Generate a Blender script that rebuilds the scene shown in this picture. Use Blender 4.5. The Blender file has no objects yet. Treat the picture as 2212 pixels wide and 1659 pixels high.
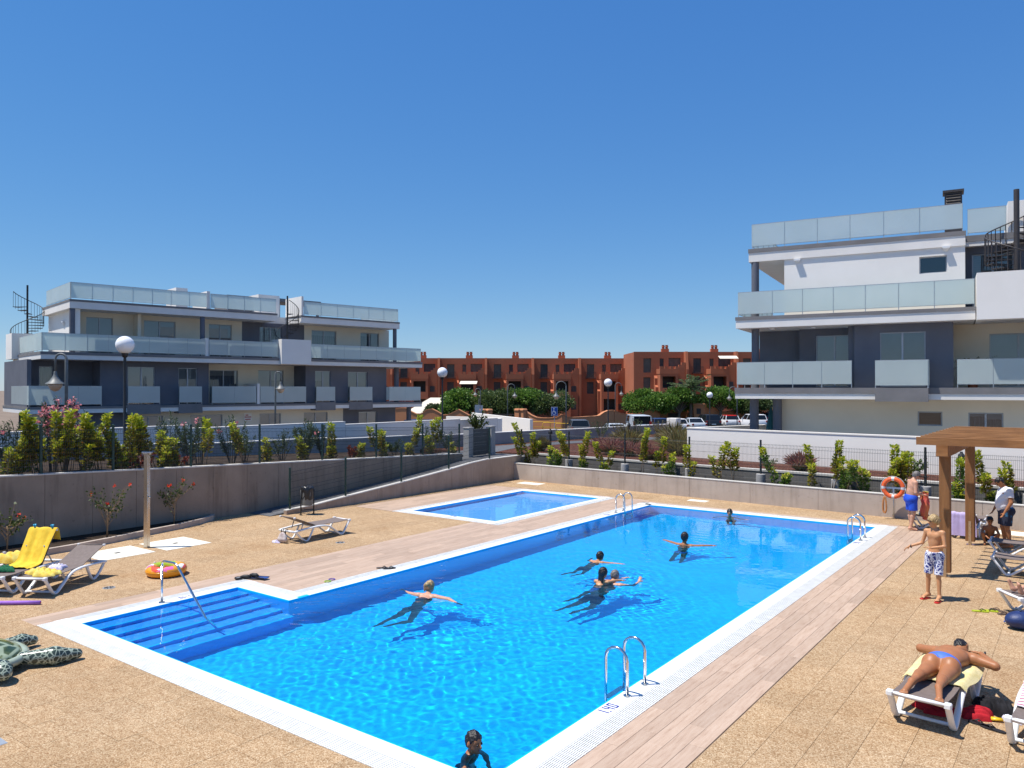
import bpy, bmesh, math, random
import numpy as np
from mathutils import Vector, Matrix
R = math.radians
random.seed(7)
sc = bpy.context.scene
C = sc.collection

# ------------------------------------------------------------------ camera, sky, sun, exposure
cam_d = bpy.data.cameras.new('camera')
cam = bpy.data.objects.new('camera', cam_d)
C.objects.link(cam)
sc.camera = cam
cam.location = (0.0, 0.0, 4.0)
cam.rotation_euler = (R(90.39), 0.0, R(36.7))
cam_d.sensor_width = 36.0
cam_d.lens = 36.0 * 1666.0 / 2212.0
cam_d.clip_start = 0.1
cam_d.clip_end = 3000.0

SUN_TO = Vector((-0.285, -0.28, 1.0)).normalized()       # direction towards the sun
world = bpy.data.worlds.new('World')
sc.world = world
world.use_nodes = True
wn = world.node_tree
sky = wn.nodes.new('ShaderNodeTexSky')
sky.sky_type = 'NISHITA'
sky.sun_disc = False
sky.sun_elevation = math.asin(SUN_TO.z)
sky.sun_rotation = math.atan2(SUN_TO.x, SUN_TO.y)
sky.altitude = 0.0
sky.air_density = 1.0
sky.dust_density = 0.0
sky.ozone_density = 8.0
SKY = 0.115
EV = 2.0**-0.3
def _wm(op, src, val):
    n = wn.nodes.new('ShaderNodeVectorMath'); n.operation = op
    wn.links.new(src, n.inputs[0]); n.inputs[1].default_value = val
    return n.outputs[0]
# one even colour grade over the whole sky: a deep, clear subtropical blue
hs = wn.nodes.new('ShaderNodeHueSaturation')
hs.inputs['Saturation'].default_value = 1.2
wn.links.new(_wm('MULTIPLY', sky.outputs[0], (SKY,)*3), hs.inputs['Color'])
sp_ = wn.nodes.new('ShaderNodeSeparateColor'); cb_ = wn.nodes.new('ShaderNodeCombineColor')
wn.links.new(hs.outputs[0], sp_.inputs[0])
for i, (p_, k_) in enumerate(((0.70, 0.645), (0.66, 0.750), (0.42, 0.850))):
    pw = wn.nodes.new('ShaderNodeMath'); pw.operation = 'POWER'; pw.inputs[1].default_value = p_
    ml = wn.nodes.new('ShaderNodeMath'); ml.operation = 'MULTIPLY'; ml.inputs[1].default_value = k_*EV/SKY
    wn.links.new(sp_.outputs[i], pw.inputs[0]); wn.links.new(pw.outputs[0], ml.inputs[0]); wn.links.new(ml.outputs[0], cb_.inputs[i])
wn.links.new(cb_.outputs[0], wn.nodes['Background'].inputs[0])
wn.nodes['Background'].inputs[1].default_value = SKY

sun_d = bpy.data.lights.new('sun', 'SUN')
sun = bpy.data.objects.new('sun', sun_d)
C.objects.link(sun)
sun.location = (-20, -20, 60)
sun_d.energy = 5.0
sun_d.angle = R(0.5)
sun_d.color = (1.0, 0.955, 0.885)
sun.rotation_euler = (-SUN_TO).to_track_quat('-Z', 'Y').to_euler()
sun_d.cycles.is_caustics_light = True

vs = sc.view_settings
vs.view_transform = 'Standard'
vs.look = 'None'
vs.exposure = 0.3
vs.gamma = 1.0
sc.cycles.use_denoising = True
sc.cycles.max_bounces = 10
sc.cycles.transparent_max_bounces = 12
sc.cycles.sample_clamp_indirect = 6.0

# ------------------------------------------------------------------ mesh helpers
class MB:
    """collects shapes; build() links them as one mesh object"""
    def __init__(s):
        s.v = []; s.f = []; s.m = []
    def add(s, verts, faces, mi=0):
        o = len(s.v)
        s.v.extend([tuple(map(float, p)) for p in verts])
        for f in faces:
            s.f.append(tuple(int(i) + o for i in f)); s.m.append(mi)
        return s
    def box(s, x0, x1, y0, y1, z0, z1, mi=0):
        v = [(x0,y0,z0),(x1,y0,z0),(x1,y1,z0),(x0,y1,z0),(x0,y0,z1),(x1,y0,z1),(x1,y1,z1),(x0,y1,z1)]
        return s.add(v, [(0,3,2,1),(4,5,6,7),(0,1,5,4),(1,2,6,5),(2,3,7,6),(3,0,4,7)], mi)
    def cbox(s, x0, x1, y0, y1, z0, z1, c=0.01, mi=0):
        """box with chamfered vertical and top edges"""
        def ring(i, z): return [(x0+i,y0+c,z),(x0+c,y0+i,z),(x1-c,y0+i,z),(x1-i,y0+c,z),(x1-i,y1-c,z),(x1-c,y1-i,z),(x0+c,y1-i,z),(x0+i,y1-c,z)]
        r0 = ring(0, z0); r1 = ring(0, z1-c); r2 = ring(c*0.7, z1)
        o = r0 + r1 + r2; f = []
        for k in range(2):
            for i in range(8):
                j = (i+1) % 8
                f.append((k*8+i, k*8+j, k*8+8+j, k*8+8+i))
        f.append(tuple(range(16, 24))); f.append(tuple(reversed(range(8))))
        return s.add(o, f, mi)
    def prism(s, poly, z0, z1, mi=0):
        """poly ccw in xy, extruded in z"""
        n = len(poly)
        v = [(p[0],p[1],z0) for p in poly] + [(p[0],p[1],z1) for p in poly]
        f = [tuple(reversed(range(n))), tuple(range(n, 2*n))]
        f += [(i,(i+1)%n,n+(i+1)%n,n+i) for i in range(n)]
        return s.add(v, f, mi)
    def slab(s, poly, axis, a, b, mi=0):
        """poly in the two other axes, extruded along axis from a to b"""
        n = len(poly)
        def P(p, t): return {'x':(t,p[0],p[1]), 'y':(p[0],t,p[1]), 'z':(p[0],p[1],t)}[axis]
        v = [P(p,a) for p in poly] + [P(p,b) for p in poly]
        f = [tuple(reversed(range(n))), tuple(range(n, 2*n))] + [(i,(i+1)%n,n+(i+1)%n,n+i) for i in range(n)]
        return s.add(v, f, mi)
    def tube(s, pts, r, n=8, cap=True, sq=None, up=None, mi=0):
        """swept tube; r scalar or list; sq=(a,b) scales the section (wide, high) with up as reference"""
        pts = [Vector(p) for p in pts]
        m = len(pts)
        rs = [r]*m if np.isscalar(r) else list(r)
        o = []
        ref = Vector(up) if up else None
        prev = None
        for i, p in enumerate(pts):
            t = (pts[min(i+1,m-1)] - pts[max(i-1,0)])
            if t.length < 1e-9: t = Vector((0,0,1))
            t.normalize()
            if ref is not None:
                a = t.cross(ref)
                if a.length < 1e-4: a = t.orthogonal()
            elif prev is None:
                a = t.orthogonal()
            else:
                a = prev - t*prev.dot(t)
                if a.length < 1e-6: a = t.orthogonal()
            a.normalize(); b = a.cross(t); prev = a
            for k in range(n):
                w = 2*math.pi*(k+0.5)/n
                ca, sa = math.cos(w), math.sin(w)
                if sq: ca *= sq[0]; sa *= sq[1]
                o.append(p + (a*ca + b*sa)*rs[i])
        f = []
        for i in range(m-1):
            for k in range(n):
                j = (k+1) % n
                f.append((i*n+k, i*n+j, (i+1)*n+j, (i+1)*n+k))
        if cap:
            f.append(tuple(reversed(range(n)))); f.append(tuple(range((m-1)*n, m*n)))
        return s.add(o, f, mi)
    def lathe(s, prof, n=16, c=(0,0,0), mi=0):
        """prof = [(r, z)] revolved around z through c"""
        o = []; f = []
        m = len(prof)
        for r, z in prof:
            for k in range(n):
                w = 2*math.pi*k/n
                o.append((c[0]+r*math.cos(w), c[1]+r*math.sin(w), c[2]+z))
        for i in range(m-1):
            for k in range(n):
                j = (k+1) % n
                f.append((i*n+k, i*n+j, (i+1)*n+j, (i+1)*n+k))
        f.append(tuple(reversed(range(n)))); f.append(tuple(range((m-1)*n, m*n)))
        return s.add(o, f, mi)
    def sphere(s, c, r, n=12, m=8, sc=(1,1,1), mi=0):
        prof = [(max(1e-4, math.sin(math.pi*i/m))*1.0, -math.cos(math.pi*i/m)) for i in range(m+1)]
        o = []; f = []
        for a, z in prof:
            for k in range(n):
                w = 2*math.pi*k/n
                o.append((c[0]+r*sc[0]*a*math.cos(w), c[1]+r*sc[1]*a*math.sin(w), c[2]+r*sc[2]*z))
        for i in range(m):
            for k in range(n):
                j = (k+1) % n
                f.append((i*n+k, i*n+j, (i+1)*n+j, (i+1)*n+k))
        return s.add(o, f, mi)
    def torus(s, c, R_, r, n=24, m=10, axis='z', sc=1.0, mi=0):
        o = []; f = []
        for i in range(n):
            a = 2*math.pi*i/n
            for k in range(m):
                b = 2*math.pi*k/m
                q = (R_ + r*math.cos(b)); p = (q*math.cos(a), q*math.sin(a), r*math.sin(b)*sc)
                if axis == 'y': p = (p[0], p[2], p[1])
                if axis == 'x': p = (p[2], p[0], p[1])
                o.append((c[0]+p[0], c[1]+p[1], c[2]+p[2]))
        for i in range(n):
            for k in range(m):
                f.append((i*m+k, ((i+1)%n)*m+k, ((i+1)%n)*m+(k+1)%m, i*m+(k+1)%m))
        return s.add(o, f, mi)
    def grid(s, P, mi=0, closed=False):
        """P[i][j] array of points"""
        P = np.asarray(P, float); a, b = P.shape[:2]
        idx = np.arange(a*b).reshape(a, b)
        f = np.stack([idx[:-1,:-1], idx[1:,:-1], idx[1:,1:], idx[:-1,1:]], -1).reshape(-1, 4)
        return s.add(P.reshape(-1, 3).tolist(), f.tolist(), mi)
    def sheet(s, P, t=0.006, mi=0):
        """a sheet with thickness t"""
        P = np.asarray(P, float)
        du = np.gradient(P, axis=0); dv = np.gradient(P, axis=1)
        nrm = np.cross(du, dv); nrm /= (np.linalg.norm(nrm, axis=-1, keepdims=True) + 1e-9)
        s.grid(P + nrm*t*0.5, mi); s.grid((P - nrm*t*0.5)[::-1], mi)
        A = P + nrm*t*0.5; B = P - nrm*t*0.5
        for sl in ((0, slice(None)), (-1, slice(None)), (slice(None), 0), (slice(None), -1)):
            s.grid(np.stack([A[sl], B[sl]], 0), mi)
        return s
    def mesh(s, name, mats, smooth=False):
        me = bpy.data.meshes.new(name)
        me.from_pydata(s.v, [], s.f)
        if not isinstance(mats, (list, tuple)): mats = [mats]
        for m in mats: me.materials.append(m)
        if len(mats) > 1:
            me.polygons.foreach_set('material_index', s.m)
        if smooth:
            me.shade_smooth()
            if smooth != True:
                try: me.set_sharp_from_angle(angle=R(smooth))
                except Exception: pass
        me.update()
        return me
    def build(s, name, mats, parent=None, smooth=False):
        return link(name, s.mesh(name, mats, smooth), parent)

def link(name, me, parent=None, loc=None, rz=0.0):
    o = bpy.data.objects.new(name, me)
    C.objects.link(o)
    if parent is not None: o.parent = parent
    if loc is not None: o.location = loc
    if rz: o.rotation_euler = (0, 0, rz)
    return o

def tag(o, label=None, cat=None, group=None, kind=None):
    if label: o['label'] = label
    if cat: o['category'] = cat
    if group: o['group'] = group
    if kind: o['kind'] = kind
    return o

def thing(name, label, cat, loc=(0,0,0), rz=0.0, group=None):
    o = link(name, None, None, loc, rz)
    o.empty_display_size = 0.2
    return tag(o, label, cat, group)

def struct(name, mb, mats, parent=None, smooth=False):
    return tag(mb.build(name, mats, parent, smooth), kind='structure')

def copy_tree(o, parent=None):
    c = o.copy(); C.objects.link(c); c.parent = parent
    for ch in o.children: copy_tree(ch, c)
    return c

def dup(o, loc, rz=None, label=None, group=None, scale=None):
    c = copy_tree(o)
    c.location = loc
    if rz is not None: c.rotation_euler = (0, 0, rz)
    if scale: c.scale = (scale,)*3 if np.isscalar(scale) else scale
    if label: c['label'] = label
    if group: c['group'] = group
    return c

def arc(c, r, a0, a1, n, plane='xz'):
    out = []
    for i in range(n+1):
        w = R(a0 + (a1-a0)*i/n)
        p, q = r*math.cos(w), r*math.sin(w)
        out.append({'xz': (c[0]+p, c[1], c[2]+q), 'yz': (c[0], c[1]+p, c[2]+q), 'xy': (c[0]+p, c[1]+q, c[2])}[plane])
    return out

def spline(pts, n=6):
    """Catmull-Rom through pts"""
    P = [Vector(p) for p in pts]; out = []
    for i in range(len(P)-1):
        p0 = P[max(i-1,0)]; p1 = P[i]; p2 = P[i+1]; p3 = P[min(i+2,len(P)-1)]
        for k in range(n):
            t = k/n
            out.append(0.5*((2*p1) + (p2-p0)*t + (2*p0-5*p1+4*p2-p3)*t*t + (3*p1-p0-3*p2+p3)*t*t*t))
    out.append(P[-1])
    return out

# ------------------------------------------------------------------ implicit surfaces (bodies, inflatables)
def _cap(P, a, b, ra, rb):
    a = np.array(a, np.float32); b = np.array(b, np.float32)
    ab = b - a; L = float(ab @ ab) + 1e-9
    t = np.clip(((P - a) @ ab)/L, 0, 1)
    d = np.linalg.norm(P - a - t[..., None]*ab, axis=-1)
    return d - (ra + (rb-ra)*t)
def _ell(P, c, M, r):
    q = (P - np.array(c, np.float32)) @ np.array(M, np.float32).T
    r = np.array(r, np.float32)
    k0 = np.linalg.norm(q/r, axis=-1); k1 = np.linalg.norm(q/(r*r), axis=-1)
    return k0*(k0-1.0)/np.maximum(k1, 1e-6)
I3 = ((1,0,0),(0,1,0),(0,0,1))

class SDF:
    def __init__(s): s.p = []
    def cap(s, a, b, ra, rb=None, k=0.02, cut=False):
        rb = ra if rb is None else rb
        a = np.array(a, float); b = np.array(b, float)
        lo = np.minimum(a-ra, b-rb); hi = np.maximum(a+ra, b+rb)
        s.p.append((lambda P: _cap(P, a, b, ra, rb), lo, hi, k, cut)); return s
    def ell(s, c, r, M=I3, k=0.02, cut=False):
        c = np.array(c, float); m = max(r)
        s.p.append((lambda P: _ell(P, c, M, r), c-m, c+m, k, cut)); return s
    def tor(s, c, R_, r, k=0.02):
        c = np.array(c, float)
        def fn(P):
            q = P - c.astype(np.float32)
            return np.hypot(np.hypot(q[...,0], q[...,1]) - R_, q[...,2]) - r
        s.p.append((fn, c-R_-r, c+R_+r, k, False)); return s
    def mesh(s, h=0.012, post=None, pad=0.03):
        add = [p for p in s.p if not p[4]]
        lo = np.min([p[1] for p in add], 0) - pad; hi = np.max([p[2] for p in add], 0) + pad
        n = np.ceil((hi-lo)/h).astype(int) + 1
        ax = [lo[i] + h*np.arange(n[i]) for i in range(3)]
        V = np.full(n, 1.0, np.float32)
        for fn, l, u, k, cut in s.p:
            mg = k*1.5 + 3*h
            i0 = np.clip(np.floor((l-mg-lo)/h).astype(int), 0, n-1); i1 = np.clip(np.ceil((u+mg-lo)/h).astype(int)+1, 1, n)
            if np.any(i1 <= i0): continue
            sl = tuple(slice(i0[i], i1[i]) for i in range(3))
            P = np.stack(np.meshgrid(*[ax[i][sl[i]] for i in range(3)], indexing='ij'), -1).astype(np.float32)
            d = fn(P); v = V[sl]
            if cut: d = -d
            hh = np.maximum(k - np.abs(v-d), 0)/max(k, 1e-6)
            if cut: V[sl] = np.maximum(v, d) + hh*hh*k*0.25
            else: V[sl] = np.minimum(v, d) - hh*hh*k*0.25
        if post is not None:
            P = np.stack(np.meshgrid(*ax, indexing='ij'), -1)
            V = post(P, V)
        return surface_nets(V, lo, h)

def surface_nets(V, lo, h):
    nx, ny, nz = V.shape
    ins = V < 0
    S = np.zeros((nx-1,ny-1,nz-1), np.int8)
    for a in (0,1):
        for b in (0,1):
            for c in (0,1):
                S += ins[a:nx-1+a, b:ny-1+b, c:nz-1+c]
    cell = (S > 0) & (S < 8)
    idx = np.argwhere(cell)
    acc = np.zeros((len(idx),3)); cnt = np.zeros(len(idx))
    I, J, K = idx.T
    cor = [(a,b,c) for a in (0,1) for b in (0,1) for c in (0,1)]
    for p in cor:
        for ax in range(3):
            if p[ax] == 1: continue
            q = list(p); q[ax] = 1
            v0 = V[I+p[0], J+p[1], K+p[2]]; v1 = V[I+q[0], J+q[1], K+q[2]]
            m = (v0 < 0) != (v1 < 0)
            t = np.where(m, v0/np.where(v0-v1 == 0, 1, v0-v1), 0)
            pt = np.array(p, float)[None, :].repeat(len(idx), 0); pt[:, ax] += t
            acc += pt*m[:, None]; cnt += m
    pos = lo + (idx + acc/np.maximum(cnt, 1)[:, None])*h
    num = np.full(cell.shape, -1, np.int64); num[cell] = np.arange(len(idx))
    F = []
    for ax in range(3):
        b, c = [(1,2),(2,0),(0,1)][ax]
        sl0 = [slice(None)]*3; sl1 = [slice(None)]*3
        sl0[ax] = slice(0,-1); sl1[ax] = slice(1,None)
        ch = ins[tuple(sl0)] != ins[tuple(sl1)]
        e = np.argwhere(ch)
        e = e[(e[:,b] > 0) & (e[:,c] > 0) & (e[:,b] < V.shape[b]-1) & (e[:,c] < V.shape[c]-1)]
        if len(e) == 0: continue
        q = []
        for db, dc in ((-1,-1),(0,-1),(0,0),(-1,0)):
            z = e.copy(); z[:,b] += db; z[:,c] += dc
            q.append(num[z[:,0], z[:,1], z[:,2]])
        q = np.stack(q, 1)
        flip = ~ins[e[:,0], e[:,1], e[:,2]]
        q[flip] = q[flip][:, ::-1]
        F.append(q)
    F = np.concatenate(F)
    return pos, F

def mesh_np(name, v, f, mat, smooth=True):
    me = bpy.data.meshes.new(name)
    me.from_pydata(v.tolist(), [], f.tolist())
    for m in (mat if isinstance(mat, (list, tuple)) else [mat]): me.materials.append(m)
    if smooth: me.shade_smooth()
    me.update()
    return me
# ------------------------------------------------------------------ materials
def _new(name):
    m = bpy.data.materials.new(name); m.use_nodes = True
    nt = m.node_tree
    return m, nt, nt.nodes['Principled BSDF']
def nd(nt, t, **kw):
    n = nt.nodes.new(t)
    for k, v in kw.items():
        if k in n.inputs: n.inputs[k].default_value = v
        else: setattr(n, k, v)
    return n
def pos(nt, scale=(1,1,1), obj=False):
    if obj: src = nd(nt, 'ShaderNodeTexCoord').outputs['Object']
    else: src = nd(nt, 'ShaderNodeNewGeometry').outputs['Position']
    mp = nd(nt, 'ShaderNodeMapping'); mp.inputs['Scale'].default_value = scale
    nt.links.new(src, mp.inputs['Vector'])
    return mp.outputs[0]
def noise(nt, vec, scale, detail=3.0, rough=0.55):
    n = nd(nt, 'ShaderNodeTexNoise'); n.inputs['Scale'].default_value = scale
    n.inputs['Detail'].default_value = detail; n.inputs['Roughness'].default_value = rough
    nt.links.new(vec, n.inputs['Vector']); return n.outputs['Fac']
def ramp(nt, fac, stops):
    r = nd(nt, 'ShaderNodeValToRGB'); e = r.color_ramp.elements
    while len(e) < len(stops): e.new(0.5)
    for i, (p, c) in enumerate(stops):
        e[i].position = p; e[i].color = (*c, 1) if len(c) == 3 else c
    nt.links.new(fac, r.inputs[0]); return r.outputs[0]
def mixc(nt, fac, a, b, mode='MIX'):
    n = nd(nt, 'ShaderNodeMix'); n.data_type = 'RGBA'; n.blend_type = mode
    for v, i in ((fac, 0), (a, 6), (b, 7)):
        if isinstance(v, (int, float)): n.inputs[i].default_value = v
        elif isinstance(v, tuple): n.inputs[i].default_value = (*v, 1) if len(v) == 3 else v
        else: nt.links.new(v, n.inputs[i])
    return n.outputs[2]
def math_(nt, op, a, b=None):
    n = nd(nt, 'ShaderNodeMath'); n.operation = op
    for i, v in enumerate((a, b)):
        if v is None: continue
        if isinstance(v, (int, float)): n.inputs[i].default_value = v
        else: nt.links.new(v, n.inputs[i])
    return n.outputs[0]
def island(nt):
    a = math_(nt, 'ADD', nd(nt, 'ShaderNodeNewGeometry').outputs['Random Per Island'], nd(nt, 'ShaderNodeObjectInfo').outputs['Random'])
    return math_(nt, 'FRACT', a)
def bump(nt, b, h, strength=0.3, dist=0.01):
    n = nd(nt, 'ShaderNodeBump'); n.inputs['Strength'].default_value = strength; n.inputs['Distance'].default_value = dist
    nt.links.new(h, n.inputs['Height']); nt.links.new(n.outputs[0], b.inputs['Normal'])

def surf(name, c1, c2=None, scale=2.0, rough=0.6, bmp=0.0, bscale=60.0, spec=0.5, metallic=0.0, rnd=0.0, stretch=(1,1,1), lo=0.35, hi=0.65, obj=False, bdist=0.01):
    m, nt, b = _new(name)
    b.inputs['Roughness'].default_value = rough; b.inputs['Metallic'].default_value = metallic
    b.inputs['Specular IOR Level'].default_value = spec
    c2 = c2 or tuple(x*0.88 for x in c1)
    v = pos(nt, stretch, obj)
    col = ramp(nt, noise(nt, v, scale, 4.0), [(lo, c2), (hi, c1)])
    if rnd:
        k = math_(nt, 'ADD', math_(nt, 'MULTIPLY', island(nt), rnd), 1.0 - rnd/2)
        mm = nd(nt, 'ShaderNodeVectorMath', operation='SCALE'); nt.links.new(col, mm.inputs[0]); nt.links.new(k, mm.inputs['Scale']); col = mm.outputs[0]
    nt.links.new(col, b.inputs['Base Color'])
    if bmp: bump(nt, b, noise(nt, v, bscale, 3.0), bmp, bdist)
    return m

M = {}
# paving
def pebble():
    m, nt, b = _new('pebble_tile'); b.inputs['Roughness'].default_value = 0.85; b.inputs['Specular IOR Level'].default_value = 0.2
    v = pos(nt)
    vo = nd(nt, 'ShaderNodeTexVoronoi'); vo.inputs['Scale'].default_value = 75.0; nt.links.new(v, vo.inputs['Vector'])
    sep = nd(nt, 'ShaderNodeSeparateColor'); nt.links.new(vo.outputs['Color'], sep.inputs[0])
    col = ramp(nt, sep.outputs[0], [(0.0, (0.31,0.19,0.098)), (0.35, (0.43,0.29,0.165)), (0.7, (0.51,0.37,0.225)), (1.0, (0.60,0.475,0.32))])
    gap = ramp(nt, vo.outputs['Distance'], [(0.45, (1,1,1)), (0.75, (0.72,0.66,0.60))])
    col = mixc(nt, 1.0, col, gap, 'MULTIPLY')
    big = ramp(nt, noise(nt, v, 0.45, 4.0), [(0.30, (0.86,0.79,0.71)), (0.42, (0.97,0.95,0.92)), (0.62, (1.02,1.02,1.02))])
    col = mixc(nt, 1.0, col, big, 'MULTIPLY')
    mid = ramp(nt, noise(nt, v, 7.0, 3.0), [(0.3, (0.88,0.86,0.83)), (0.7, (1.06,1.06,1.06))])
    col = mixc(nt, 1.0, col, mid, 'MULTIPLY')
    k = nd(nt, 'ShaderNodeMapRange'); k.inputs[3].default_value = 0.92; k.inputs[4].default_value = 1.05; nt.links.new(island(nt), k.inputs[0])
    mm = nd(nt, 'ShaderNodeVectorMath', operation='SCALE'); nt.links.new(col, mm.inputs[0]); nt.links.new(k.outputs[0], mm.inputs['Scale'])
    nt.links.new(mm.outputs[0], b.inputs['Base Color'])
    bump(nt, b, vo.outputs['Distance'], 0.6, 0.004)
    b.inputs['Normal'].links[0].from_node.invert = True
    return m
M['pebble'] = pebble()
def plankm():
    m, nt, b = _new('plank_tile'); b.inputs['Roughness'].default_value = 0.55; b.inputs['Specular IOR Level'].default_value = 0.3
    isl = island(nt)
    cmb = nd(nt, 'ShaderNodeCombineXYZ'); nt.links.new(math_(nt, 'MULTIPLY', isl, 37.0), cmb.inputs[2])
    va = nd(nt, 'ShaderNodeVectorMath', operation='ADD'); nt.links.new(pos(nt), va.inputs[0]); nt.links.new(cmb.outputs[0], va.inputs[1])
    mp = nd(nt, 'ShaderNodeMapping'); mp.inputs['Scale'].default_value = (26, 2.6, 1); nt.links.new(va.outputs[0], mp.inputs[0])
    n1 = noise(nt, mp.outputs[0], 1.0, 6.0, 0.65)
    col = ramp(nt, n1, [(0.25, (0.33,0.215,0.145)), (0.45, (0.455,0.325,0.235)), (0.62, (0.495,0.365,0.27)), (0.85, (0.55,0.43,0.335))])
    k = nd(nt, 'ShaderNodeMapRange'); k.inputs[3].default_value = 0.86; k.inputs[4].default_value = 1.07; nt.links.new(isl, k.inputs[0])
    mm = nd(nt, 'ShaderNodeVectorMath', operation='SCALE'); nt.links.new(col, mm.inputs[0]); nt.links.new(k.outputs[0], mm.inputs['Scale'])
    nt.links.new(mm.outputs[0], b.inputs['Base Color'])
    bump(nt, b, n1, 0.25, 0.004)
    return m
M['plank'] = plankm()
M['grout'] = surf('grout', (0.37,0.265,0.17), (0.30,0.21,0.13), 8, 0.9)
M['coping'] = surf('white_coping', (0.83,0.83,0.81), (0.74,0.74,0.71), 9, 0.45, 0.15, 90)
M['grating'] = surf('white_grating', (0.80,0.80,0.77), (0.70,0.70,0.66), 6, 0.5)
M['channel'] = surf('channel', (0.26,0.26,0.25), (0.20,0.20,0.19), 6, 0.8)
M['whitepan'] = surf('shower_pan', (0.80,0.78,0.68), (0.72,0.69,0.58), 3, 0.6)
def mosaic():
    m, nt, b = _new('pool_mosaic'); b.inputs['Roughness'].default_value = 0.3
    v = pos(nt)
    br = nd(nt, 'ShaderNodeTexBrick'); br.offset = 0.0; br.inputs['Scale'].default_value = 10.0
    br.inputs['Mortar Size'].default_value = 0.03; br.inputs['Brick Width'].default_value = 0.5; br.inputs['Row Height'].default_value = 0.5
    br.inputs['Color1'].default_value = (0.0,0.485,0.90,1); br.inputs['Color2'].default_value = (0.0,0.45,0.87,1); br.inputs['Mortar'].default_value = (0.0,0.51,0.90,1)
    nt.links.new(v, br.inputs['Vector'])
    n = ramp(nt, noise(nt, v, 0.9, 3.0), [(0.3, (0.9,0.9,0.92)), (0.7, (1.08,1.08,1.05))])
    nt.links.new(mixc(nt, 1.0, br.outputs['Color'], n, 'MULTIPLY'), b.inputs['Base Color'])
    return m
M['mosaic'] = mosaic()
M['step_tile'] = surf('step_tile', (0.03,0.36,0.88), (0.025,0.31,0.82), 14, 0.4, 0.3, 60)
M['kidtile'] = surf('children_pool_tile', (0.20,0.55,0.93), (0.18,0.51,0.90), 5, 0.4)
def waterm():
    m, nt, b = _new('pool_water')
    b.inputs['Base Color'].default_value = (0.86,0.98,1.0,1)
    b.inputs['Transmission Weight'].default_value = 1.0; b.inputs['Roughness'].default_value = 0.0; b.inputs['IOR'].default_value = 1.33
    return m
M['water'] = waterm()

# concrete and walls
def concrete(name, c1, c2, streak=0.5):
    m, nt, b = _new(name); b.inputs['Roughness'].default_value = 0.85; b.inputs['Specular IOR Level'].default_value = 0.2
    v = pos(nt)
    col = ramp(nt, noise(nt, v, 1.3, 5.0, 0.6), [(0.3, c2), (0.7, c1)])
    st = ramp(nt, noise(nt, pos(nt, (1.6,1.6,0.16)), 1.6, 5.0, 0.7), [(0.33, (0.70,0.68,0.66)), (0.5, (1,1,1))])
    col = mixc(nt, streak, col, st, 'MULTIPLY')
    sp = ramp(nt, noise(nt, v, 9.0, 2.0, 0.5), [(0.27, (0.72,0.69,0.66)), (0.33, (1,1,1))])
    col = mixc(nt, 0.6, col, sp, 'MULTIPLY')
    nt.links.new(col, b.inputs['Base Color'])
    bump(nt, b, noise(nt, v, 28.0, 4.0), 0.25, 0.01)
    return m
M['concrete'] = concrete('concrete', (0.50,0.42,0.355), (0.41,0.34,0.285), 0.6)
M['concrete_dark'] = concrete('shade_darkened_concrete', (0.325,0.258,0.203), (0.25,0.198,0.157), 0.8)  # brown concrete, its colour darkened further to deepen the retaining wall's shade
M['concrete_ramp'] = concrete('ramp_concrete', (0.42,0.325,0.255), (0.34,0.26,0.205), 0.7)  # colour darkened as well, for the shaded side of the ramp wall
M['concrete_cap'] = concrete('concrete_cap', (0.62,0.60,0.56), (0.52,0.50,0.46), 0.2)
M['concrete_grey'] = concrete('concrete_grey', (0.40,0.385,0.37), (0.33,0.32,0.31), 0.4)
M['darkblock'] = concrete('dark_block', (0.20,0.19,0.185), (0.15,0.145,0.14), 0.5)
M['plaster_white'] = surf('white_plaster', (0.88,0.84,0.775), (0.84,0.80,0.735), 0.8, 0.8, 0.1, 120, 0.2, bdist=0.004)
M['plaster_cream'] = surf('cream_plaster', (0.80,0.72,0.57), (0.75,0.67,0.525), 0.7, 0.8, 0.1, 120, 0.2, bdist=0.004)
M['plaster_blue'] = surf('slate_blue_plaster', (0.155,0.16,0.185), (0.132,0.137,0.16), 0.8, 0.8, 0.1, 120, 0.2, bdist=0.004)
M['stone_grey'] = surf('grey_stone_trim', (0.215,0.203,0.20), (0.175,0.166,0.163), 1.2, 0.75)
M['slab_white'] = surf('slab_edge_white', (0.84,0.80,0.74), (0.78,0.74,0.68), 0.9, 0.8)
M['soil'] = surf('dark_soil', (0.06,0.042,0.03), (0.035,0.025,0.018), 6, 0.95, 0.8, 40, 0.1)
def gravelm():
    m, nt, b = _new('red_gravel'); b.inputs['Roughness'].default_value = 0.95; b.inputs['Specular IOR Level'].default_value = 0.1
    v = pos(nt); vo = nd(nt, 'ShaderNodeTexVoronoi'); vo.inputs['Scale'].default_value = 30; nt.links.new(v, vo.inputs['Vector'])
    sep = nd(nt, 'ShaderNodeSeparateColor'); nt.links.new(vo.outputs['Color'], sep.inputs[0])
    nt.links.new(ramp(nt, sep.outputs[1], [(0, (0.035,0.014,0.01)), (0.5, (0.105,0.043,0.03)), (1, (0.17,0.08,0.06))]), b.inputs['Base Color'])
    bump(nt, b, vo.outputs['Distance'], 0.8, 0.02)
    return m
M['gravel'] = gravelm()
M['paver'] = surf('grey_paver', (0.125,0.127,0.135), (0.095,0.097,0.104), 5, 0.8, 0.3, 40, 0.3, rnd=0.3)
M['asphalt'] = surf('asphalt', (0.07,0.068,0.066), (0.05,0.049,0.048), 3, 0.9, 0.3, 60)
M['earth'] = surf('dry_earth', (0.23,0.17,0.12), (0.16,0.115,0.08), 0.3, 0.95)
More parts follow.
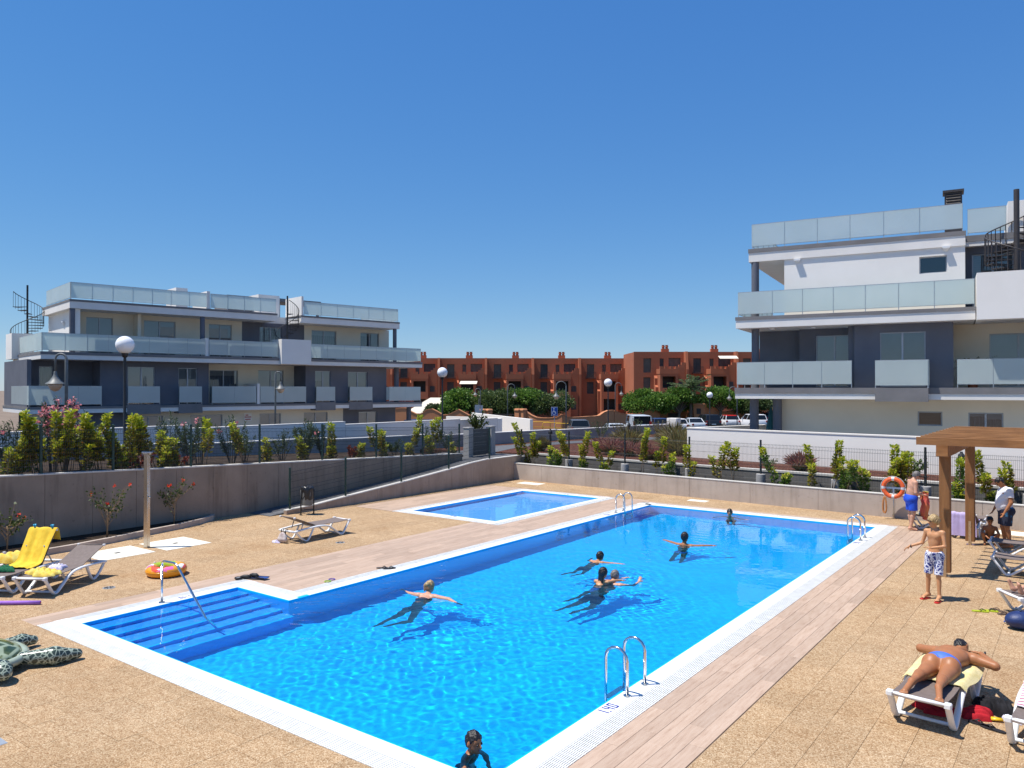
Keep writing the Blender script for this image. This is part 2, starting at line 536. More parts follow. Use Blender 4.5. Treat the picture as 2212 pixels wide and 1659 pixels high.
# metals, plastics
M['steel'] = surf('stainless_steel', (0.72,0.71,0.69), (0.66,0.65,0.63), 12, 0.16, metallic=1.0)
M['steel_brushed'] = surf('brushed_steel', (0.56,0.48,0.40), (0.48,0.41,0.34), 20, 0.24, metallic=1.0, stretch=(8,8,1))  # tan tint stands in for the deck mirrored in the steel
M['fence_green'] = surf('dark_green_paint', (0.012,0.045,0.035), (0.010,0.036,0.029), 8, 0.4)
M['fence_wire'] = surf('fence_wire', (0.022,0.03,0.029), (0.018,0.024,0.023), 8, 0.45)
M['fence_black'] = surf('dark_grey_paint', (0.020,0.025,0.027), (0.016,0.020,0.022), 8, 0.4)
M['black_metal'] = surf('black_metal', (0.022,0.022,0.024), (0.016,0.016,0.018), 8, 0.5)
M['brown_metal'] = surf('dark_brown_metal', (0.055,0.046,0.044), (0.042,0.036,0.035), 6, 0.5)
M['lamp_grey'] = surf('lamp_grey_metal', (0.17,0.18,0.175), (0.13,0.135,0.13), 8, 0.5)
M['alu'] = surf('aluminium_frame', (0.42,0.44,0.47), (0.38,0.40,0.43), 6, 0.4, metallic=0.2)
M['alu_rail'] = surf('aluminium_rail', (0.50,0.52,0.53), (0.44,0.46,0.47), 6, 0.35, metallic=0.5)
M['white_plastic'] = surf('white_plastic', (0.80,0.80,0.79), (0.74,0.74,0.73), 7, 0.38)
M['sling'] = surf('brown_sling_fabric', (0.185,0.145,0.128), (0.155,0.12,0.105), 14, 0.8, 0.3, 300)
def globe_m():
    m, nt, b = _new('opal_globe'); b.inputs['Base Color'].default_value = (0.86,0.86,0.86,1); b.inputs['Roughness'].default_value = 0.25
    return m
M['globe'] = globe_m()
M['bell_glass'] = surf('amber_bowl', (0.72,0.50,0.34), (0.66,0.45,0.30), 5, 0.3)
def frosted():
    m, nt, b = _new('frosted_glass')
    out = nt.nodes['Material Output']; nt.nodes.remove(b)
    v = pos(nt)
    c = ramp(nt, noise(nt, v, 0.7, 2.0), [(0.3, (0.78,0.85,0.83)), (0.7, (0.83,0.89,0.87))])
    df = nd(nt, 'ShaderNodeBsdfDiffuse'); nt.links.new(c, df.inputs[0])
    tl = nd(nt, 'ShaderNodeBsdfTranslucent'); nt.links.new(c, tl.inputs[0])
    tp = nd(nt, 'ShaderNodeBsdfTransparent'); tp.inputs[0].default_value = (0.80,0.92,0.92,1)
    gl = nd(nt, 'ShaderNodeBsdfGlossy'); gl.inputs['Roughness'].default_value = 0.12
    m1 = nd(nt, 'ShaderNodeMixShader'); m1.inputs[0].default_value = 0.5
    nt.links.new(df.outputs[0], m1.inputs[1]); nt.links.new(tl.outputs[0], m1.inputs[2])
    m2 = nd(nt, 'ShaderNodeMixShader'); m2.inputs[0].default_value = 0.22
    nt.links.new(m1.outputs[0], m2.inputs[1]); nt.links.new(tp.outputs[0], m2.inputs[2])
    m3 = nd(nt, 'ShaderNodeMixShader'); m3.inputs[0].default_value = 0.07
    nt.links.new(m2.outputs[0], m3.inputs[1]); nt.links.new(gl.outputs[0], m3.inputs[2])
    nt.links.new(m3.outputs[0], out.inputs[0])
    return m
M['frosted'] = frosted()
def pane_m():
    m, nt, b = _new('window_glass')
    out = nt.nodes['Material Output']; nt.nodes.remove(b)
    tp = nd(nt, 'ShaderNodeBsdfTransparent'); tp.inputs[0].default_value = (0.78,0.83,0.86,1)
    gl = nd(nt, 'ShaderNodeBsdfGlossy'); gl.inputs['Roughness'].default_value = 0.01
    fr = nd(nt, 'ShaderNodeFresnel'); fr.inputs[0].default_value = 2.2
    m2 = nd(nt, 'ShaderNodeMixShader'); nt.links.new(fr.outputs[0], m2.inputs[0])
    nt.links.new(tp.outputs[0], m2.inputs[1]); nt.links.new(gl.outputs[0], m2.inputs[2])
    nt.links.new(m2.outputs[0], out.inputs[0])
    return m
M['pane'] = pane_m()
M['blind'] = surf('roller_shutter', (0.50,0.51,0.52), (0.45,0.46,0.47), 1.0, 0.7)
M['curtain'] = surf('grey_curtain', (0.34,0.35,0.37), (0.22,0.23,0.25), 3.0, 0.9, stretch=(6,6,0.3))
M['dark_room'] = surf('dark_interior', (0.030,0.032,0.036), (0.022,0.024,0.028), 1.0, 0.9)  # near-black colour stands in for the shade of unlit rooms
# wood
M['pergola'] = surf('stained_timber', (0.345,0.16,0.06), (0.22,0.098,0.036), 1.6, 0.7, 0.25, 30, 0.3, rnd=0.25, stretch=(1.2,6,6))
M['pergola_post'] = surf('stained_post', (0.30,0.14,0.052), (0.20,0.09,0.033), 1.6, 0.7, 0.25, 30, 0.3, stretch=(8,8,0.8))
# red village
M['terracotta'] = surf('terracotta_plaster', (0.45,0.142,0.066), (0.37,0.115,0.053), 0.25, 0.9, 0.1, 20)
M['orange_wall'] = surf('orange_plaster', (0.60,0.255,0.115), (0.53,0.215,0.095), 0.4, 0.9)
M['darkwin'] = surf('dark_shutter', (0.075,0.062,0.052), (0.05,0.042,0.036), 1.2, 0.6)
M['olive_shutter'] = surf('olive_shutter', (0.13,0.115,0.085), (0.105,0.092,0.068), 2.0, 0.7)
M['awning'] = surf('cream_awning', (0.78,0.70,0.56), (0.70,0.62,0.49), 2.0, 0.8)
# plants
def leafm(name, stops, trans=0.35, rough=0.45):
    m, nt, b = _new(name)
    out = nt.nodes['Material Output']
    col = ramp(nt, island(nt), stops)
    b.inputs['Roughness'].default_value = rough; b.inputs['Specular IOR Level'].default_value = 0.35
    nt.links.new(col, b.inputs['Base Color'])
    tl = nd(nt, 'ShaderNodeBsdfTranslucent'); nt.links.new(col, tl.inputs[0])
    mx = nd(nt, 'ShaderNodeMixShader'); mx.inputs[0].default_value = trans
    nt.links.new(b.outputs[0], mx.inputs[1]); nt.links.new(tl.outputs[0], mx.inputs[2]); nt.links.new(mx.outputs[0], out.inputs[0])
    return m
M['croton'] = leafm('croton_leaf', [(0, (0.07,0.095,0.014)), (0.3, (0.14,0.165,0.02)), (0.6, (0.27,0.26,0.026)), (0.85, (0.44,0.37,0.035)), (1, (0.32,0.17,0.02))])
M['croton_tip'] = leafm('croton_tip_leaf', [(0, (0.22,0.31,0.025)), (0.5, (0.42,0.47,0.035)), (1, (0.62,0.56,0.05))])
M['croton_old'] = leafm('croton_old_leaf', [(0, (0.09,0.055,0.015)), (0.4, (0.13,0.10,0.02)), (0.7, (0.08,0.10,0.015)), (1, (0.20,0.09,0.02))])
M['croton_green'] = leafm('green_shrub_leaf', [(0, (0.05,0.10,0.02)), (0.5, (0.10,0.18,0.03)), (1, (0.20,0.26,0.05))])
M['oleander'] = leafm('oleander_leaf', [(0, (0.045,0.075,0.03)), (0.6, (0.08,0.12,0.05)), (1, (0.15,0.17,0.08))])
M['hibiscus'] = leafm('hibiscus_leaf', [(0, (0.04,0.07,0.02)), (1, (0.10,0.13,0.03))])
M['treeleaf'] = leafm('tree_leaf', [(0, (0.06,0.13,0.02)), (0.6, (0.12,0.23,0.035)), (1, (0.22,0.33,0.06))])
M['treeleaf2'] = leafm('tree_leaf_dark', [(0, (0.055,0.09,0.028)), (0.6, (0.11,0.16,0.05)), (1, (0.19,0.23,0.085))])
M['palmleaf'] = leafm('palm_leaf', [(0, (0.05,0.09,0.03)), (1, (0.15,0.20,0.08))])
M['redgrass'] = leafm('red_fountain_grass', [(0, (0.20,0.07,0.06)), (0.5, (0.32,0.12,0.11)), (1, (0.30,0.20,0.12))])
M['drygrass'] = leafm('dry_shrub', [(0, (0.13,0.10,0.04)), (0.5, (0.22,0.17,0.07)), (1, (0.12,0.14,0.05))])
M['redshrub'] = leafm('red_shrub_leaf', [(0, (0.16,0.03,0.02)), (1, (0.30,0.07,0.03))])
M['pinkflower'] = leafm('pink_flower', [(0, (0.75,0.22,0.25)), (1, (0.85,0.40,0.40))])
M['redflower'] = leafm('red_flower', [(0, (0.75,0.05,0.03)), (1, (0.85,0.12,0.05))])
M['bark'] = surf('bark', (0.17,0.13,0.095), (0.10,0.075,0.055), 8, 0.9, 0.4, 40)
M['twig'] = surf('pale_twig', (0.36,0.24,0.13), (0.25,0.16,0.09), 10, 0.9)
# cloth, skin
def flat(name, c, rough=0.7, v=0.9, sc_=6): return surf(name, c, tuple(x*v for x in c), sc_, rough)
def skin(name, c):
    m, nt, b = _new(name)
    b.inputs['Roughness'].default_value = 0.45; b.inputs['Specular IOR Level'].default_value = 0.35
    v = pos(nt, obj=True)
    nt.links.new(ramp(nt, noise(nt, v, 7.0, 3.0), [(0.3, tuple(x*0.86 for x in c)), (0.7, c)]), b.inputs['Base Color'])
    b.inputs['Subsurface Weight'].default_value = 0.12; b.inputs['Subsurface Radius'].default_value = (0.02,0.008,0.005)
    return m
M['skin_tan'] = skin('skin_tan', (0.50,0.235,0.115))
M['skin_brown'] = skin('skin_brown', (0.40,0.165,0.07))
M['skin_fair'] = skin('skin_fair', (0.60,0.32,0.21))
M['skin_gold'] = skin('skin_gold', (0.58,0.29,0.14))
M['hair_dark'] = surf('dark_hair', (0.018,0.013,0.011), (0.009,0.007,0.006), 60, 0.35, 0.5, 150, obj=True)
M['hair_grey'] = surf('grey_hair', (0.20,0.18,0.165), (0.10,0.09,0.085), 60, 0.5, 0.5, 150, obj=True)
M['hair_blond'] = surf('blond_hair', (0.50,0.35,0.16), (0.24,0.15,0.06), 22, 0.4, 0.5, 150, obj=True)
M['hair_ginger'] = surf('auburn_hair', (0.36,0.13,0.04), (0.24,0.08,0.025), 30, 0.4, 0.5, 150, obj=True)
# ------------------------------------------------------------------ ground, deck, pools
YAW = R(36.7)
FW = (-math.sin(YAW), math.cos(YAW)); RT = (math.cos(YAW), math.sin(YAW))
def inview(x, y, margin=0.06):
    w = x*FW[0] + y*FW[1]; r = x*RT[0] + y*RT[1]
    return w > 1 and abs(r/w) < 0.664 + margin and 4.0/w < 0.52 + margin

GZ = -0.6
g = MB()
# one sheet to the horizon with a hole under the pool terrace
xs = [-2500, -60, 12, 2500]; ys = [-2500, -3, 31.5, 2500]
for i in range(3):
    for j in range(3):
        if i == 1 and j == 1: continue
        g.add([(xs[i],ys[j],GZ),(xs[i+1],ys[j],GZ),(xs[i+1],ys[j+1],GZ),(xs[i],ys[j+1],GZ)], [(0,1,2,3)])
struct('ground', g, M['earth'])

PX0, PX1, PY0, PY1 = -12.1, -4.95, 6.2, 24.2       # main pool
SX0, SY1 = -13.75, 9.18                            # step recess
CO = dict(r=-4.42, l=-12.62, n=5.68, f=24.72, sl=-14.28, sy=9.68)
KX0, KX1, KY0, KY1 = -17.8, -14.38, 18.45, 24.6    # children's pool
KO = dict(l=-18.3, r=-13.9, n=17.97, f=25.08)
BASE = -0.014
deck = MB()
def dslab(x0, x1, y0, y1): deck.box(x0, x1, y0, y1, -0.5, BASE)
EX0, EX1, EY0, EY1 = -24.0, 9.0, -2.0, 30.5
dslab(EX0, EX1, EY0, CO['n']); dslab(EX0, KO['l'], CO['n'], EY1)
dslab(KO['l'], CO['sl'], CO['n'], CO['sy']); dslab(KO['l'], CO['l'], CO['sy'], KO['n'])
dslab(KO['r'], CO['l'], KO['n'], KO['f']); dslab(KO['l'], CO['l'], KO['f'], EY1)
dslab(CO['l'], CO['r'], CO['f'], EY1); dslab(CO['r'], EX1, CO['n'], EY1)
deck_o = struct('pool_deck', deck, M['grout'])

def fill(x0, x1, y0, y1, w, l, along='y', stagger=0.5, gap=0.003, jit=0.0):
    """rects of tiles of width w and length l filling a zone"""
    out = []
    if along == 'x':
        return [(c, d, a, b) for a, b, c, d in fill(y0, y1, x0, x1, w, l, 'y', stagger, gap, jit)]
    n = 0; x = x0
    while x < x1 - 0.02:
        xe = min(x+w, x1)
        y = y0 - l*((n*stagger + (random.random()*jit)) % 1.0)
        while y < y1 - 0.02:
            ye = min(y+l, y1); ys_ = max(y, y0)
            if ye - ys_ > 0.04: out.append((x+gap/2, xe-gap/2, ys_+gap/2, ye-gap/2))
            y += l
        x += w; n += 1
    return out

def cut_rect(rects, x0, x1, y0, y1):
    """remove the part of rects inside a box, keeping what is left"""
    out = []
    for a, b, c, d in rects:
        if b <= x0 or a >= x1 or d <= y0 or c >= y1: out.append((a,b,c,d)); continue
        if a < x0: out.append((a, x0, c, d))
        if b > x1: out.append((x1, b, c, d))
        aa, bb = max(a, x0), min(b, x1)
        if c < y0: out.append((aa, bb, c, y0))
        if d > y1: out.append((aa, bb, y1, d))
    return [q for q in out if q[1]-q[0] > 0.03 and q[3]-q[2] > 0.03]

def lay(name, rects, mat, parent, zt=0.0, nmax=300, ch=0.0018, amp=0.0012):
    """tiles with their own edges: the largest in view as objects, the rest joined"""
    rects = sorted(rects, key=lambda q: ((q[0]+q[1])/2)**2 + ((q[2]+q[3])/2)**2)
    near, rest = [], []
    for q in rects:
        if len(near) < nmax and inview((q[0]+q[1])/2, (q[2]+q[3])/2): near.append(q)
        else: rest.append(q)
    cache = {}
    def tile(mb, w, l, cx=0, cy=0, z=0, tl=(0,0)):
        a, b = w/2, l/2
        zz = lambda x, y: z + tl[0]*x + tl[1]*y
        v = [(cx+x, cy+y, z+BASE) for x, y in ((-a,-b),(a,-b),(a,b),(-a,b))]
        v += [(cx+x, cy+y, zz(x,y)-ch) for x, y in ((-a,-b),(a,-b),(a,b),(-a,b))]
        v += [(cx+x, cy+y, zz(x,y)) for x, y in ((-a+ch,-b+ch),(a-ch,-b+ch),(a-ch,b-ch),(-a+ch,b-ch))]
        f = [(8,9,10,11)]
        for k in (0,4):
            for i in range(4): f.append((k+i, k+(i+1)%4, k+4+(i+1)%4, k+4+i))
        mb.add(v, f)
    for q in near:
        w, l = round(q[1]-q[0], 3), round(q[3]-q[2], 3)
        if (w, l) not in cache:
            mb = MB(); tile(mb, w, l); cache[(w,l)] = mb.mesh(name, mat)
        o = link(name, cache[(w,l)], parent, ((q[0]+q[1])/2, (q[2]+q[3])/2, zt + random.uniform(-amp, amp)))
        o.rotation_euler = (random.uniform(-1,1)*amp*1.2, random.uniform(-1,1)*amp*1.2, 0)
    if rest:
        mb = MB()
        for q in rest:
            tile(mb, q[1]-q[0], q[3]-q[2], (q[0]+q[1])/2, (q[2]+q[3])/2, zt + random.uniform(-amp, amp), (random.uniform(-1,1)*amp, random.uniform(-1,1)*amp))
        tag(mb.build(name + '_field', mat, parent), kind='stuff')

PW, PL = 0.2, 1.2
peb = []
peb += fill(-3.4, 3.5, 5.0, 28.0, 0.45, 0.6)                       # right of the plank walk
peb += fill(-20.6, -3.4, CO['f'] + 0.28, 28.0, 0.6, 0.45)          # along the far wall
peb += fill(-22.2, -14.85, 1.0, 25.3, 0.45, 0.6)
peb = cut_rect(peb, -18.5, -14.2, 17.97, 25.36) ; peb = cut_rect(peb, -20.05, -18.2, 17.9, 25.3)
peb += fill(-14.85, -3.4, 1.0, CO['n'], 0.6, 0.45)
peb = cut_rect(peb, -19.62, -18.38, 8.72, 10.0); peb = cut_rect(peb, -19.65, -18.3, 10.24, 11.46)
peb = cut_rect(peb, -22.3, -20.55, 15.45, 28)                      # ramp stands here
planks = []
planks += fill(CO['r'], -3.4, CO['n']-1.6, CO['f']+0.2, PW, PL, 'y', 0.37, 0.0035, 0.25)
planks += fill(CO['r']-8.3, CO['r'], CO['f'], CO['f']+0.28, 0.14, PL, 'x', 0.37)
planks += fill(-14.85, CO['sl'], CO['n']-0.02, CO['sy'], 0.19, PL, 'y', 0.37, 0.0035)
planks += fill(-14.85, CO['l'], CO['sy'], KO['n'], PW, PL, 'y', 0.37, 0.0035, 0.25)
planks += fill(KO['r'], CO['l'], KO['n'], KO['f'], PW, PL, 'y', 0.37, 0.0035, 0.25)
planks += fill(-20.05, KO['l'], KO['n'], KO['f']+0.2, PW, PL, 'y', 0.37, 0.0035, 0.25)
planks += fill(KO['l'], CO['l'], KO['f'], KO['f']+0.22, 0.11, PL, 'x', 0.37, 0.0035)
lay('paving_tile', peb, M['pebble'], deck_o)
lay('plank_tile', planks, M['plank'], deck_o, amp=0.0008)

# coping: smooth strip and overflow grating on each side
def coping(pool, edges, gw=0.26):
    """edges: (x0,x1,y0,y1 of the strip, side of the outside)"""
    for (x0, x1, y0, y1, side) in edges:
        st, gr, chn = MB(), MB(), MB()
        if side in 'lr':
            a, b = (x0, x0+gw) if side == 'l' else (x1-gw, x1)
            sx = (b, x1) if side == 'l' else (x0, a)
            st.box(sx[0]+0.004, sx[1], y0, y1, -0.3, 0.006)
            chn.box(a, b, y0, y1, -0.5, -0.03)
            n = 9
            for i in range(n):
                p = a + (b-a)*(i+0.5)/n
                gr.box(p-0.0085, p+0.0085, y0, y1, -0.02, 0.003)
            k = y0 + 0.03
            while k < y1: gr.box(a+0.001, b-0.001, k, k+0.012, -0.022, -0.002); k += 0.12
        else:
            a, b = (y0, y0+gw) if side == 'n' else (y1-gw, y1)
            sy = (b, y1) if side == 'n' else (y0, a)
            st.box(x0, x1, sy[0]+0.004, sy[1], -0.3, 0.006)
            chn.box(x0, x1, a, b, -0.5, -0.03)
            n = 9
            for i in range(n):
                p = a + (b-a)*(i+0.5)/n
                gr.box(x0, x1, p-0.0085, p+0.0085, -0.02, 0.003)
            k = x0 + 0.03
            while k < x1: gr.box(k, k+0.012, a+0.001, b-0.001, -0.022, -0.002); k += 0.12
        st.build('coping_strip', M['coping'], pool); chn.build('overflow_channel', M['channel'], pool)
        gr.build('overflow_grating', M['grating'], pool)

pool = struct('swimming_pool', MB().box(PX0-0.3, PX1+0.3, PY0-0.3, PY1+0.3, -1.6, -1.4), M['mosaic'])
def wall_box(par, x0, x1, y0, y1, z0, z1, m='mosaic', nm='pool_wall'):
    o = MB().box(x0, x1, y0, y1, z0, z1).build(nm, M[m], par); o.cycles.is_caustics_receiver = True; return o
pool.cycles.is_caustics_receiver = True
ZT = 0.0045
wall_box(pool, PX0-0.1, PX0, SY1, PY1, -1.4, ZT); wall_box(pool, PX1, PX1+0.1, PY0, PY1, -1.4, ZT)
wall_box(pool, PX0, PX1, PY1, PY1+0.1, -1.4, ZT); wall_box(pool, SX0, PX1, PY0-0.1, PY0, -1.4, ZT)
wall_box(pool, SX0-0.1, SX0, PY0, SY1, -1.4, ZT); wall_box(pool, SX0, PX0-0.1, SY1, SY1+0.1, -1.4, ZT)
for k in range(5):
    xa = SX0 + 0.36*k
    z = -0.14 - 0.17*k
    wall_box(pool, xa, xa+0.36, PY0, SY1, -1.4, z, 'step_tile', 'pool_step')
    wall_box(pool, xa+0.31, xa+0.3605, PY0, SY1, z-0.03, z+0.004, 'mosaic', 'step_nosing')
coping(pool, [(PX1+0.02, CO['r'], CO['n'], CO['f'], 'r'), (CO['l'], PX0-0.02, CO['sy'], CO['f'], 'l'),
              (CO['l'], PX1+0.02, PY1+0.02, CO['f'], 'f'), (CO['sl'], PX1+0.02, CO['n'], PY0-0.02, 'n'),
              (CO['sl'], SX0-0.02, PY0-0.02, CO['sy'], 'l'), (SX0-0.02, PX0-0.02, SY1+0.02, CO['sy'], 'f')])
kpool = struct('children_pool', MB().box(KX0-0.3, KX1+0.3, KY0-0.3, KY1+0.3, -0.7, -0.5), M['kidtile'])
kpool.cycles.is_caustics_receiver = True
wall_box(kpool, KX0-0.1, KX0, KY0, KY1, -0.5, ZT); wall_box(kpool, KX1, KX1+0.1, KY0, KY1, -0.5, ZT)
wall_box(kpool, KX0, KX1, KY1, KY1+0.1, -0.5, ZT); wall_box(kpool, KX0, KX1, KY0-0.1, KY0, -0.5, ZT)
coping(kpool, [(KX1+0.02, KO['r'], KO['n'], KO['f'], 'r'), (KO['l'], KX0-0.02, KO['n'], KO['f'], 'l'),
               (KX0-0.02, KX1+0.02, KY1+0.02, KO['f'], 'f'), (KX0-0.02, KX1+0.02, KO['n'], KY0-0.02, 'n')])

# water: real waves, real refraction
SWIM = [(-10.2,11.0,1.0), (-9.15,15.6,0.8), (-8.0,14.0,1.0), (-8.35,18.7,0.7), (-9.05,23.6,0.5), (-5.44,6.6,0.8)]
def waves(X, Y, seed, calm=False):
    rng = np.random.default_rng(seed)
    Z = np.zeros_like(X)
    amp = np.ones_like(X)*0.21
    if calm: amp[:] = 0.35
    else:
        for cx, cy, rr, a in ((-10.5,8.5,2.8,0.65), (-8.2,9.5,2.8,0.55), (-9.5,12.5,2.6,0.28), (-6.6,8.2,1.4,0.25), (-10.8,17,2.2,0.12), (-8.0,13.5,1.2,0.35)):
            amp += a*np.exp(-((X-cx)**2 + (Y-cy)**2)/(rr*rr))
    for k in range(80):
        lam = rng.uniform(0.09, 0.26)*(1.0 if k % 5 else 3.0)
        th = rng.normal(0.7, 0.9) if k % 2 else rng.uniform(0, 2*math.pi)
        kk = 2*math.pi/lam
        a = 0.00066*lam*(0.5 + rng.random())
        Z += amp*a*np.sin(kk*(X*math.cos(th) + Y*math.sin(th)) + rng.uniform(0, 7) + 0.6*np.sin(0.9*X + 0.7*Y + k))
    if not calm:
        for cx, cy, a in SWIM:
            d = np.hypot(X-cx, Y-cy)
            Z += a*0.0045*np.sin(2*math.pi*d/0.34)*np.exp(-d/0.8)*(1-np.exp(-d/0.2))
            e = a*np.exp(-(d/0.85)**2)
            Z += e*0.0018*(np.sin(23*X+31*Y+2*np.sin(9*Y)) + np.sin(37*X-19*Y+1.5*np.sin(11*X)) + 0.7*np.sin(-13*X+47*Y))
    return Z
def water(name, x0, x1, y0, y1, dx, keep=None, seed=1, calm=False, zz=-0.022):
    nx, ny = int((x1-x0)/dx)+1, int((y1-y0)/dx)+1
    X, Y = np.meshgrid(np.linspace(x0, x1, nx), np.linspace(y0, y1, ny), indexing='ij')
    Z = zz + waves(X, Y, seed, calm)
    idx = np.arange(nx*ny).reshape(nx, ny)
    f = np.stack([idx[:-1,:-1], idx[1:,:-1], idx[1:,1:], idx[:-1,1:]], -1)
    if keep is not None:
        cx = (X[:-1,:-1] + X[1:,1:])/2; cy = (Y[:-1,:-1] + Y[1:,1:])/2
        f = f[keep(cx, cy)]
    f = f.reshape(-1, 4)
    used = np.unique(f); mp = np.full(nx*ny, -1); mp[used] = np.arange(len(used))
    me = mesh_np(name, np.stack([X, Y, Z], -1).reshape(-1, 3)[used], mp[f], M['water'])
    o = tag(link(name, me), kind='structure')
    o.cycles.is_caustics_caster = True
    return o
water('pool_water', SX0-0.005, PX1+0.005, PY0-0.005, PY1+0.005, 0.03, lambda x, y: (x > PX0-0.005) | (y < SY1+0.005), 3)
water('children_pool_water', KX0-0.005, KX1+0.005, KY0-0.005, KY1+0.005, 0.06, None, 5, True)
for o_ in list(pool.children) + list(kpool.children): o_.cycles.is_caustics_receiver = True
# ------------------------------------------------------------------ walls, ramp, fences, garden levels
def lwt(y): return 1.81 - 0.0345*(y - 7.8)            # top of the left retaining wall
def lerp(a, b, t): return a + (b-a)*t
def wallbox(mb, p, q, t, z0, za, zb, mi=0):
    """upright slab from p to q, thickness t to the left of p->q, top from za to zb"""
    d = Vector((q[0]-p[0], q[1]-p[1])); d.normalize(); n = Vector((-d.y, d.x))*t
    z0 = z0 if isinstance(z0, tuple) else (z0, z0)
    v = [(p[0],p[1],z0[0]),(q[0],q[1],z0[1]),(q[0]+n.x,q[1]+n.y,z0[1]),(p[0]+n.x,p[1]+n.y,z0[0]),
         (p[0],p[1],za),(q[0],q[1],zb),(q[0]+n.x,q[1]+n.y,zb),(p[0]+n.x,p[1]+n.y,za)]
    return mb.add(v, [(0,3,2,1),(4,5,6,7),(0,1,5,4),(1,2,6,5),(2,3,7,6),(3,0,4,7)], mi)

# left retaining wall, cast in panels
w = thing('retaining_wall', 'tall grey concrete retaining wall in shade behind the hibiscus bed', 'wall', (-21.65, 0, 0))
y = -2.0
while y < 25.3:
    y2 = min(y + 1.2 if y > 7 else y + 1.8, 25.45)
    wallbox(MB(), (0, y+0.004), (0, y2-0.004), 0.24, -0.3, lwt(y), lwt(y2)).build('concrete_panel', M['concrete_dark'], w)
    wallbox(MB(), (0.015, y+0.002), (0.015, y2-0.002), 0.28, (lwt(y)+0.001, lwt(y2)+0.001), lwt(y)+0.035, lwt(y2)+0.035).build('wall_cap', M['concrete_cap'], w)
    y = y2
wallbox(MB(), (-0.03, -2), (-0.03, 25.4), 0.18, -0.3, lwt(-2)-0.02, lwt(25.4)-0.02).build('wall_core', M['darkblock'], w)

# planting strip above it, sloping with the wall
mb = MB()
ys = np.linspace(-4, 25.4, 13); xs = np.linspace(-21.89, -34.2, 9)
rng = np.random.default_rng(4)
P = np.array([[(x, yy, lwt(yy) - 0.05 - 0.018*(abs(x)-21.9) + (rng.uniform(-0.03, 0.03) if 0 < i < 8 else 0)) for i, x in enumerate(xs)] for yy in ys])
mb.grid(P[:, ::-1])
struct('planting_bed', mb, M['soil'])

# ramp and its low wall
rw = thing('ramp_wall', 'low concrete wall rising beside the dark ramp', 'wall', (-20.6, 0, 0))
RT_ = [(15.42,0.12), (16.6,0.17), (18.0,0.30), (19.35,0.415), (20.7,0.53), (22.05,0.66), (23.4,0.79), (24.6,0.93), (25.65,1.0), (26.9,1.01), (28.15,1.01)]
for (a, za), (b, zb) in zip(RT_[:-1], RT_[1:]):
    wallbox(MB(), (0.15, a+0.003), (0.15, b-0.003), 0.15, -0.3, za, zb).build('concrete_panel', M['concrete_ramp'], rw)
    wallbox(MB(), (0.165, a+0.001), (0.165, b-0.001), 0.18, (za+0.001, zb+0.001), za+0.03, zb+0.03).build('wall_cap', M['concrete_cap'], rw)
mb = MB()
rf = [(14.9,0.004), (16.0,0.09), (18.0,0.23), (20.7,0.45), (23.4,0.71), (25.2,0.92), (25.6,0.95), (29.2,0.95)]
mb.grid(np.array([[(-20.6, yy, z), (-22.6 if yy > 25.45 else -21.66, yy, z)] for yy, z in rf])[::1, ::-1])
struct('ramp', mb, M['paver'])
# grey paver courses on the ramp, each a small step proud
pav = MB()
for (a, za), (b, zb) in zip(rf[:-1], rf[1:]):
    n = max(1, int((b-a)/0.3))
    for i in range(n):
        ya, yb = lerp(a, b, i/n)+0.006, lerp(a, b, (i+1)/n)-0.006
        z1, z2 = lerp(za, zb, i/n), lerp(za, zb, (i+1)/n)
        x0 = -22.5 if a > 25.4 else -21.63
        off = 0.2 if i % 2 else 0.0
        x = x0 - off
        while x < -20.64:
            xa, xb = max(x, x0)+0.006, min(x+0.4, -20.62)-0.006
            if xb - xa > 0.05: pav.add([(xa,ya,z1+0.008),(xb,ya,z1+0.008),(xb,yb,z2+0.008),(xa,yb,z2+0.008)], [(0,1,2,3)])
            x += 0.4
tag(pav.build('ramp_pavers', M['paver'], bpy.data.objects['ramp']), kind='stuff')

# far wall of the pool terrace
def fwy(x): return 27.6 - 0.0787*(x + 20.45)
fw = thing('terrace_wall', 'low sunlit concrete wall with pale top behind both pools', 'wall', (0,0,0))
xs = [-20.45] + [-18.9 + 2.35*i for i in range(11)]
for a, b in zip(xs[:-1], xs[1:]):
    wallbox(MB(), (a+0.004, fwy(a)), (b-0.004, fwy(b)), 0.2, -0.3, 0.70, 0.70).build('concrete_panel', M['concrete'], fw)
    wallbox(MB(), (a+0.002, fwy(a)-0.012), (b-0.002, fwy(b)-0.012), 0.225, 0.701, 0.725, 0.725).build('wall_cap', M['concrete_cap'], fw)
wallbox(MB(), (xs[0], fwy(xs[0])+0.03), (xs[-1], fwy(xs[-1])+0.03), 0.15, -0.3, 0.68, 0.68).build('wall_core', M['darkblock'], fw)
def fny(x): return 28.5 - 0.0812*(x + 20.7)            # fence line in the planter
mb = MB()
mb.add([(-20.6, fwy(-20.6)+0.18, 0.6), (8, fwy(8)+0.18, 0.6), (8, fny(8)+0.52, 0.58), (-20.6, fny(-20.6)+0.52, 0.58)], [(0,1,2,3)])
struct('planter_soil', mb, M['soil'])
gw = thing('garden_edge_wall', 'dark block garden wall with white kerb behind the wire fence', 'wall', (0,0,0))
xs = list(np.linspace(-20.6, 8.0, 13))
for a, b in zip(xs[:-1], xs[1:]):
    wallbox(MB(), (a+0.003, fny(a)+0.5), (b-0.003, fny(b)+0.5), 0.2, 0.0, 1.0, 1.0).build('block_panel', M['darkblock'], gw)
    wallbox(MB(), (a+0.002, fny(a)+0.48), (b-0.002, fny(b)+0.48), 0.24, 1.001, 1.07, 1.07).build('kerb_stone', M['concrete_cap'], gw)
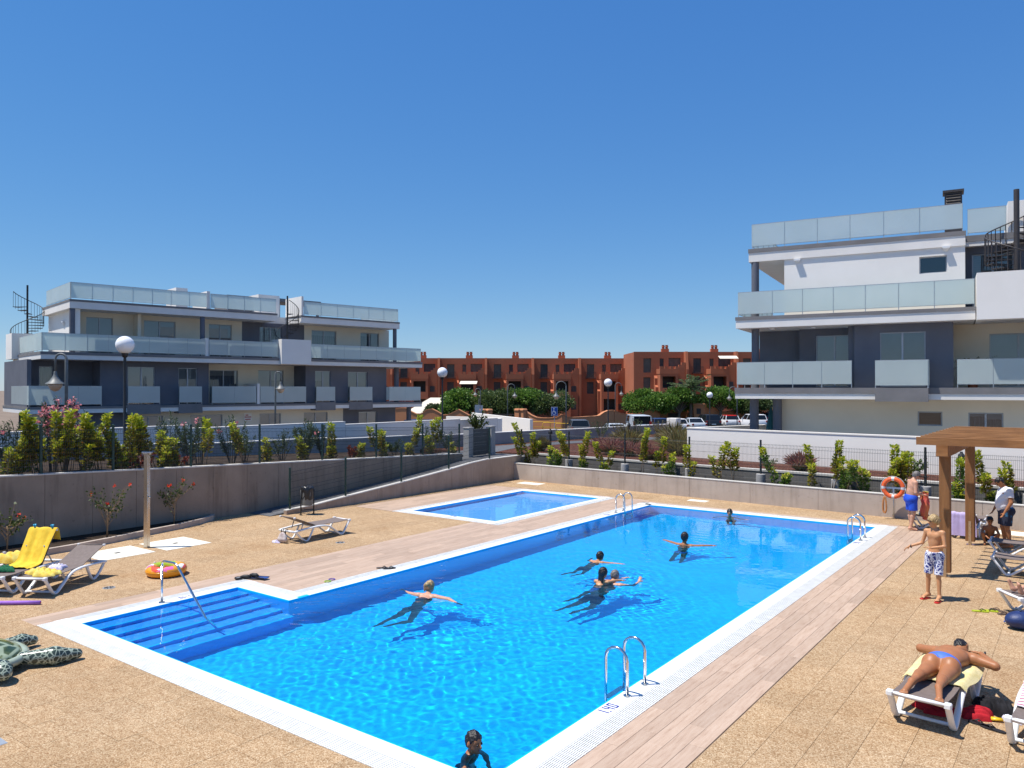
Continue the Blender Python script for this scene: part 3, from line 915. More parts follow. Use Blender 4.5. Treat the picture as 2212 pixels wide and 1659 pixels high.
# garden levels beyond
mb = MB()
def cwp(s): return (-24.8 + 0.183*s, 37.3 + 0.983*s)     # line of the capped boundary wall
poly = [(-20.6, fny(-20.6)+0.7), (8, fny(8)+0.7), (8, 29.5), (-8, 31.6), (-13.5, 33.2), (-17.5, 48.5), cwp(11.2), cwp(-9.5), (-22.6, 28.9)]
mb.prism(poly, 0.2, 1.02)
struct('garden', mb, M['gravel'])
mb = MB()
pa = [(-22.7, 26.0), (-22.5, 29.0), (-23.4, 32.0), (-22.6, 36.5), (-20.6, 41.0), (-19.6, 48.0), (-21.0, 48.2), (-22.0, 41.5), (-24.0, 37.0), (-24.9, 32.0), (-24.3, 28.6), (-24.2, 26.0)]
mb.prism(pa, 0.9, 1.03)
struct('garden_path', mb, M['paver'])

# wire mesh fences
def wire_panel(L, H, zdrop=0.0, bends=(0.12, 0.5, 0.94), sp=0.05, r=0.0042):
    mb = MB()
    n = max(2, int(L/sp))
    def prof(): 
        out = [(0.0, 0.03)]
        for b in bends:
            zc = H*b
            out += [(0.0, zc-0.055), (0.032, zc), (0.0, zc+0.055)]
        out.append((0.0, H))
        return out
    pr = prof()
    for i in range(n+1):
        x = L*i/n
        zb = zdrop*i/n
        mb.tube([(x, -y_, z+zb) for y_, z in pr], r, 3, False)
    for b in bends:
        for dz in (-0.055, 0.055):
            z = H*b + dz
            mb.tube([(0, 0.004, z), (L, 0.004, z+zdrop)], r*1.15, 3, False)
    for z in (0.31*H, 0.72*H): mb.tube([(0, 0.004, z), (L, 0.004, z+zdrop)], r*1.15, 3, False)
    return mb
def fence(label, posts, H, mat, group=None, ph=None, wire=None, ped=None, skip=()):
    """posts = [(x,y,z)]"""
    f = thing('wire_fence', label, 'fence', posts[0], 0, group)
    o = Vector(posts[0])
    for i, p in enumerate(posts):
        q = Vector(p) - o
        pb = MB().lathe([(0.036, -0.02), (0.036, H+0.10)], 10, q)
        for zz in (0.28, 0.80): pb.lathe([(0.052, H*zz-0.014), (0.058, H*zz), (0.052, H*zz+0.014)], 10, q)
        pb.lathe([(0.04, H+0.10), (0.04, H+0.125), (0.01, H+0.135)], 10, q)
        po = pb.build('post', mat, f, 40)
        if ped: MB().lathe([(0.17, -0.42), (0.165, 0.0), (0.15, 0.012)], 14, q).build('post_footing', M['concrete_grey'], po, 40)
        if i+1 < len(posts) and i not in skip:
            d = Vector(posts[i+1]) - Vector(p); L = math.hypot(d.x, d.y)
            zl = (0.36 if ped else 0.0)
            w_ = wire_panel(L-0.08, H+zl, d.z).build('wire_panel', wire or M['fence_wire'], f)
            w_.location = q + Vector((d.x/L*0.04, d.y/L*0.04, -zl)); w_.rotation_euler = (0, 0, math.atan2(d.y, d.x))
    return f
lp = [-1.2, 1.3, 3.8, 6.3, 8.75, 10.6, 12.93, 15.35, 17.93, 20.53, 23.1, 25.39]
fence('dark green wire fence on the tall retaining wall among yellow shrubs', [(-21.77, yy, lwt(yy)+0.035) for yy in lp], 1.14, M['fence_green'])
fence('dark green wire fence climbing with the ramp beside the litter bin', [(-20.53, yy, z+0.03) for yy, z in ((15.61,0.125),(17.93,0.295),(20.63,0.525),(23.3,0.78),(25.93,1.0))], 1.20, M['fence_green'])
fp = [(-20.7,28.55), (-18.0,28.2), (-15.15,28.05), (-12.24,27.75), (-9.41,27.5), (-6.78,27.45), (-4.07,27.15), (-1.35,26.95), (1.3,26.7)]
fence('dark grey wire fence on round concrete footings above the low wall', [(a, fny(a), 0.95) for a, b in fp], 1.10, M['fence_black'], ped=True)

# pedestrian gate with two pillars
M['gate_grey'] = surf('gate_grey_paint', (0.085,0.09,0.092))
gt = thing('garden_gate', 'grey metal gate with punched dots between concrete pillars', 'gate', (-22.25, 26.42, 0.95))
for yy in (0.0, 1.62):
    pl = MB().cbox(-0.17, 0.17, yy, yy+0.30, -0.1, 1.30, 0.012).build('pillar', M['concrete_grey'], gt)
    MB().cbox(-0.19, 0.19, yy-0.02, yy+0.32, 1.301, 1.35, 0.01).build('pillar_cap', M['concrete_grey'], pl)
gl = MB().box(-0.02, 0.02, 0.36, 1.56, 0.09, 1.20).build('gate_leaf', M['gate_grey'], gt)
fr = MB()
for a, b, c, d in ((0.31,0.36,0.07,1.24), (1.56,1.61,0.07,1.24)): fr.box(-0.03, 0.03, a, b, c, d)
for c, d in ((0.07,0.09), (1.20,1.24)): fr.box(-0.029, 0.029, 0.361, 1.559, c, d)
fr.build('gate_frame', M['gate_grey'], gt)
dots = MB()
for zz in (0.24, 0.50, 0.62, 0.90, 1.06):
    for i in range(10): dots.box(0.021, 0.024, 0.52+0.095*i, 0.545+0.095*i, zz, zz+0.025)
tag(dots.build('punched_dots', M['blind'], gl), kind='stuff')

# boundary walls
cw = thing('boundary_wall', 'low grey boundary wall with thin white cap behind the wire fence', 'wall', (0,0,0))
secs = [(-33, 1.95), (-27, 1.95), (-21, 1.86), (-14.5, 1.78), (-8, 1.70), (0.3, 1.63), (5.5, 1.60), (11.2, 1.60)]
for (a, za), (b, zb) in zip(secs[:-1], secs[1:]):
    wallbox(MB(), cwp(a+0.005), cwp(b-0.005), 0.2, 0.3, zb, zb).build('wall_section', M['concrete_grey'], cw)
    n = Vector((0.983, -0.183))*0.02
    p, q = cwp(a), cwp(b)
    wallbox(MB(), (p[0]+n.x, p[1]+n.y), (q[0]+n.x, q[1]+n.y), 0.24, zb+0.001, zb+0.045, zb+0.045).build('wall_cap', M['slab_white'], cw)
MB().cbox(-22.75, -22.05, 48.0, 48.7, 0.3, 2.05, 0.01).build('end_pillar', M['plaster_white'], cw)
ww = thing('apartment_garden_wall', 'long pale wall stepping down in front of the left apartments', 'wall', (0,0,0))
for a, b, z in ((-3,10,2.38), (10.02,20,2.28), (20.02,29.5,2.12), (29.52,39.5,1.96), (39.52,43.6,1.9)):
    wallbox(MB(), (-33.8, a), (-33.8, b), 0.25, 0.0, z, z).build('wall_section', M['plaster_white'], ww)
    wallbox(MB(), (-33.78, a), (-33.78, b), 0.29, z+0.001, z+0.05, z+0.05).build('wall_cap', M['slab_white'], ww)
cv = MB()
cp = [(-33.8 - 1.6*(1-math.cos(R(t))), 43.62 + 1.6*math.sin(R(t))) for t in range(0, 100, 10)] + [(-40, 45.3)]
for p, q in zip(cp[:-1], cp[1:]): wallbox(cv, p, q, 0.22, -0.3, 1.9, 1.9)
cv.build('curved_end', M['plaster_white'], ww)
lw2 = MB(); wallbox(lw2, (-43.2, 52.0), (-33.5, 47.2), 0.25, -0.5, 1.95, 1.75)
tag(lw2.build('parking_wall', M['plaster_white']), 'sunlit white wall beyond the left apartments hiding parked cars', 'wall')
# white wall of the right apartments
wr = thing('white_garden_wall', 'smooth white wall in front of the right apartments behind the fence', 'wall', (0,0,0))
A, B = (-14.1, 31.8), (6.0, 28.95)
wallbox(MB(), A, B, 0.22, 0.4, 2.28, 2.28).build('wall_front', M['plaster_white'], wr)
wallbox(MB(), (A[0]-0.02, A[1]-0.02), (B[0], B[1]-0.02), 0.26, 2.281, 2.33, 2.33).build('wall_cap', M['slab_white'], wr)
wallbox(MB(), (-11.5, 38.8), (-13.95, 32.05), 0.2, 0.4, 2.28, 2.28).build('wall_return', M['plaster_white'], wr)
wallbox(MB(), (-11.48, 38.8), (-13.93, 32.05), 0.24, 2.281, 2.33, 2.33).build('wall_cap', M['slab_white'], wr)
tr = MB(); tr.prism([(-13.9, 32.1), (8, 29.4), (8, 45), (-11.4, 42), (-11.4, 38.9)], 0.3, 1.15)
struct('apartment_terrace', tr, M['stone_grey'])
for (a, b, za, zb) in (((-12.6,41.5), (-6.5,40.2), 0.2, 2.0), ((-13.2,45.5), (-5.0,44.0), 0.2, 2.15), ((-10.8,38.0), (-7.2,37.4), 1.15, 2.75), ((-16.8,52.5), (-11.2,51.2), 0.2, 1.75), ((-13.5,56.5), (-6,55), 0, 2.2)):
    mb = MB(); wallbox(mb, a, b, 0.25, za, zb, zb)
    tag(mb.build('terrace_wall', M['plaster_white']), 'white stepped terrace wall seen beside the right apartments columns', 'wall', 'stepped terrace walls of the right apartments')
# parking lot and its asphalt
mb = MB(); mb.add([(-70,49.5,GZ+0.006),(-20,49.5,GZ+0.006),(-20,99,GZ+0.006),(-70,99,GZ+0.006)], [(0,1,2,3)])
struct('car_park', mb, M['asphalt'])
# ------------------------------------------------------------------ buildings (local x along the facade, y back into the building)
def wall_open(mb, x0, x1, z0, z1, y0, y1, ops=()):
    """wall slab with rectangular openings (xa,xb,za,zb)"""
    xs = sorted({x0, x1, *[v for o in ops for v in (max(o[0],x0), min(o[1],x1))]})
    for a, b in zip(xs[:-1], xs[1:]):
        if b - a < 1e-5: continue
        m = (a+b)/2
        cuts = sorted([(max(o[2],z0), min(o[3],z1)) for o in ops if o[0] < m < o[1]])
        z = z0
        for c, d in cuts:
            if c > z + 1e-5: mb.box(a, b, y0, y1, z, c)
            z = max(z, d)
        if z1 > z + 1e-5: mb.box(a, b, y0, y1, z, z1)
    return mb
def window(par, x0, x1, z0, z1, y, leaves=2, blind=1.0, curtain=False, dep=0.10, fw=0.05, name='window', room=True):
    """aluminium sliding window set dep behind the wall face y"""
    f = MB(); yf = y + dep
    f.box(x0, x0+fw, yf, yf+0.06, z0, z1); f.box(x1-fw, x1, yf, yf+0.06, z0, z1)
    f.box(x0+fw, x1-fw, yf+0.001, yf+0.059, z0, z0+fw); f.box(x0+fw, x1-fw, yf+0.001, yf+0.059, z1-fw, z1)
    w = (x1-x0-2*fw)/leaves
    for k in range(1, leaves): f.box(x0+fw+w*k-0.035, x0+fw+w*k+0.035, yf-0.012, yf+0.058, z0+fw, z1-fw)
    o = f.build(name, M['alu'], par)
    for k in range(leaves):
        a, b = x0+fw+w*k, x0+fw+w*(k+1)
        MB().add([(a,yf+0.03,z0+fw),(b,yf+0.03,z0+fw),(b,yf+0.03,z1-fw),(a,yf+0.03,z1-fw)], [(0,1,2,3)]).build('pane', M['pane'], o)
        if not np.isscalar(blind) or blind > 0:
            bl = MB(); zb = z1-fw-(z1-z0-2*fw)*(blind if np.isscalar(blind) else blind[k])
            n = max(2, int((z1-fw-zb)/0.09)); zz = np.linspace(zb, z1-fw, n+1)
            for i in range(n):
                bl.add([(a,yf+0.075,zz[i]),(b,yf+0.075,zz[i]),(b,yf+0.09,zz[i+1]),(a,yf+0.09,zz[i+1])], [(0,1,2,3)])
            bl.build('roller_shutter', M['blind'], o)
    if curtain:
        n = 40; xx = np.linspace(x0+fw, x1-fw, n)
        P = np.array([[(x, yf+0.16+0.03*math.sin(i*1.9), z) for i, x in enumerate(xx)] for z in (z0+fw, z1-fw)])
        MB().grid(P).build('curtain', M['curtain'], o, True)
    if room: MB().add([(x0,yf+0.3,z0),(x1,yf+0.3,z0),(x1,yf+0.3,z1),(x0,yf+0.3,z1)], [(0,1,2,3)]).build('dark_room', M['dark_room'], o)  # dark sheet drawn in place of the unlit room behind the glass
    return o
def railing(par, p, q, z0, H=1.0, joints=None, n=None, gap=0.07, thin=0.02):
    """frosted glass railing from p to q (xy): handrail, feet and separate glass panels"""
    p, q = Vector(p), Vector(q); d = q - p; L = d.length; d.normalize(); nn = Vector((-d.y, d.x))
    r = MB()
    def bar(a, b, za, zb, t):
        A, B = p + d*a, p + d*b
        v = []
        for z in (za, zb): v += [(A.x-nn.x*t, A.y-nn.y*t, z), (B.x-nn.x*t, B.y-nn.y*t, z), (B.x+nn.x*t, B.y+nn.y*t, z), (A.x+nn.x*t, A.y+nn.y*t, z)]
        r.add(v, [(0,3,2,1),(4,5,6,7),(0,1,5,4),(1,2,6,5),(2,3,7,6),(3,0,4,7)])
    bar(0, L, z0+H-0.03, z0+H, 0.022); bar(0.0, L, z0+gap, z0+gap+0.018, 0.016)
    n = n or max(1, round(L/1.22))
    js = joints if joints is not None else [L*i/n for i in range(n+1)]
    if joints is not None: n = len(js)-1
    for s in js:
        a = min(max(s-0.015, 0), L-0.03); bar(a, a+0.03, z0-0.03, z0+gap, 0.012); bar(a+0.004, a+0.026, z0+gap+0.018, z0+H-0.03, 0.012)
    o = r.build('railing', M['alu_rail'], par)
    for a, b in zip(js[:-1], js[1:]):
        g_ = MB(); A, B = p + d*(a+0.012), p + d*(b-0.012)
        t = 0.006; v = []
        off = nn*(-0.02)
        for z in (z0+gap+0.012, z0+H-0.028):
            v += [(A.x+off.x-nn.x*t, A.y+off.y-nn.y*t, z), (B.x+off.x-nn.x*t, B.y+off.y-nn.y*t, z), (B.x+off.x+nn.x*t, B.y+off.y+nn.y*t, z), (A.x+off.x+nn.x*t, A.y+off.y+nn.y*t, z)]
        g_.add(v, [(0,3,2,1),(4,5,6,7),(0,1,5,4),(1,2,6,5),(2,3,7,6),(3,0,4,7)]).build('glass_panel', M['frosted'], o)
    return o
def slab_edge(par, x0, x1, y0, y1, z0, z1, trim=0.16, name='slab'):
    s = MB().box(x0, x1, y0, y1, z0, z1-trim).build(name, M['slab_white'], par)
    MB().box(x0-0.02, x1+0.02, y0-0.025, y1, z1-trim+0.001, z1).build('stone_trim', M['stone_grey'], s)
    return s
def spiral(label, par_loc, rz, r, z0, z1, poletop, a0, turns, mat, treads=14, rail_h=1.0, group=None, r_in=0.06, bal_r=0.011):
    t = thing('spiral_staircase', label, 'staircase', par_loc, rz, group)
    MB().lathe([(r_in, z0), (r_in, poletop)], 12).build('pole', mat, t, 40)
    for k in range(treads):
        a = a0 + turns*360*k/treads; b = a + turns*360/treads*1.15
        z = z0 + (z1-z0)*(k+1)/treads
        m = MB(); pts = [(0.04*math.cos(R(a)), 0.04*math.sin(R(a)))]
        for i in range(4): w = R(a + (b-a)*i/3); pts.append((r*math.cos(w), r*math.sin(w)))
        if turns < 0: pts = pts[::-1]
        m.prism(pts, z-0.035, z); m.build('tread', mat, t)
    n = 60
    hp = [(r*math.cos(R(a0+turns*360*i/n)), r*math.sin(R(a0+turns*360*i/n)), z0 + (z1-z0)*i/n + rail_h) for i in range(n+1)]
    MB().tube(hp, 0.025, 6).build('handrail', mat, t, True)
    bal = MB(); nb = 34
    for i in range(nb+1):
        w = R(a0+turns*360*i/nb); z = z0 + (z1-z0)*i/nb
        bal.tube([(r*math.cos(w), r*math.sin(w), z-0.02), (r*math.cos(w), r*math.sin(w), z+rail_h)], bal_r, 4, False)
    tag(bal.build('balusters', mat, t), kind='stuff')
    return t

# ---------- left apartment building
LB_LOC, LB_RZ = (-48.95, 19.64, 0), R(79.5)
lb = thing('apartment_building', 'long white and slate blue apartment block with frosted balconies behind the hedge', 'building', LB_LOC, LB_RZ)
T0, T1 = 0.0, 27.4
slab_edge(lb, T0, T1, 0, 7.9, 5.78, 6.22, 0.17, 'terrace_slab')
slab_edge(lb, 1.68, 15.05, 0.8, 7.9, 8.93, 9.48, 0.13, 'roof_slab'); slab_edge(lb, 16.95, 25.7, 0.8, 7.9, 8.93, 9.48, 0.13, 'roof_slab')
MB().box(15.09, 16.91, 3.2, 7.8, 8.95, 9.46).build('roof_slab', M['slab_white'], lb)
slab_edge(lb, -0.55, 27.7, 0.45, 7.9, 2.55, 2.95, 0.14, 'first_floor_slab')
def lwall(x0, x1, z0, z1, y, m, ops=(), t=0.25, nm='wall'):
    mb = MB(); wall_open(mb, x0, x1, z0, z1, y, y+t, ops); return mb.build(nm, M[m], lb)
# top storey
W2 = [(3.08,4.65), (6.56,8.61), (10.9,12.55)]
lwall(2.3, 13.3, 6.22, 8.93, 2.8, 'plaster_cream', [(a,b,6.25,8.62) for a,b in W2])
lwall(13.302, 18.24, 6.22, 8.93, 2.8, 'plaster_blue', [(14.66,16.39,6.25,8.62)])
lwall(18.242, 26.0, 6.22, 8.93, 2.8, 'plaster_cream', [(18.88,21.04,6.25,8.60), (23.25,25.03,6.25,8.62)])
for i, (a, b) in enumerate(W2 + [(14.66,16.39), (18.88,21.04), (23.25,25.03)]):
    window(lb, a, b, 6.25, 8.62 if i != 4 else 8.60, 2.8, 2, [1.0,1.0,0.4,0.95,0.15,(0.1,0.75)][i], i in (2,4,5))
MB().box(2.02, 2.3, 0.98, 7.8, 6.22, 8.93).build('end_wall', M['plaster_white'], lb)
MB().box(25.75, 26.0, 3.06, 7.8, 6.22, 8.92).build('end_wall', M['plaster_cream'], lb)
MB().box(5.9, 6.1, 1.9, 2.79, 6.22, 8.92).build('screen_wall', M['plaster_cream'], lb)
for u in (1.9, 9.75, 25.35): MB().lathe([(0.16, 6.22), (0.16, 8.92)] , 14, (u if u != 1.9 else 1.86, 0.98, 0)).build('column', M['plaster_blue'], lb, 40)
# roof and terrace railings
RZ = 9.5
railing(lb, (1.75, 0.87), (10.0, 0.87), RZ, 1.03, n=7); railing(lb, (10.25, 0.87), (15.0, 0.87), RZ, 1.03, n=4); railing(lb, (17.2, 0.87), (25.6, 0.87), RZ, 1.03, n=6)
railing(lb, (1.75, 7.0), (1.75, 0.89), RZ, 1.03, n=5); railing(lb, (25.6, 0.89), (25.6, 6.5), RZ, 1.03, n=6)
TZ = 6.24
railing(lb, (0.08, 0.07), (9.6, 0.07), TZ, 1.10, n=8); railing(lb, (9.85, 0.07), (14.75, 0.07), TZ, 1.10, n=4); railing(lb, (17.25, 0.07), (27.3, 0.07), TZ, 1.10, n=7)
railing(lb, (0.08, 6.2), (0.08, 0.09), TZ, 1.10, n=5); railing(lb, (27.3, 0.09), (27.3, 6.5), TZ, 1.10, n=6)
for a, y0, z in ((10.02, 0.9, 9.48), (9.62, 0.1, 6.22)): MB().box(a, a+0.21, y0, y0+2.6, z+0.001, z+1.2).build('divider', M['plaster_white'], lb)
# stair tower box and roof heads
MB().box(14.85, 17.15, -0.35, 1.2, 5.80, 7.58).build('tower_box', M['plaster_white'], lb)
MB().box(17.0, 17.16, 0.85, 3.4, 9.5, 10.9).build('parapet_fin', M['plaster_white'], lb)
for (a, b, y0, y1, z0, z1, m) in ((15.2,16.9,4.2,6.4,9.47,11.2,'plaster_white'), (9.2,10.0,4.4,6.4,9.49,11.2,'plaster_white'), (13.2,15.1,5.2,7.6,9.49,11.1,'stone_grey'), (17.2,21.0,5.2,7.6,10.9,11.15,'stone_grey')):
    MB().box(a, b, y0, y1, z0, z1).build('roof_block', M[m], lb)
for u in (17.4, 20.8): MB().box(u-0.08, u+0.08, 5.3, 5.5, 9.49, 10.899).build('roof_post', M['stone_grey'], lb)
# first floor
F0 = 2.96
lwall(3.43, 10.2, F0, 5.78, 1.0, 'plaster_blue', [(5.03,6.70,2.98,5.44), (8.18,9.43,2.98,5.42)])
lwall(17.42, 24.56, F0, 5.78, 1.0, 'plaster_blue', [(18.21,19.54,2.98,5.38), (21.02,22.80,2.98,5.36)])
for i, (a, b, t) in enumerate(((5.03,6.70,5.44), (8.18,9.43,5.42), (18.21,19.54,5.38), (21.02,22.80,5.36))):
    window(lb, a, b, 2.98, t, 1.0, 2, (0.95,0.95,(0.3,0.9),0.92)[i], i == 2)
lwall(10.2, 17.4, F0, 5.78, 2.8, 'plaster_cream', [(10.95,13.01,2.98,5.36), (14.55,16.56,2.98,5.41)])
window(lb, 10.95, 13.01, 2.98, 5.36, 2.8, 2, 0.15, True); window(lb, 14.55, 16.56, 2.98, 5.41, 2.8, 2, (0.5,0.3), True)
lwall(-0.45, 3.43, F0, 5.78, 2.8, 'plaster_blue', [(0.48,1.23,2.98,5.42)]); window(lb, 0.48, 1.23, 2.98, 5.42, 2.8, 1, 0.0, True)
for a, b in ((3.43,3.68), (9.95,10.2), (17.42,17.67), (24.31,24.56)): MB().box(a+0.001, b-0.001, 1.251, 6.5, F0, 5.77).build('side_wall', M['plaster_blue'], lb)
MB().box(-0.5, -0.28, 1.0, 7.8, F0, 5.77).build('end_wall', M['plaster_blue'], lb)
MB().box(24.3, 24.31, 6.6, 7.8, F0, 5.77).build('end_wall', M['plaster_blue'], lb)
MB().lathe([(0.2, F0), (0.2, 5.77)], 14, (25.6, 1.1, 0)).build('column', M['plaster_blue'], lb, 40)
for a, b, n in ((-0.5,3.4,3), (10.22,13.35,2), (13.65,17.2,2), (24.5,27.6,2)): railing(lb, (a, 0.52), (b, 0.52), 3.0, 1.2, n=n)
railing(lb, (-0.48, 5.5), (-0.48, 0.54), 3.0, 1.2, n=4); railing(lb, (27.6, 0.54), (27.6, 7), 3.0, 1.2, n=5)
MB().box(13.42, 13.60, 0.47, 2.79, 2.96, 4.4).build('divider', M['plaster_white'], lb)
for a, b in ((4.85,6.85), (8.0,9.55), (17.95,19.6), (20.8,22.9)):
    MB().box(a, b, 0.4, 1.25, 2.42, 3.02).build('balconette', M['stone_grey'], lb)
    railing(lb, (a+0.03, 0.43), (b-0.03, 0.43), 3.06, 1.13, n=1)
# ground floor
lwall(-0.3, 20.94, -0.6, 2.55, 1.6, 'plaster_cream', [(14.1,15.76,-0.2,2.24), (17.6,19.6,-0.2,2.24), (9.2,11.4,-0.2,2.24), (5.6,7.4,-0.2,2.24)])
for a, b in ((14.1,15.76), (17.6,19.6), (9.2,11.4), (5.6,7.4)): window(lb, a, b, -0.2, 2.24, 1.6, 2, 1.0)
lwall(20.94, 25.85, -0.6, 2.55, 1.6, 'plaster_blue', [(22.36,24.07,-0.2,2.2)]); window(lb, 22.36, 24.07, -0.2, 2.2, 1.6, 2, 1.0)
MB().box(25.6, 25.85, 1.86, 7.8, -0.6, 2.54).build('end_wall', M['plaster_blue'], lb)
MB().box(2.8, 5.4, 1.45, 1.599, -0.6, 2.54).build('entrance_wall', M['plaster_blue'], lb)
window(lb, 3.3, 4.2, -0.2, 2.36, 1.35, 1, 1.0, room=False)
MB().lathe([(0.2, -0.6), (0.2, 2.54)], 14, (26.9, 1.2, 0)).build('column', M['plaster_blue'], lb, 40)
sg = MB().box(12.95, 13.5, 1.57, 1.597, 1.75, 2.3).build('for_sale_sign', M['plaster_white'], lb)
for zz, x0, x1 in ((2.12, 13.05, 13.25), (1.98, 12.98, 13.47), (1.82, 13.02, 13.42)): MB().box(x0, x1, 1.562, 1.569, zz, zz+0.07).build('sign_lettering', surf('sign_red', (0.45,0.05,0.05)), sg)
MB().box(0.3, 25.5, 6.0, 7.7, -0.6, 2.54).build('core', M['dark_room'], lb); MB().box(0.3, 24.2, 6.6, 7.7, 2.96, 5.77).build('core', M['plaster_cream'], lb)
MB().box(2.4, 25.6, 6.6, 7.7, 6.23, 8.92).build('core', M['plaster_cream'], lb)
# side stair and box on the sunny end
MB().box(-0.35, 0.9, 6.3, 8.2, 5.95, 7.6).build('tower_box', M['plaster_white'], lb)
def lbp(u, y, z=0.0):
    c, s = math.cos(LB_RZ), math.sin(LB_RZ)
    return (LB_LOC[0] + u*c - y*s, LB_LOC[1] + u*s + y*c, z)
sg_ = 'spiral staircases on the left apartments'
spiral('dark spiral staircase at the sunny end of the left apartments roof', lbp(0.75, 7.6), LB_RZ, 0.95, 6.22, 9.48, 10.9, 100, 1.1, M['black_metal'], 16)
spiral('dark spiral staircase in the middle gap of the left apartments', lbp(15.95, 1.0), LB_RZ, 0.82, 6.22, 9.48, 10.85, 250, -1.0, M['black_metal'], 15)
sl = thing('wall_light', 'small white wall light on the sunny end of the left apartments', 'lamp', lbp(2.02, 3.6, 8.3), LB_RZ)
MB().box(-0.14, 0.0, -0.14, 0.14, -0.06, 0.07).build('housing', M['white_plastic'], sl); MB().add([(-0.13,-0.12,-0.061),(-0.13,0.12,-0.061),(-0.005,0.05,-0.3),(-0.005,-0.05,-0.3)], [(0,1,2,3)]).build('shade', M['white_plastic'], sl)
# neighbouring block at the far left edge
nb = thing('apartment_annex', 'white annex with glass balconies at the end of the left apartments', 'building', lbp(-1.2, 8.6), LB_RZ)
MB().box(-3.2, 0.2, 0.6, 5, -0.6, 2.55).build('wall', M['plaster_blue'], nb); MB().box(-3.2, 0.4, -0.2, 5, 2.56, 2.95).build('slab', M['slab_white'], nb)
MB().box(-0.15, 0.25, -0.25, 0.15, 2.951, 4.45).build('pier', M['plaster_white'], nb); MB().box(-3.2, -0.2, 2.5, 5, 2.951, 5.6).build('upper_wall', M['plaster_white'], nb)
railing(nb, (-3.1, -0.1), (-0.2, -0.1), 3.0, 1.15, n=3)
spiral('dark spiral staircase beside the annex of the left apartments', lbp(-1.6, 9.9), LB_RZ, 0.9, 2.95, 6.1, 7.3, 40, 1.0, M['black_metal'], 15)

# ---------- right apartment building
RB_LOC, RB_RZ = (-12.04, 32.18, 0), R(7.5)
rb = thing('apartment_building', 'near white and slate grey apartment block with frosted glass terraces above the pergola', 'building', RB_LOC, RB_RZ)
def rwall(x0, x1, z0, z1, y, m, ops=(), t=0.25, nm='wall'):
    mb = MB(); wall_open(mb, x0, x1, z0, z1, y, y+t, ops); return mb.build(nm, M[m], rb)
XE = 14.0
slab_edge(rb, 0.0, 8.8, 0.0, 9, 6.60, 7.08, 0.14, 'terrace_slab'); slab_edge(rb, 8.85, XE, 0.0, 9, 6.60, 7.08, 0.14, 'terrace_slab')
slab_edge(rb, 0.42, 8.5, 0.6, 9, 9.49, 10.05, 0.17, 'roof_slab')
slab_edge(rb, 8.52, XE, 1.75, 9, 9.62, 10.04, 0.24, 'roof_slab')
slab_edge(rb, -0.03, XE, 0.0, 9, 3.60, 4.06, 0.24, 'first_floor_slab')
ry = 0.68
railing(rb, (0.55, ry), (8.42, ry), 10.07, 1.05, joints=[0, 1.35, 2.65, 3.9, 5.14, 6.41, 7.87], gap=0.09)
railing(rb, (8.6, 1.85), (9.9, 1.85), 10.06, 1.05, n=1, gap=0.09); railing(rb, (0.55, 8), (0.55, ry+0.02), 10.07, 1.05, n=6, gap=0.09)
railing(rb, (0.1, 0.06), (8.78, 0.06), 7.10, 1.04, joints=[0, 1.41, 2.6, 3.78, 4.96, 6.14, 7.36, 8.68], gap=0.09)
railing(rb, (0.1, 7.5), (0.1, 0.08), 7.10, 1.04, n=6, gap=0.09)
# top storey
rwall(1.88, 8.49, 7.08, 9.49, 0.66, 'plaster_white', [(6.94,7.89,8.52,9.18)]); window(rb, 6.94, 7.89, 8.52, 9.18, 0.66, 1, 0, dep=0.14, fw=0.04)
MB().box(1.88, 2.1, 0.911, 8.9, 7.09, 9.48).build('side_wall', M['plaster_white'], rb)
MB().box(8.24, 8.485, 0.911, 2.2, 7.09, 9.61).build('side_wall', M['plaster_blue'], rb)
rwall(8.5, XE, 7.08, 9.62, 2.05, 'plaster_blue', [(8.75,10.15,7.12,9.34)]); window(rb, 8.75, 10.15, 7.12, 9.34, 2.05, 2, 0.95)
MB().box(9.95, XE, 1.8, 4, 10.041, 11.25).build('stair_head', M['plaster_white'], rb)
MB().box(8.83, XE, -0.5, -0.28, 6.55, 8.27).build('tower_parapet', M['plaster_white'], rb); MB().box(8.83, 9.02, -0.28, 1.4, 6.55, 8.265).build('tower_side', M['plaster_white'], rb)
MB().box(9.03, XE, -0.279, 0.2, 6.55, 6.599).build('tower_floor', M['plaster_white'], rb)
for z0, z1 in ((7.08,9.49), (4.06,6.60)): MB().lathe([(0.16, z0), (0.16, z1)], 18, (0.66, 0.76, 0)).build('column', M['plaster_blue'], rb, 40)
for u, yy in ((0.6, 0.8), (1.54, 0.9)): MB().lathe([(0.19, 0.6), (0.19, 3.60)], 18, (u, yy, 0)).build('column', M['plaster_blue'], rb, 40)
# first floor
rwall(4.59, 8.09, 4.06, 6.60, 0.66, 'plaster_blue', [(5.53,7.15,4.1,6.27)])
window(rb, 5.53, 7.15, 4.1, 6.27, 0.66, 2, (0.52,0.52), True)
rwall(0.5, 2.29, 4.06, 6.60, 2.4, 'plaster_blue'); rwall(2.29, 4.59, 4.06, 6.60, 1.9, 'plaster_blue', [(2.95,4.45,4.1,6.3)])
window(rb, 2.95, 4.45, 4.1, 6.3, 1.9, 2, 0.96)
MB().box(4.34, 4.588, 0.911, 2.4, 4.07, 6.59).build('side_wall', M['plaster_blue'], rb); MB().box(7.85, 8.088, 0.911, 2.9, 4.07, 6.59).build('side_wall', M['plaster_blue'], rb)
rwall(8.09, XE, 4.06, 6.60, 2.5, 'plaster_cream', [(9.35,11.3,4.1,6.2)]); window(rb, 9.35, 11.3, 4.1, 6.2, 2.5, 2, 0.95)
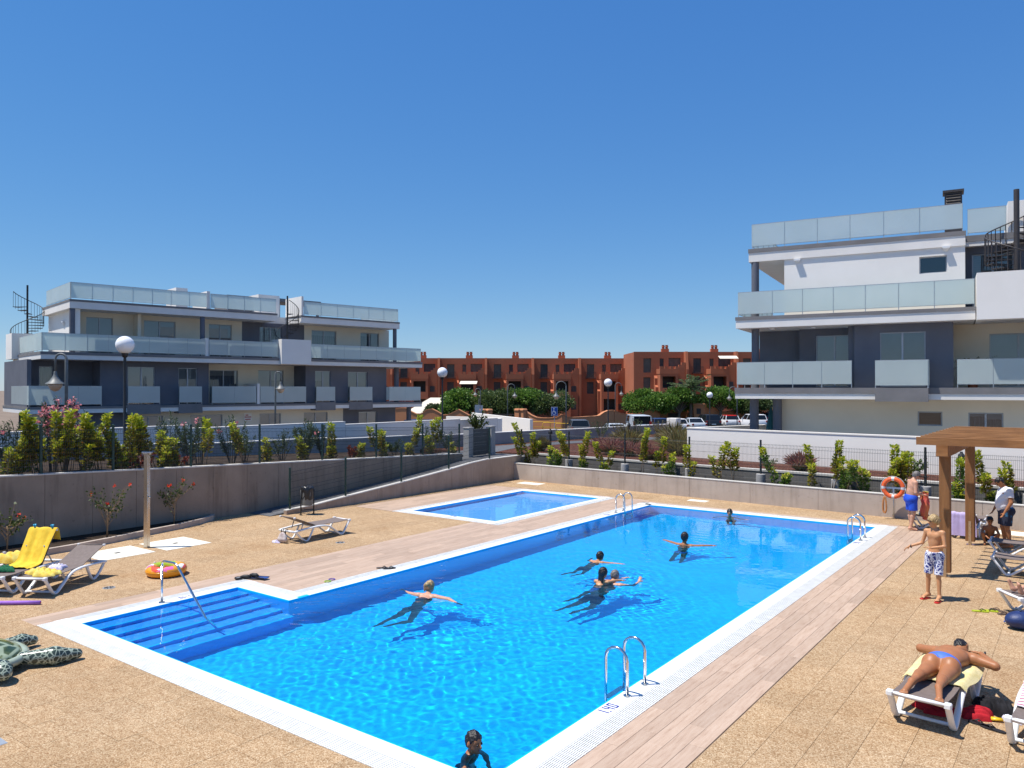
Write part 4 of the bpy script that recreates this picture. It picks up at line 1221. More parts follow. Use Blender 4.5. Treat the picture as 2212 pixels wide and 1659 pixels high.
railing(rb, (0.05, 0.06), (4.56, 0.06), 4.10, 1.05, n=4, gap=0.10); railing(rb, (8.2, 0.06), (XE, 0.06), 4.08, 1.05, n=5, gap=0.10)
railing(rb, (0.05, 7), (0.05, 0.08), 4.10, 1.05, n=5, gap=0.10)
MB().box(5.42, 7.25, -0.35, 0.66, 3.52, 4.05).build('balconette', M['stone_grey'], rb); railing(rb, (5.42, -0.3), (7.25, -0.3), 4.08, 1.05, n=1, gap=0.06); railing(rb, (7.25, -0.28), (7.25, 0.6), 4.08, 1.05, n=1, gap=0.06)
# ground floor
rwall(1.66, XE, 0.6, 3.60, 1.25, 'plaster_cream', [(6.85,7.71,2.55,3.12), (8.59,9.74,1.2,3.1)])
window(rb, 6.85, 7.71, 2.55, 3.12, 1.25, 1, 0, dep=0.14); window(rb, 8.59, 9.74, 1.2, 3.1, 1.25, 2, (0.06,0.12), True)
MB().box(1.66, 1.9, 1.51, 8.9, 0.6, 3.59).build('side_wall', M['plaster_cream'], rb)
MB().box(2.2, XE, 3.2, 8.9, 4.07, 6.59).build('core', M['plaster_blue'], rb); MB().box(2.2, XE, 3.0, 8.9, 7.09, 9.48).build('core', M['plaster_blue'], rb)
MB().box(2.6, 8.3, 3.5, 3.7, 10.051, 10.5).build('roof_parapet', M['plaster_white'], rb)
# ceiling lights
for u, yy, z in ((1.35,0.9,6.6), (3.0,0.9,6.6)): MB().lathe([(0.10, z-0.05), (0.13, z-0.002)], 14, (u, yy, 0)).build('ceiling_light', M['globe'], rb, 40)
def rbp(u, y, z=0.0):
    c, s = math.cos(RB_RZ), math.sin(RB_RZ)
    return (RB_LOC[0] + u*c - y*s, RB_LOC[1] + u*s + y*c, z)
for u, z, lab in ((2.42, 9.42, 'white wall light near the corner column of the right apartments'), (7.86, 9.46, 'white wall light above the small window of the right apartments')):
    s_ = thing('wall_light', lab, 'lamp', rbp(u, 0.66, z), RB_RZ)
    MB().box(-0.13, 0.13, -0.17, -0.001, -0.03, 0.05).build('housing', M['white_plastic'], s_)
    MB().add([(-0.12,-0.15,-0.031),(0.12,-0.15,-0.031),(0.12,-0.001,-0.031),(-0.12,-0.001,-0.031),(-0.05,-0.02,-0.13),(0.05,-0.02,-0.13)], [(0,1,5,4),(0,4,3),(1,2,5),(3,4,5,2)]).build('shade', M['white_plastic'], s_)
spiral('dark brown spiral staircase above the white stair tower of the right apartments', rbp(10.15, 0.75), RB_RZ, 1.02, 7.08, 10.05, 11.45, 35, -1.05, M['brown_metal'], 15, r_in=0.095, bal_r=0.016)
ch = thing('roof_vent', 'dark louvred roof vent box on the right apartments', 'vent', rbp(8.15, 5.0), RB_RZ)
MB().box(-0.33, 0.33, -0.28, 0.35, 10.05, 12.48).build('housing', M['brown_metal'], ch); MB().box(-0.4, 0.4, -0.36, 0.42, 12.481, 12.58).build('cap', M['brown_metal'], ch)
for i in range(7):
    z = 11.62 + i*0.12
    MB().add([(-0.27,-0.283,z+0.07),(0.27,-0.283,z+0.07),(0.27,-0.335,z),(-0.27,-0.335,z),(-0.27,-0.283,z+0.05),(0.27,-0.283,z+0.05)], [(0,3,2,1),(3,4,5,2)]).build('louvre', M['brown_metal'], ch)
# potted palm on the balcony
pm = MB(); rr = random.Random(3)
for k in range(26):
    a = rr.uniform(0, 6.28); L = rr.uniform(0.5, 0.95); zz = rr.uniform(0.4, 1.1)
    p0 = Vector((0,0,0.45)); tip = Vector((math.cos(a)*L, math.sin(a)*L*0.6, 0.45+zz*0.7))
    mid = (p0+tip)/2 + Vector((0,0,0.3))
    for s in range(12):
        t = (s+1)/12; q = p0*(1-t)**2 + mid*2*t*(1-t) + tip*t*t
        dr = Vector((-math.sin(a), math.cos(a), 0))*0.13*(1-abs(t-0.5))
        pm.add([q, q+dr+Vector((0,0,-0.06)), q+Vector((0.012,0.012,0.02))], [(0,1,2)]); pm.add([q, q-dr+Vector((0,0,-0.06)), q+Vector((0.012,0.012,0.02))], [(0,1,2)])
pp = thing('potted_palm', 'dry brownish potted palm on the shaded right balcony', 'plant', rbp(8.75, 1.5, 4.06))
pm.build('fronds', M['drygrass'], pp); MB().lathe([(0.16,0),(0.2,0.4),(0.21,0.42)], 14).build('pot', M['terracotta'], pp, 40)
# closed parasol under the columns
ps = thing('closed_parasol', 'closed teal parasol between the ground floor columns', 'parasol', rbp(1.15, 1.6, 1.15))
MB().lathe([(0.02,0),(0.02,2.1)], 8).build('pole', M['lamp_grey'], ps, 40)
cn = MB(); n = 16
prof = [(0.14,0.75),(0.2,0.85),(0.16,1.2),(0.09,1.7),(0.02,2.05)]
for r_, z in prof: pass
P = np.array([[(r_*(1+0.25*(k%2))*math.cos(2*math.pi*k/n), r_*(1+0.25*(k%2))*math.sin(2*math.pi*k/n), z) for k in range(n+1)] for r_, z in prof])
cn.grid(P).build('canopy', surf('teal_canvas', (0.01,0.11,0.12)), ps)

# ---------- terracotta village
def red_building(name, label, loc, rz, modules, roof, ground, mw=7.35, ext=0.6):
    b = thing(name, label, 'building', loc, rz)
    mat = M['terracotta']; W_ = mw*modules
    ops = []
    if ext > 3: ops += [(-2.0, -0.85, roof-3.05, roof-0.95), (-2.0, -0.95, roof-5.6, roof-3.75)]
    for k in range(modules):
        o = mw*k
        ops += [(o+5.35, o+6.5, roof-3.05, roof-0.95), (o+5.35, o+6.4, roof-5.6, roof-3.75), (o+1.7, o+3.5, roof-2.15, roof-0.9), (o+0.4, o+1.0, roof-2.6, roof-1.0)]
    mb = MB(); wall_open(mb, -ext, W_, ground, roof, 0, 0.4, ops); mb.build('wall', mat, b)
    MB().box(-ext, W_, 0.45, 9, ground, roof-0.05).build('roof_mass', mat, b)
    if ext > 3:
        for z0, z1 in ((roof-3.05, roof-0.95), (roof-5.6, roof-3.75)): MB().box(-2.0, -0.85 if z1 > roof-2 else -0.95, 0.2, 0.26, z0, z1).build('window', M['olive_shutter'], b)
    for k in range(modules):
        o = mw*k
        for j, (x0, x1, z0, z1) in enumerate(((o+5.35, o+6.5, roof-3.05, roof-0.95), (o+5.35, o+6.4, roof-5.6, roof-3.75), (o+1.7, o+3.5, roof-2.15, roof-0.9), (o+0.4, o+1.0, roof-2.6, roof-1.0))):
            w_ = MB(); w_.box(x0, x1, 0.2, 0.26, z0, z1); w_.box((x0+x1)/2-0.04, (x0+x1)/2+0.04, 0.15, 0.199, z0, z1)
            w_.build('window', M['olive_shutter' if (k+j) % 3 and j != 1 else 'darkwin'], b)
        # vertical fin wall that throws the slanting shadow
        MB().slab([(-1.5,ground),(-0.001,ground),(-0.001,roof+0.001),(-1.0,roof+0.001),(-1.5,roof-2.6)], 'x', o+3.95, o+4.3).build('fin_wall', mat, b)
        # bay with two loggias and a crenellated parapet
        bay = MB(); zb = roof-3.3
        wall_open(bay, o-0.05, o+2.55, ground, zb, -2.4, -2.1, [(o+0.3, o+2.2, zb-2.0, zb-0.35), (o+0.3, o+2.2, zb-5.0, zb-3.1)])
        bay.box(o-0.05, o+0.2, -2.099, -0.001, ground, zb-0.001); bay.box(o+2.3, o+2.55, -2.099, -0.001, ground, zb-0.001)
        bay.box(o+0.2, o+2.3, -2.099, -0.001, zb-0.3, zb-0.002); bay.box(o+0.2, o+2.3, -2.099, -0.001, zb-3.0, zb-2.7)
        bay.build('bay', mat, b)
        rec = MB(); rec.box(o+0.25, o+2.25, -0.5, -0.45, zb-2.65, zb-0.35); rec.box(o+0.25, o+2.25, -0.5, -0.45, zb-5.5, zb-3.05); rec.build('loggia_back', M['darkwin'], b)  # dark panels stand in for the shade inside the loggias
        par = MB(); par.box(o-0.1, o+2.6, -2.45, -2.15, zb+0.001, zb+0.75); par.box(o-0.1, o+0.15, -2.149, -0.01, zb+0.002, zb+0.749); par.box(o+2.35, o+2.6, -2.149, -0.01, zb+0.002, zb+0.749)
        for q in (-0.1, 0.55, 1.4, 2.15): par.box(o+q, o+q+0.45, -2.449, -2.151, zb+0.751, zb+1.1)
        par.build('parapet', mat, b)
        sb = MB(); sb.box(o+2.551, o+3.9, -1.3, -0.001, ground, zb+0.95); sb.box(o+2.9, o+3.9, -1.299, -0.9, zb+0.951, zb+1.35); sb.box(o+3.3, o+3.9, -1.298, -0.9, zb+1.351, zb+1.7)
        sb.build('side_bay', mat, b)
        for z0 in (zb-2.0, zb-4.8): MB().box(o+2.75, o+3.5, -1.32, -1.301, z0, z0+0.9).build('window', M['darkwin'], b)
        sw_ = MB(); sw_.slab([(-1.2,ground),(-0.001,ground),(-0.001,zb-0.2),(-0.6,zb-0.6),(-0.6,zb-1.6),(-1.2,zb-1.9)], 'x', o-0.45, o-0.051); sw_.build('step_wall', mat, b)
        br = MB(); z0 = roof-3.1
        br.box(o+5.15, o+6.7, -0.75, -0.001, z0-0.1, z0)
        for i in range(13): br.box(o+5.17+0.125*i, o+5.19+0.125*i, -0.74, -0.72, z0, z0+0.85)
        br.box(o+5.15, o+6.7, -0.75, -0.71, z0+0.85, z0+0.9); br.box(o+5.15, o+5.19, -0.709, -0.001, z0+0.85, z0+0.9); br.box(o+6.66, o+6.7, -0.709, -0.001, z0+0.85, z0+0.9)
        br.build('balcony', M['darkwin'], b)
        chm = MB().box(o+0.9, o+2.0, 1.0, 1.6, roof-0.05, roof+0.5).build('chimney', mat, b)
        for q in (1.2, 1.72):
            MB().lathe([(0.2, roof+0.501), (0.2, roof+0.75), (0.27, roof+0.78), (0.27, roof+0.83), (0.2, roof+0.85), (0.2, roof+1.0), (0.25, roof+1.05)], 10, (o+q, 1.3, 0)).build('chimney_pot', mat, chm, 40)
    return b
# facade faces the pool; placed 118 m away
def far(sx, depth, z=0.0):
    """point seen at column sx (0..1024 px of the frame) at a given forward distance"""
    r_ = (sx-512.0)/771.2*depth
    return (FW[0]*depth + RT[0]*r_, FW[1]*depth + RT[1]*r_, z)
red_building('terracotta_building', 'long terracotta apartment block with crenellated bays behind the trees', far(366, 121), R(38), 6, 8.9, -1.2)
red_building('terracotta_building', 'taller terracotta apartment block beside the right apartments', far(657, 113), R(38), 3, 9.5, -1.2, ext=3.4)
# ------------------------------------------------------------------ vegetation
class Leaves:
    """many leaf-sized faces collected in one mesh"""
    def __init__(s, seed): s.rng = np.random.default_rng(seed); s.V = []; s.F = []; s.MI = []; s.n = 0
    def add(s, P, D, L, W, mi=0, fold=0.25):
        """P (n,3) bases, D (n,3) directions, L and W lengths and widths"""
        n = len(P)
        if n == 0: return s
        P = np.asarray(P, float); D = np.asarray(D, float)
        D = D/(np.linalg.norm(D, axis=1, keepdims=True)+1e-9)
        rnd = s.rng.normal(size=(n,3)); S = np.cross(D, rnd); S /= (np.linalg.norm(S, axis=1, keepdims=True)+1e-9)
        N = np.cross(S, D)
        L = np.broadcast_to(L, (n,))[:, None]; W = np.broadcast_to(W, (n,))[:, None]
        droop = -0.12*L*np.array([[0,0,1.0]])
        mid = P + D*L*0.5 + N*W*fold
        v = np.stack([P, mid + S*W*0.5 - N*W*fold, P + D*L + droop, mid - S*W*0.5 - N*W*fold], 1)
        s.V.append(v.reshape(-1, 3))
        i = np.arange(n)*4 + s.n
        s.F.append(np.stack([i, i+1, i+2, i+3], 1)); s.n += 4*n
        s.MI.append(np.broadcast_to(mi, (n,)))
        return s
    def build(s, name, mats, parent):
        me = mesh_np(name, np.concatenate(s.V), np.concatenate(s.F), mats, False)
        if isinstance(mats, (list, tuple)) and len(mats) > 1: me.polygons.foreach_set('material_index', np.concatenate(s.MI).astype(np.int32))
        return link(name, me, parent)

def croton(name, label, loc, h, seed, green=False, stems=3, spread=0.16, dens=1.0, group=None, lean=0.2):
    t = thing(name, label, 'shrub', loc, 0, group)
    lv = Leaves(seed); rng = lv.rng; st = MB()
    for k in range(stems):
        hk = h*(1.0 if k == 0 else rng.uniform(0.45, 0.9))
        a = rng.uniform(0, 6.28); b = np.array([math.cos(a), math.sin(a), 0])*spread*rng.uniform(0.1, 0.8)
        ln = rng.normal(size=3)*lean; ln[2] = 0
        def c(u): return b + ln*u*hk*0.6 + np.array([0, 0, u*hk])
        st.tube([c(u) for u in (-0.03, 0.35, 0.7, 0.97)], [0.014, 0.011, 0.008, 0.004], 5)
        n = int(210*dens*hk)
        u = rng.uniform(0.30 if hk > 0.9 else 0.1, 1.0, n)**0.85
        C_ = np.array([c(x) for x in u])
        ang = rng.uniform(0, 6.28, n); up = rng.uniform(0.1, 1.0, n)*(0.5 + u)
        D = np.stack([np.cos(ang), np.sin(ang), up], 1)
        off = rng.uniform(0.0, 0.10, n)*(1.15-u*0.5)
        P = C_ + np.stack([np.cos(ang)*off, np.sin(ang)*off, rng.uniform(-0.02, 0.02, n)], 1)
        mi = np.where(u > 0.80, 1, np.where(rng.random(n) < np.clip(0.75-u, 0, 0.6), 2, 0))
        lv.add(P, D, rng.uniform(0.09, 0.16, n), rng.uniform(0.045, 0.07, n), mi)
    st.build('stem', M['twig'], t, True)
    lv.build('foliage', [M['croton_green'], M['croton_tip'], M['croton_green']] if green else [M['croton'], M['croton_tip'], M['croton_old']], t)
    return t
HEDGE = [(8.16,0.74), (8.37,0.99), (8.63,1.68), (8.81,1.52), (9.43,1.69), (9.66,1.74), (9.99,1.62), (10.32,1.62), (10.48,1.15), (10.95,1.21), (11.21,1.61), (11.57,1.5), (11.14,0.64), (12.03,1.57), (12.26,1.1), (12.69,0.9), (12.3,0.52), (13.62,1.49), (14.95,1.38), (15.95,0.86), (17.4,0.92), (18.86,1.36), (18.57,0.57), (20.21,0.62), (21.03,1.22), (21.33,0.64), (22.89,1.67), (22.59,0.57), (24.01,0.83), (24.72,1.61), (25.3,0.56)]
ORD = ['first','second','third','fourth','fifth','sixth','seventh','eighth','ninth','tenth','eleventh','twelfth','thirteenth','fourteenth','fifteenth','sixteenth','seventeenth','eighteenth','nineteenth','twentieth'] + ['twenty '+a for a in ('first','second','third','fourth','fifth','sixth','seventh','eighth','ninth')] + ['thirtieth','thirty first','thirty second','thirty third']
def rank(vals, v): return ORD[sorted(vals).index(v)]
gh = 'crotons along the top of the retaining wall'
for i, (yy, h) in enumerate(HEDGE):
    tall = h > 1.3
    lab = ('tall' if tall else 'low') + (' yellow green' if yy < 13 else ' golden') + ' croton on the retaining wall, ' + rank([-q[0] for q in HEDGE], -yy) + ' along it from the gate'
    croton('croton_shrub', lab, (-22.12 - (i % 3)*0.07, yy, lwt(yy)-0.06), h, 100+i, False, 3 if h < 1.3 else (3 if yy < 11.6 else 2), 0.22, 1.0 if yy < 13 else 0.85, gh, 0.26)
FARS = [(-19.69,1.46), (-20.22,1.24), (-19.82,1.86), (-18.73,0.91), (-18.36,0.78), (-17.1,1.61), (-17.81,1.63), (-17.04,0.47), (-15.98,1.23), (-15.9,0.4), (-14.12,1.85), (-13.41,1.52), (-12.96,0.93), (-12.09,1.28), (-10.9,1.3), (-10.34,1.46), (-8.74,1.34), (-8.5,0.46), (-7.47,1.5), (-6.91,1.66), (-6.41,1.06), (-5.82,1.09), (-4.84,1.64), (-5.12,1.39), (-4.61,1.25), (-3.08,1.3), (-3.11,0.44), (-2.34,1.58), (-2.27,0.39), (-1.7,1.23), (0.4,1.4), (1.2,1.1)]
for i, (xx, h) in enumerate(FARS):
    gr = i in (3, 4, 7, 9, 12, 16, 17, 20, 21, 25, 26, 28)
    lab = ('dark green leafy shrub' if gr else 'yellow green croton') + ' in the planter, ' + rank([q[0] for q in FARS], xx) + ' from the ramp wall corner'
    croton('planter_shrub', lab, (xx, fny(xx)-0.3, 0.58), h, 300+i, gr, 2 if h > 1.2 else 3, 0.16, 0.95, 'shrubs in the planter along the fence', 0.34)

def oleander(label, loc, h, rad, seed, flowers=0, fm='pinkflower', n=900, mat='oleander', name='oleander', group=None, cat='shrub', L=(0.10,0.18), W=(0.018,0.03)):
    t = thing(name, label, cat, loc, 0, group)
    lv = Leaves(seed); rng = lv.rng; st = MB()
    ns = max(6, int(14*rad/0.6))
    tips = []
    for k in range(ns):
        a = rng.uniform(0, 6.28); sp = rad*math.sqrt(rng.random())
        tip = np.array([math.cos(a)*sp, math.sin(a)*sp, h*rng.uniform(0.62, 1.0)*(1-0.25*(sp/rad)**2)])
        base = np.array([math.cos(a), math.sin(a), 0])*0.08
        mid = base*0.5 + tip*0.45 + np.array([0,0,0.12*h])
        c = lambda u: base*(1-u)**2 + 2*mid*u*(1-u) + tip*u*u
        st.tube([c(u) for u in (0, 0.4, 0.8, 1)], [0.014, 0.01, 0.006, 0.003], 4, False); tips.append(tip)
        m_ = int(n/ns); u = rng.uniform(0.25, 1.0, m_)
        P = np.array([c(x) for x in u]); tg = np.array([c(min(1, x+0.05))-c(x-0.05) for x in u]); tg /= np.linalg.norm(tg, axis=1, keepdims=True)
        D = tg*0.8 + rng.normal(size=(m_,3))*0.55
        lv.add(P, D, rng.uniform(*L, m_), rng.uniform(*W, m_), 0)
    if flowers:
        for k in range(flowers):
            tp = tips[rng.integers(len(tips))]*rng.uniform(0.85, 1.0) + rng.normal(size=3)*0.05
            D = rng.normal(size=(12,3)); lv.add(np.repeat(tp[None]+0.0, 12, 0)+rng.normal(size=(12,3))*0.035, D, 0.075, 0.06, 1)
    st.build('stem', M['bark'], t); lv.build('foliage', [M[mat], M[fm]], t)
    return t
OLE = [(8.84,1.79,0), (9.24,1.86,2), (9.84,2.15,26), (10.33,2.3,44), (10.77,2.05,22), (14.01,1.95,2), (13.61,1.79,0), (14.5,1.77,0), (15.6,1.74,3), (16.37,1.26,0), (17.81,1.22,0), (18.63,1.64,0), (19.06,1.95,1), (19.77,1.65,0), (23.43,0.81,0), (25.98,1.39,0), (27.22,1.13,0)]
for i, (yy, h, fl) in enumerate(OLE):
    lab = ('oleander covered in pink flowers' if fl > 9 else 'dark grey green oleander') + ' behind the fence, ' + rank([-q[0] for q in OLE], -yy) + ' along it from the gate'
    oleander(lab, (-24.1 + 0.2*(i % 3), yy, lwt(yy)-0.1), h, 0.55 if h > 1 else 0.4, 500+i, fl, n=900 if h > 1.5 else 550, group='oleanders behind the fence')
for i, (yy, xx) in enumerate(((11.6,-22.5), (12.0,-22.7), (19.9,-22.4), (13.0,-22.6))):
    oleander(('dark red leaved shrub in front of the globe lamp','dark red leaved shrub just past the globe lamp','dark red leaved shrub above the ramp','dark red leaved shrub behind the steel shower')[i] + ' on the retaining wall', (xx, yy, lwt(yy)-0.08), 0.55, 0.35, 560+i, 0, n=260, mat='redshrub', name='red_shrub', group='dark red shrubs above the wall', L=(0.08,0.12), W=(0.05,0.07))
oleander('bushy shrub on the pale apartment wall near the gate', (-33.0, 40.3, 1.0), 1.6, 0.8, 571, 0, n=700, mat='hibiscus', name='garden_shrub', L=(0.14,0.22), W=(0.08,0.12))
oleander('oleander standing beside the gate in front of the boundary wall', (-25.0, 31.0, 1.0), 1.0, 0.7, 572, 0, n=600)
# hibiscus in the bed
def hibiscus(label, loc, h, seed):
    t = thing('hibiscus', label, 'shrub', loc, 0, 'hibiscus bushes in the kerbed bed'); lv = Leaves(seed); rng = lv.rng; st = MB()
    st.tube([(0,0,-0.05), (0.02,0.01,h*0.35), (0.0,0.0,h*0.5)], [0.022,0.017,0.012], 6)
    for k in range(13):
        a = rng.uniform(0, 6.28); sp = rng.uniform(0.25, 0.7)*h*0.55; z1 = h*rng.uniform(0.5, 1.0)
        b = np.array([0,0,h*rng.uniform(0.15,0.5)]); tip = np.array([math.cos(a)*sp*0.5, math.sin(a)*sp*1.2, z1])
        st.tube([b, (b+tip)/2+np.array([0,0,-0.05]), tip], [0.009,0.006,0.003], 4, False)
        n = 16; u = rng.uniform(0.35, 1.0, n)
        lv.add(b+(tip-b)*u[:,None]+rng.normal(size=(n,3))*0.05, rng.normal(size=(n,3))*0.6+np.array([0,0,0.2]), rng.uniform(0.06,0.1,n), rng.uniform(0.045,0.06,n), 0)
        if k % 4 == 0:
            D = rng.normal(size=(10,3)); lv.add(np.repeat(tip[None],10,0)+rng.normal(size=(10,3))*0.012, D, 0.055, 0.055, 1)
    st.build('stem', M['twig'], t, True); lv.build('foliage', [M['hibiscus'], M['redflower']], t)
hibiscus('sparse hibiscus with red flowers behind the steel shower', (-21.25,12.1,0.1), 1.35, 601)
hibiscus('hibiscus with red flowers left of the steel shower', (-20.75,9.95,0.1), 1.45, 602)
hibiscus('sparse hibiscus behind the yellow towel loungers', (-20.75,7.6,0.1), 1.3, 603)
# grasses and dry shrubs in the gravel garden
def grass(label, loc, h, rad, seed, mat, n=500, name='ornamental_grass'):
    t = thing(name, label, 'grass', loc, 0, 'ornamental grasses in the gravel garden'); lv = Leaves(seed); rng = lv.rng
    a = rng.uniform(0, 6.28, n); s_ = rng.random(n)**0.6; b = np.stack([np.cos(a)*0.12*rad/0.5, np.sin(a)*0.12*rad/0.5, np.zeros(n)], 1)*rng.random(n)[:,None]
    d = np.stack([np.cos(a)*s_*rad, np.sin(a)*s_*rad, h*(0.55+0.5*rng.random(n))*(1-0.3*s_)], 1)
    lv.add(b, d, np.linalg.norm(d, axis=1)*0.6, 0.022, 0); lv.add(b+d*0.5, d*np.array([[1.2,1.2,0.8]]), np.linalg.norm(d, axis=1)*0.5, 0.035, 1)
    lv.build('blades', [M['drygrass'], M[mat]], t)
for i, (x, yy, h, rad, mt, lab) in enumerate(((-17.5,31.2,1.0,0.85,'redgrass','red feathery grass clump nearest the grey path in the gravel garden'), (-18.6,32.3,0.9,0.7,'redgrass','red feathery grass clump beside the boundary wall'), (-16.4,30.9,0.85,0.7,'redgrass','red feathery grass clump in the middle of the gravel bed'), (-15.0,29.9,0.8,0.6,'redgrass','red feathery grass clump next to the white wall corner'),
        (-14.9,32.6,1.3,1.1,'drygrass','large dry green bush against the corner of the white wall'), (-16.2,35.5,1.4,1.2,'drygrass','large dry bush further back along the path'), (-8.35,28.75,0.9,0.55,'redgrass','reddish brown bare bush in front of the white wall'), (-18.5,40.0,1.5,1.0,'drygrass','tall dry grass by the white pillar'), (-21.0,30.6,0.9,0.35,'drygrass','thin dry grass tuft by the bollard near the gate'), (-19.5,36.5,1.2,1.0,'drygrass','pale dry grass in front of the parked cars wall'))):
    grass(lab, (x, yy, 1.0), h, rad, 620+i, mt)
oleander('low green shrub in front of the white wall near the fence', (-9.56,28.9,1.0), 0.55, 0.4, 640, 0, n=300, mat='treeleaf2', name='garden_shrub')
oleander('round green shrub in front of the white wall behind the man in blue shorts', (-4.78,29.3,1.0), 0.7, 0.5, 641, 0, n=350, mat='croton_green', name='garden_shrub', L=(0.08,0.13), W=(0.04,0.06))
for i, s_ in enumerate((3.0, 4.6, 6.4, 8.6)):
    p = cwp(s_); oleander(ORD[3-i] + ' pale shrub from the white pillar along the boundary wall', (p[0]+0.9, p[1], 1.0), 1.25, 0.7, 650+i, 0, n=420, mat='drygrass' if i % 2 else 'oleander', name='garden_shrub', group='shrubs along the boundary wall')
# trees in front of the terracotta village
def tree(label, loc, zc, rx, rz, seed, n=7800, mat='treeleaf', leaf=0.34, ry=None, lumps=24):
    rx *= 1.25; rz *= 1.2; zc -= 0.1
    t = thing('broadleaf_tree', label, 'tree', loc, 0, 'trees in front of the terracotta village'); lv = Leaves(seed); rng = lv.rng
    ry = ry or rx; z0 = zc - loc[2]
    tr = MB(); tr.tube([(0,0,-0.3), (0.05,0,z0*0.4), (0.1,0.05,z0*0.75)], [0.26,0.2,0.13], 8)
    for k in range(lumps):
        d = rng.normal(size=3); d /= np.linalg.norm(d); d[2] = abs(d[2])*1.15 - 0.45
        c = np.array([d[0]*rx*0.72, d[1]*ry*0.72, z0 + d[2]*rz*0.8]); lr = rng.uniform(0.30, 0.48)*min(rx, 2.4)
        tr.tube([(0.1,0.05,z0*0.55), tuple((c*0.5+np.array([0,0,z0*0.35]))), tuple(c)], [0.1,0.06,0.02], 5, False)
        m_ = n//lumps; q = rng.normal(size=(m_,3)); q /= np.linalg.norm(q, axis=1, keepdims=True); rr = lr*(0.55+0.5*rng.random(m_))[:,None]*np.array([[1,1,0.75]])
        lv.add(c+q*rr, q+np.array([0,0,0.35])+rng.normal(size=(m_,3))*0.5, leaf*rng.uniform(0.6,1.1,m_), leaf*0.55, 0)
    tr.build('trunk', M['bark'], t, True); lv.build('crown', M[mat], t)
TG = -0.7
for i, (x, yy, zc, rx, rz, mt, lab) in enumerate(((-63.3,73.8,2.3,2.3,1.9,'treeleaf','bright green rounded tree behind the orange wall near the globe lamp'), (-60.3,76.0,2.2,2.1,1.6,'treeleaf2','dull green tree between two brighter trees behind the sliding gate'), (-56.7,78.7,2.3,2.8,1.9,'treeleaf','broad green tree behind the gate of the terracotta village'),
        (-58.6,77.3,2.2,2.3,1.8,'treeleaf2','dull green tree squeezed between the broad trees behind the gate'), (-54.0,80.7,2.2,2.7,2.0,'treeleaf2','broad darker tree behind the disabled parking sign'), (-65.8,72.0,1.2,1.1,0.9,'oleander','small grey green bush behind the orange wall'), (-44.4,87.9,2.5,2.4,1.7,'treeleaf','bright spreading tree left of the palm behind the kiosk'), (-41.2,90.3,2.5,2.6,1.7,'treeleaf','bright spreading tree below the palm behind the kiosk'), (-37.0,93.4,2.9,1.9,1.7,'treeleaf','dense green tree right of the palm'), (-33.6,96.0,2.1,1.8,1.0,'treeleaf2','low dark tree behind the orange wall near the right apartments'), (-29.5,99.0,2.2,2.4,1.2,'treeleaf2','low dark tree seen between the ground floor columns'))):
    tree(lab, (x, yy, TG), zc, rx, rz, 700+i, mat=mt)
pt = thing('palm_tree', 'palm tree with drooping fronds in front of the taller terracotta block', 'palm', (-40.0, 91.15, TG))
MB().tube([(0,0,-0.3), (0.1,0,2.2), (0.0,0.05,4.6)], [0.28,0.2,0.17], 10).build('trunk', M['bark'], pt, True)
lv = Leaves(760); rng = lv.rng
for k in range(34):
    a = rng.uniform(0, 6.28); L = rng.uniform(2.2, 3.2); e = rng.uniform(-0.3, 1.1)
    p0 = np.array([0,0,4.7]); tip = p0 + np.array([math.cos(a)*L*math.cos(e*0.7), math.sin(a)*L*math.cos(e*0.7), L*math.sin(e)*0.8-0.25]); mid = (p0+tip)/2 + np.array([0,0,0.6])
    u = np.linspace(0.2, 1, 24); Q = (1-u)[:,None]**2*p0 + 2*(u*(1-u))[:,None]*mid + (u**2)[:,None]*tip
    tg = np.gradient(Q, axis=0); sd = np.cross(tg, [0,0,1.0]); sd /= np.linalg.norm(sd, axis=1, keepdims=True)
    for s_ in (-1, 1): lv.add(Q, sd*s_+tg*2.5+np.array([0,0,-0.25]), 0.55*(1.1-u*0.5), 0.09, 0)
lv.build('fronds', M['palmleaf'], pt)
# ------------------------------------------------------------------ street lamps, signs, cars, village wall
def globe_lamp(label, loc, zc, r=0.275, pole=0.045):
    t = thing('globe_lamp', label, 'street lamp', loc, 0, 'white globe street lamps'); z = zc - loc[2]
    MB().lathe([(pole*1.7,0), (pole*1.7,0.5), (pole,0.55), (pole*0.9,z-r-0.12), (pole*1.6,z-r-0.1), (pole*2.2,z-r-0.02), (pole*2.4,z-r*0.86)], 12).build('pole', M['black_metal'], t, 40)
    MB().sphere((0,0,z), r, 24, 16).build('globe', M['globe'], t, True)
globe_lamp('white globe lamp on a dark pole above the croton hedge', (-24.0,12.04,1.6), 5.38)
globe_lamp('white globe lamp in front of the end of the left apartments', (-27.74,30.96,0.9), 4.9)
globe_lamp('white globe lamp beside the silver van', (-26.38,46.44,-0.3), 4.45, 0.275)
globe_lamp('small far white globe lamp among the parked cars', (-26.66,64.94,-0.6), 3.49, 0.27)
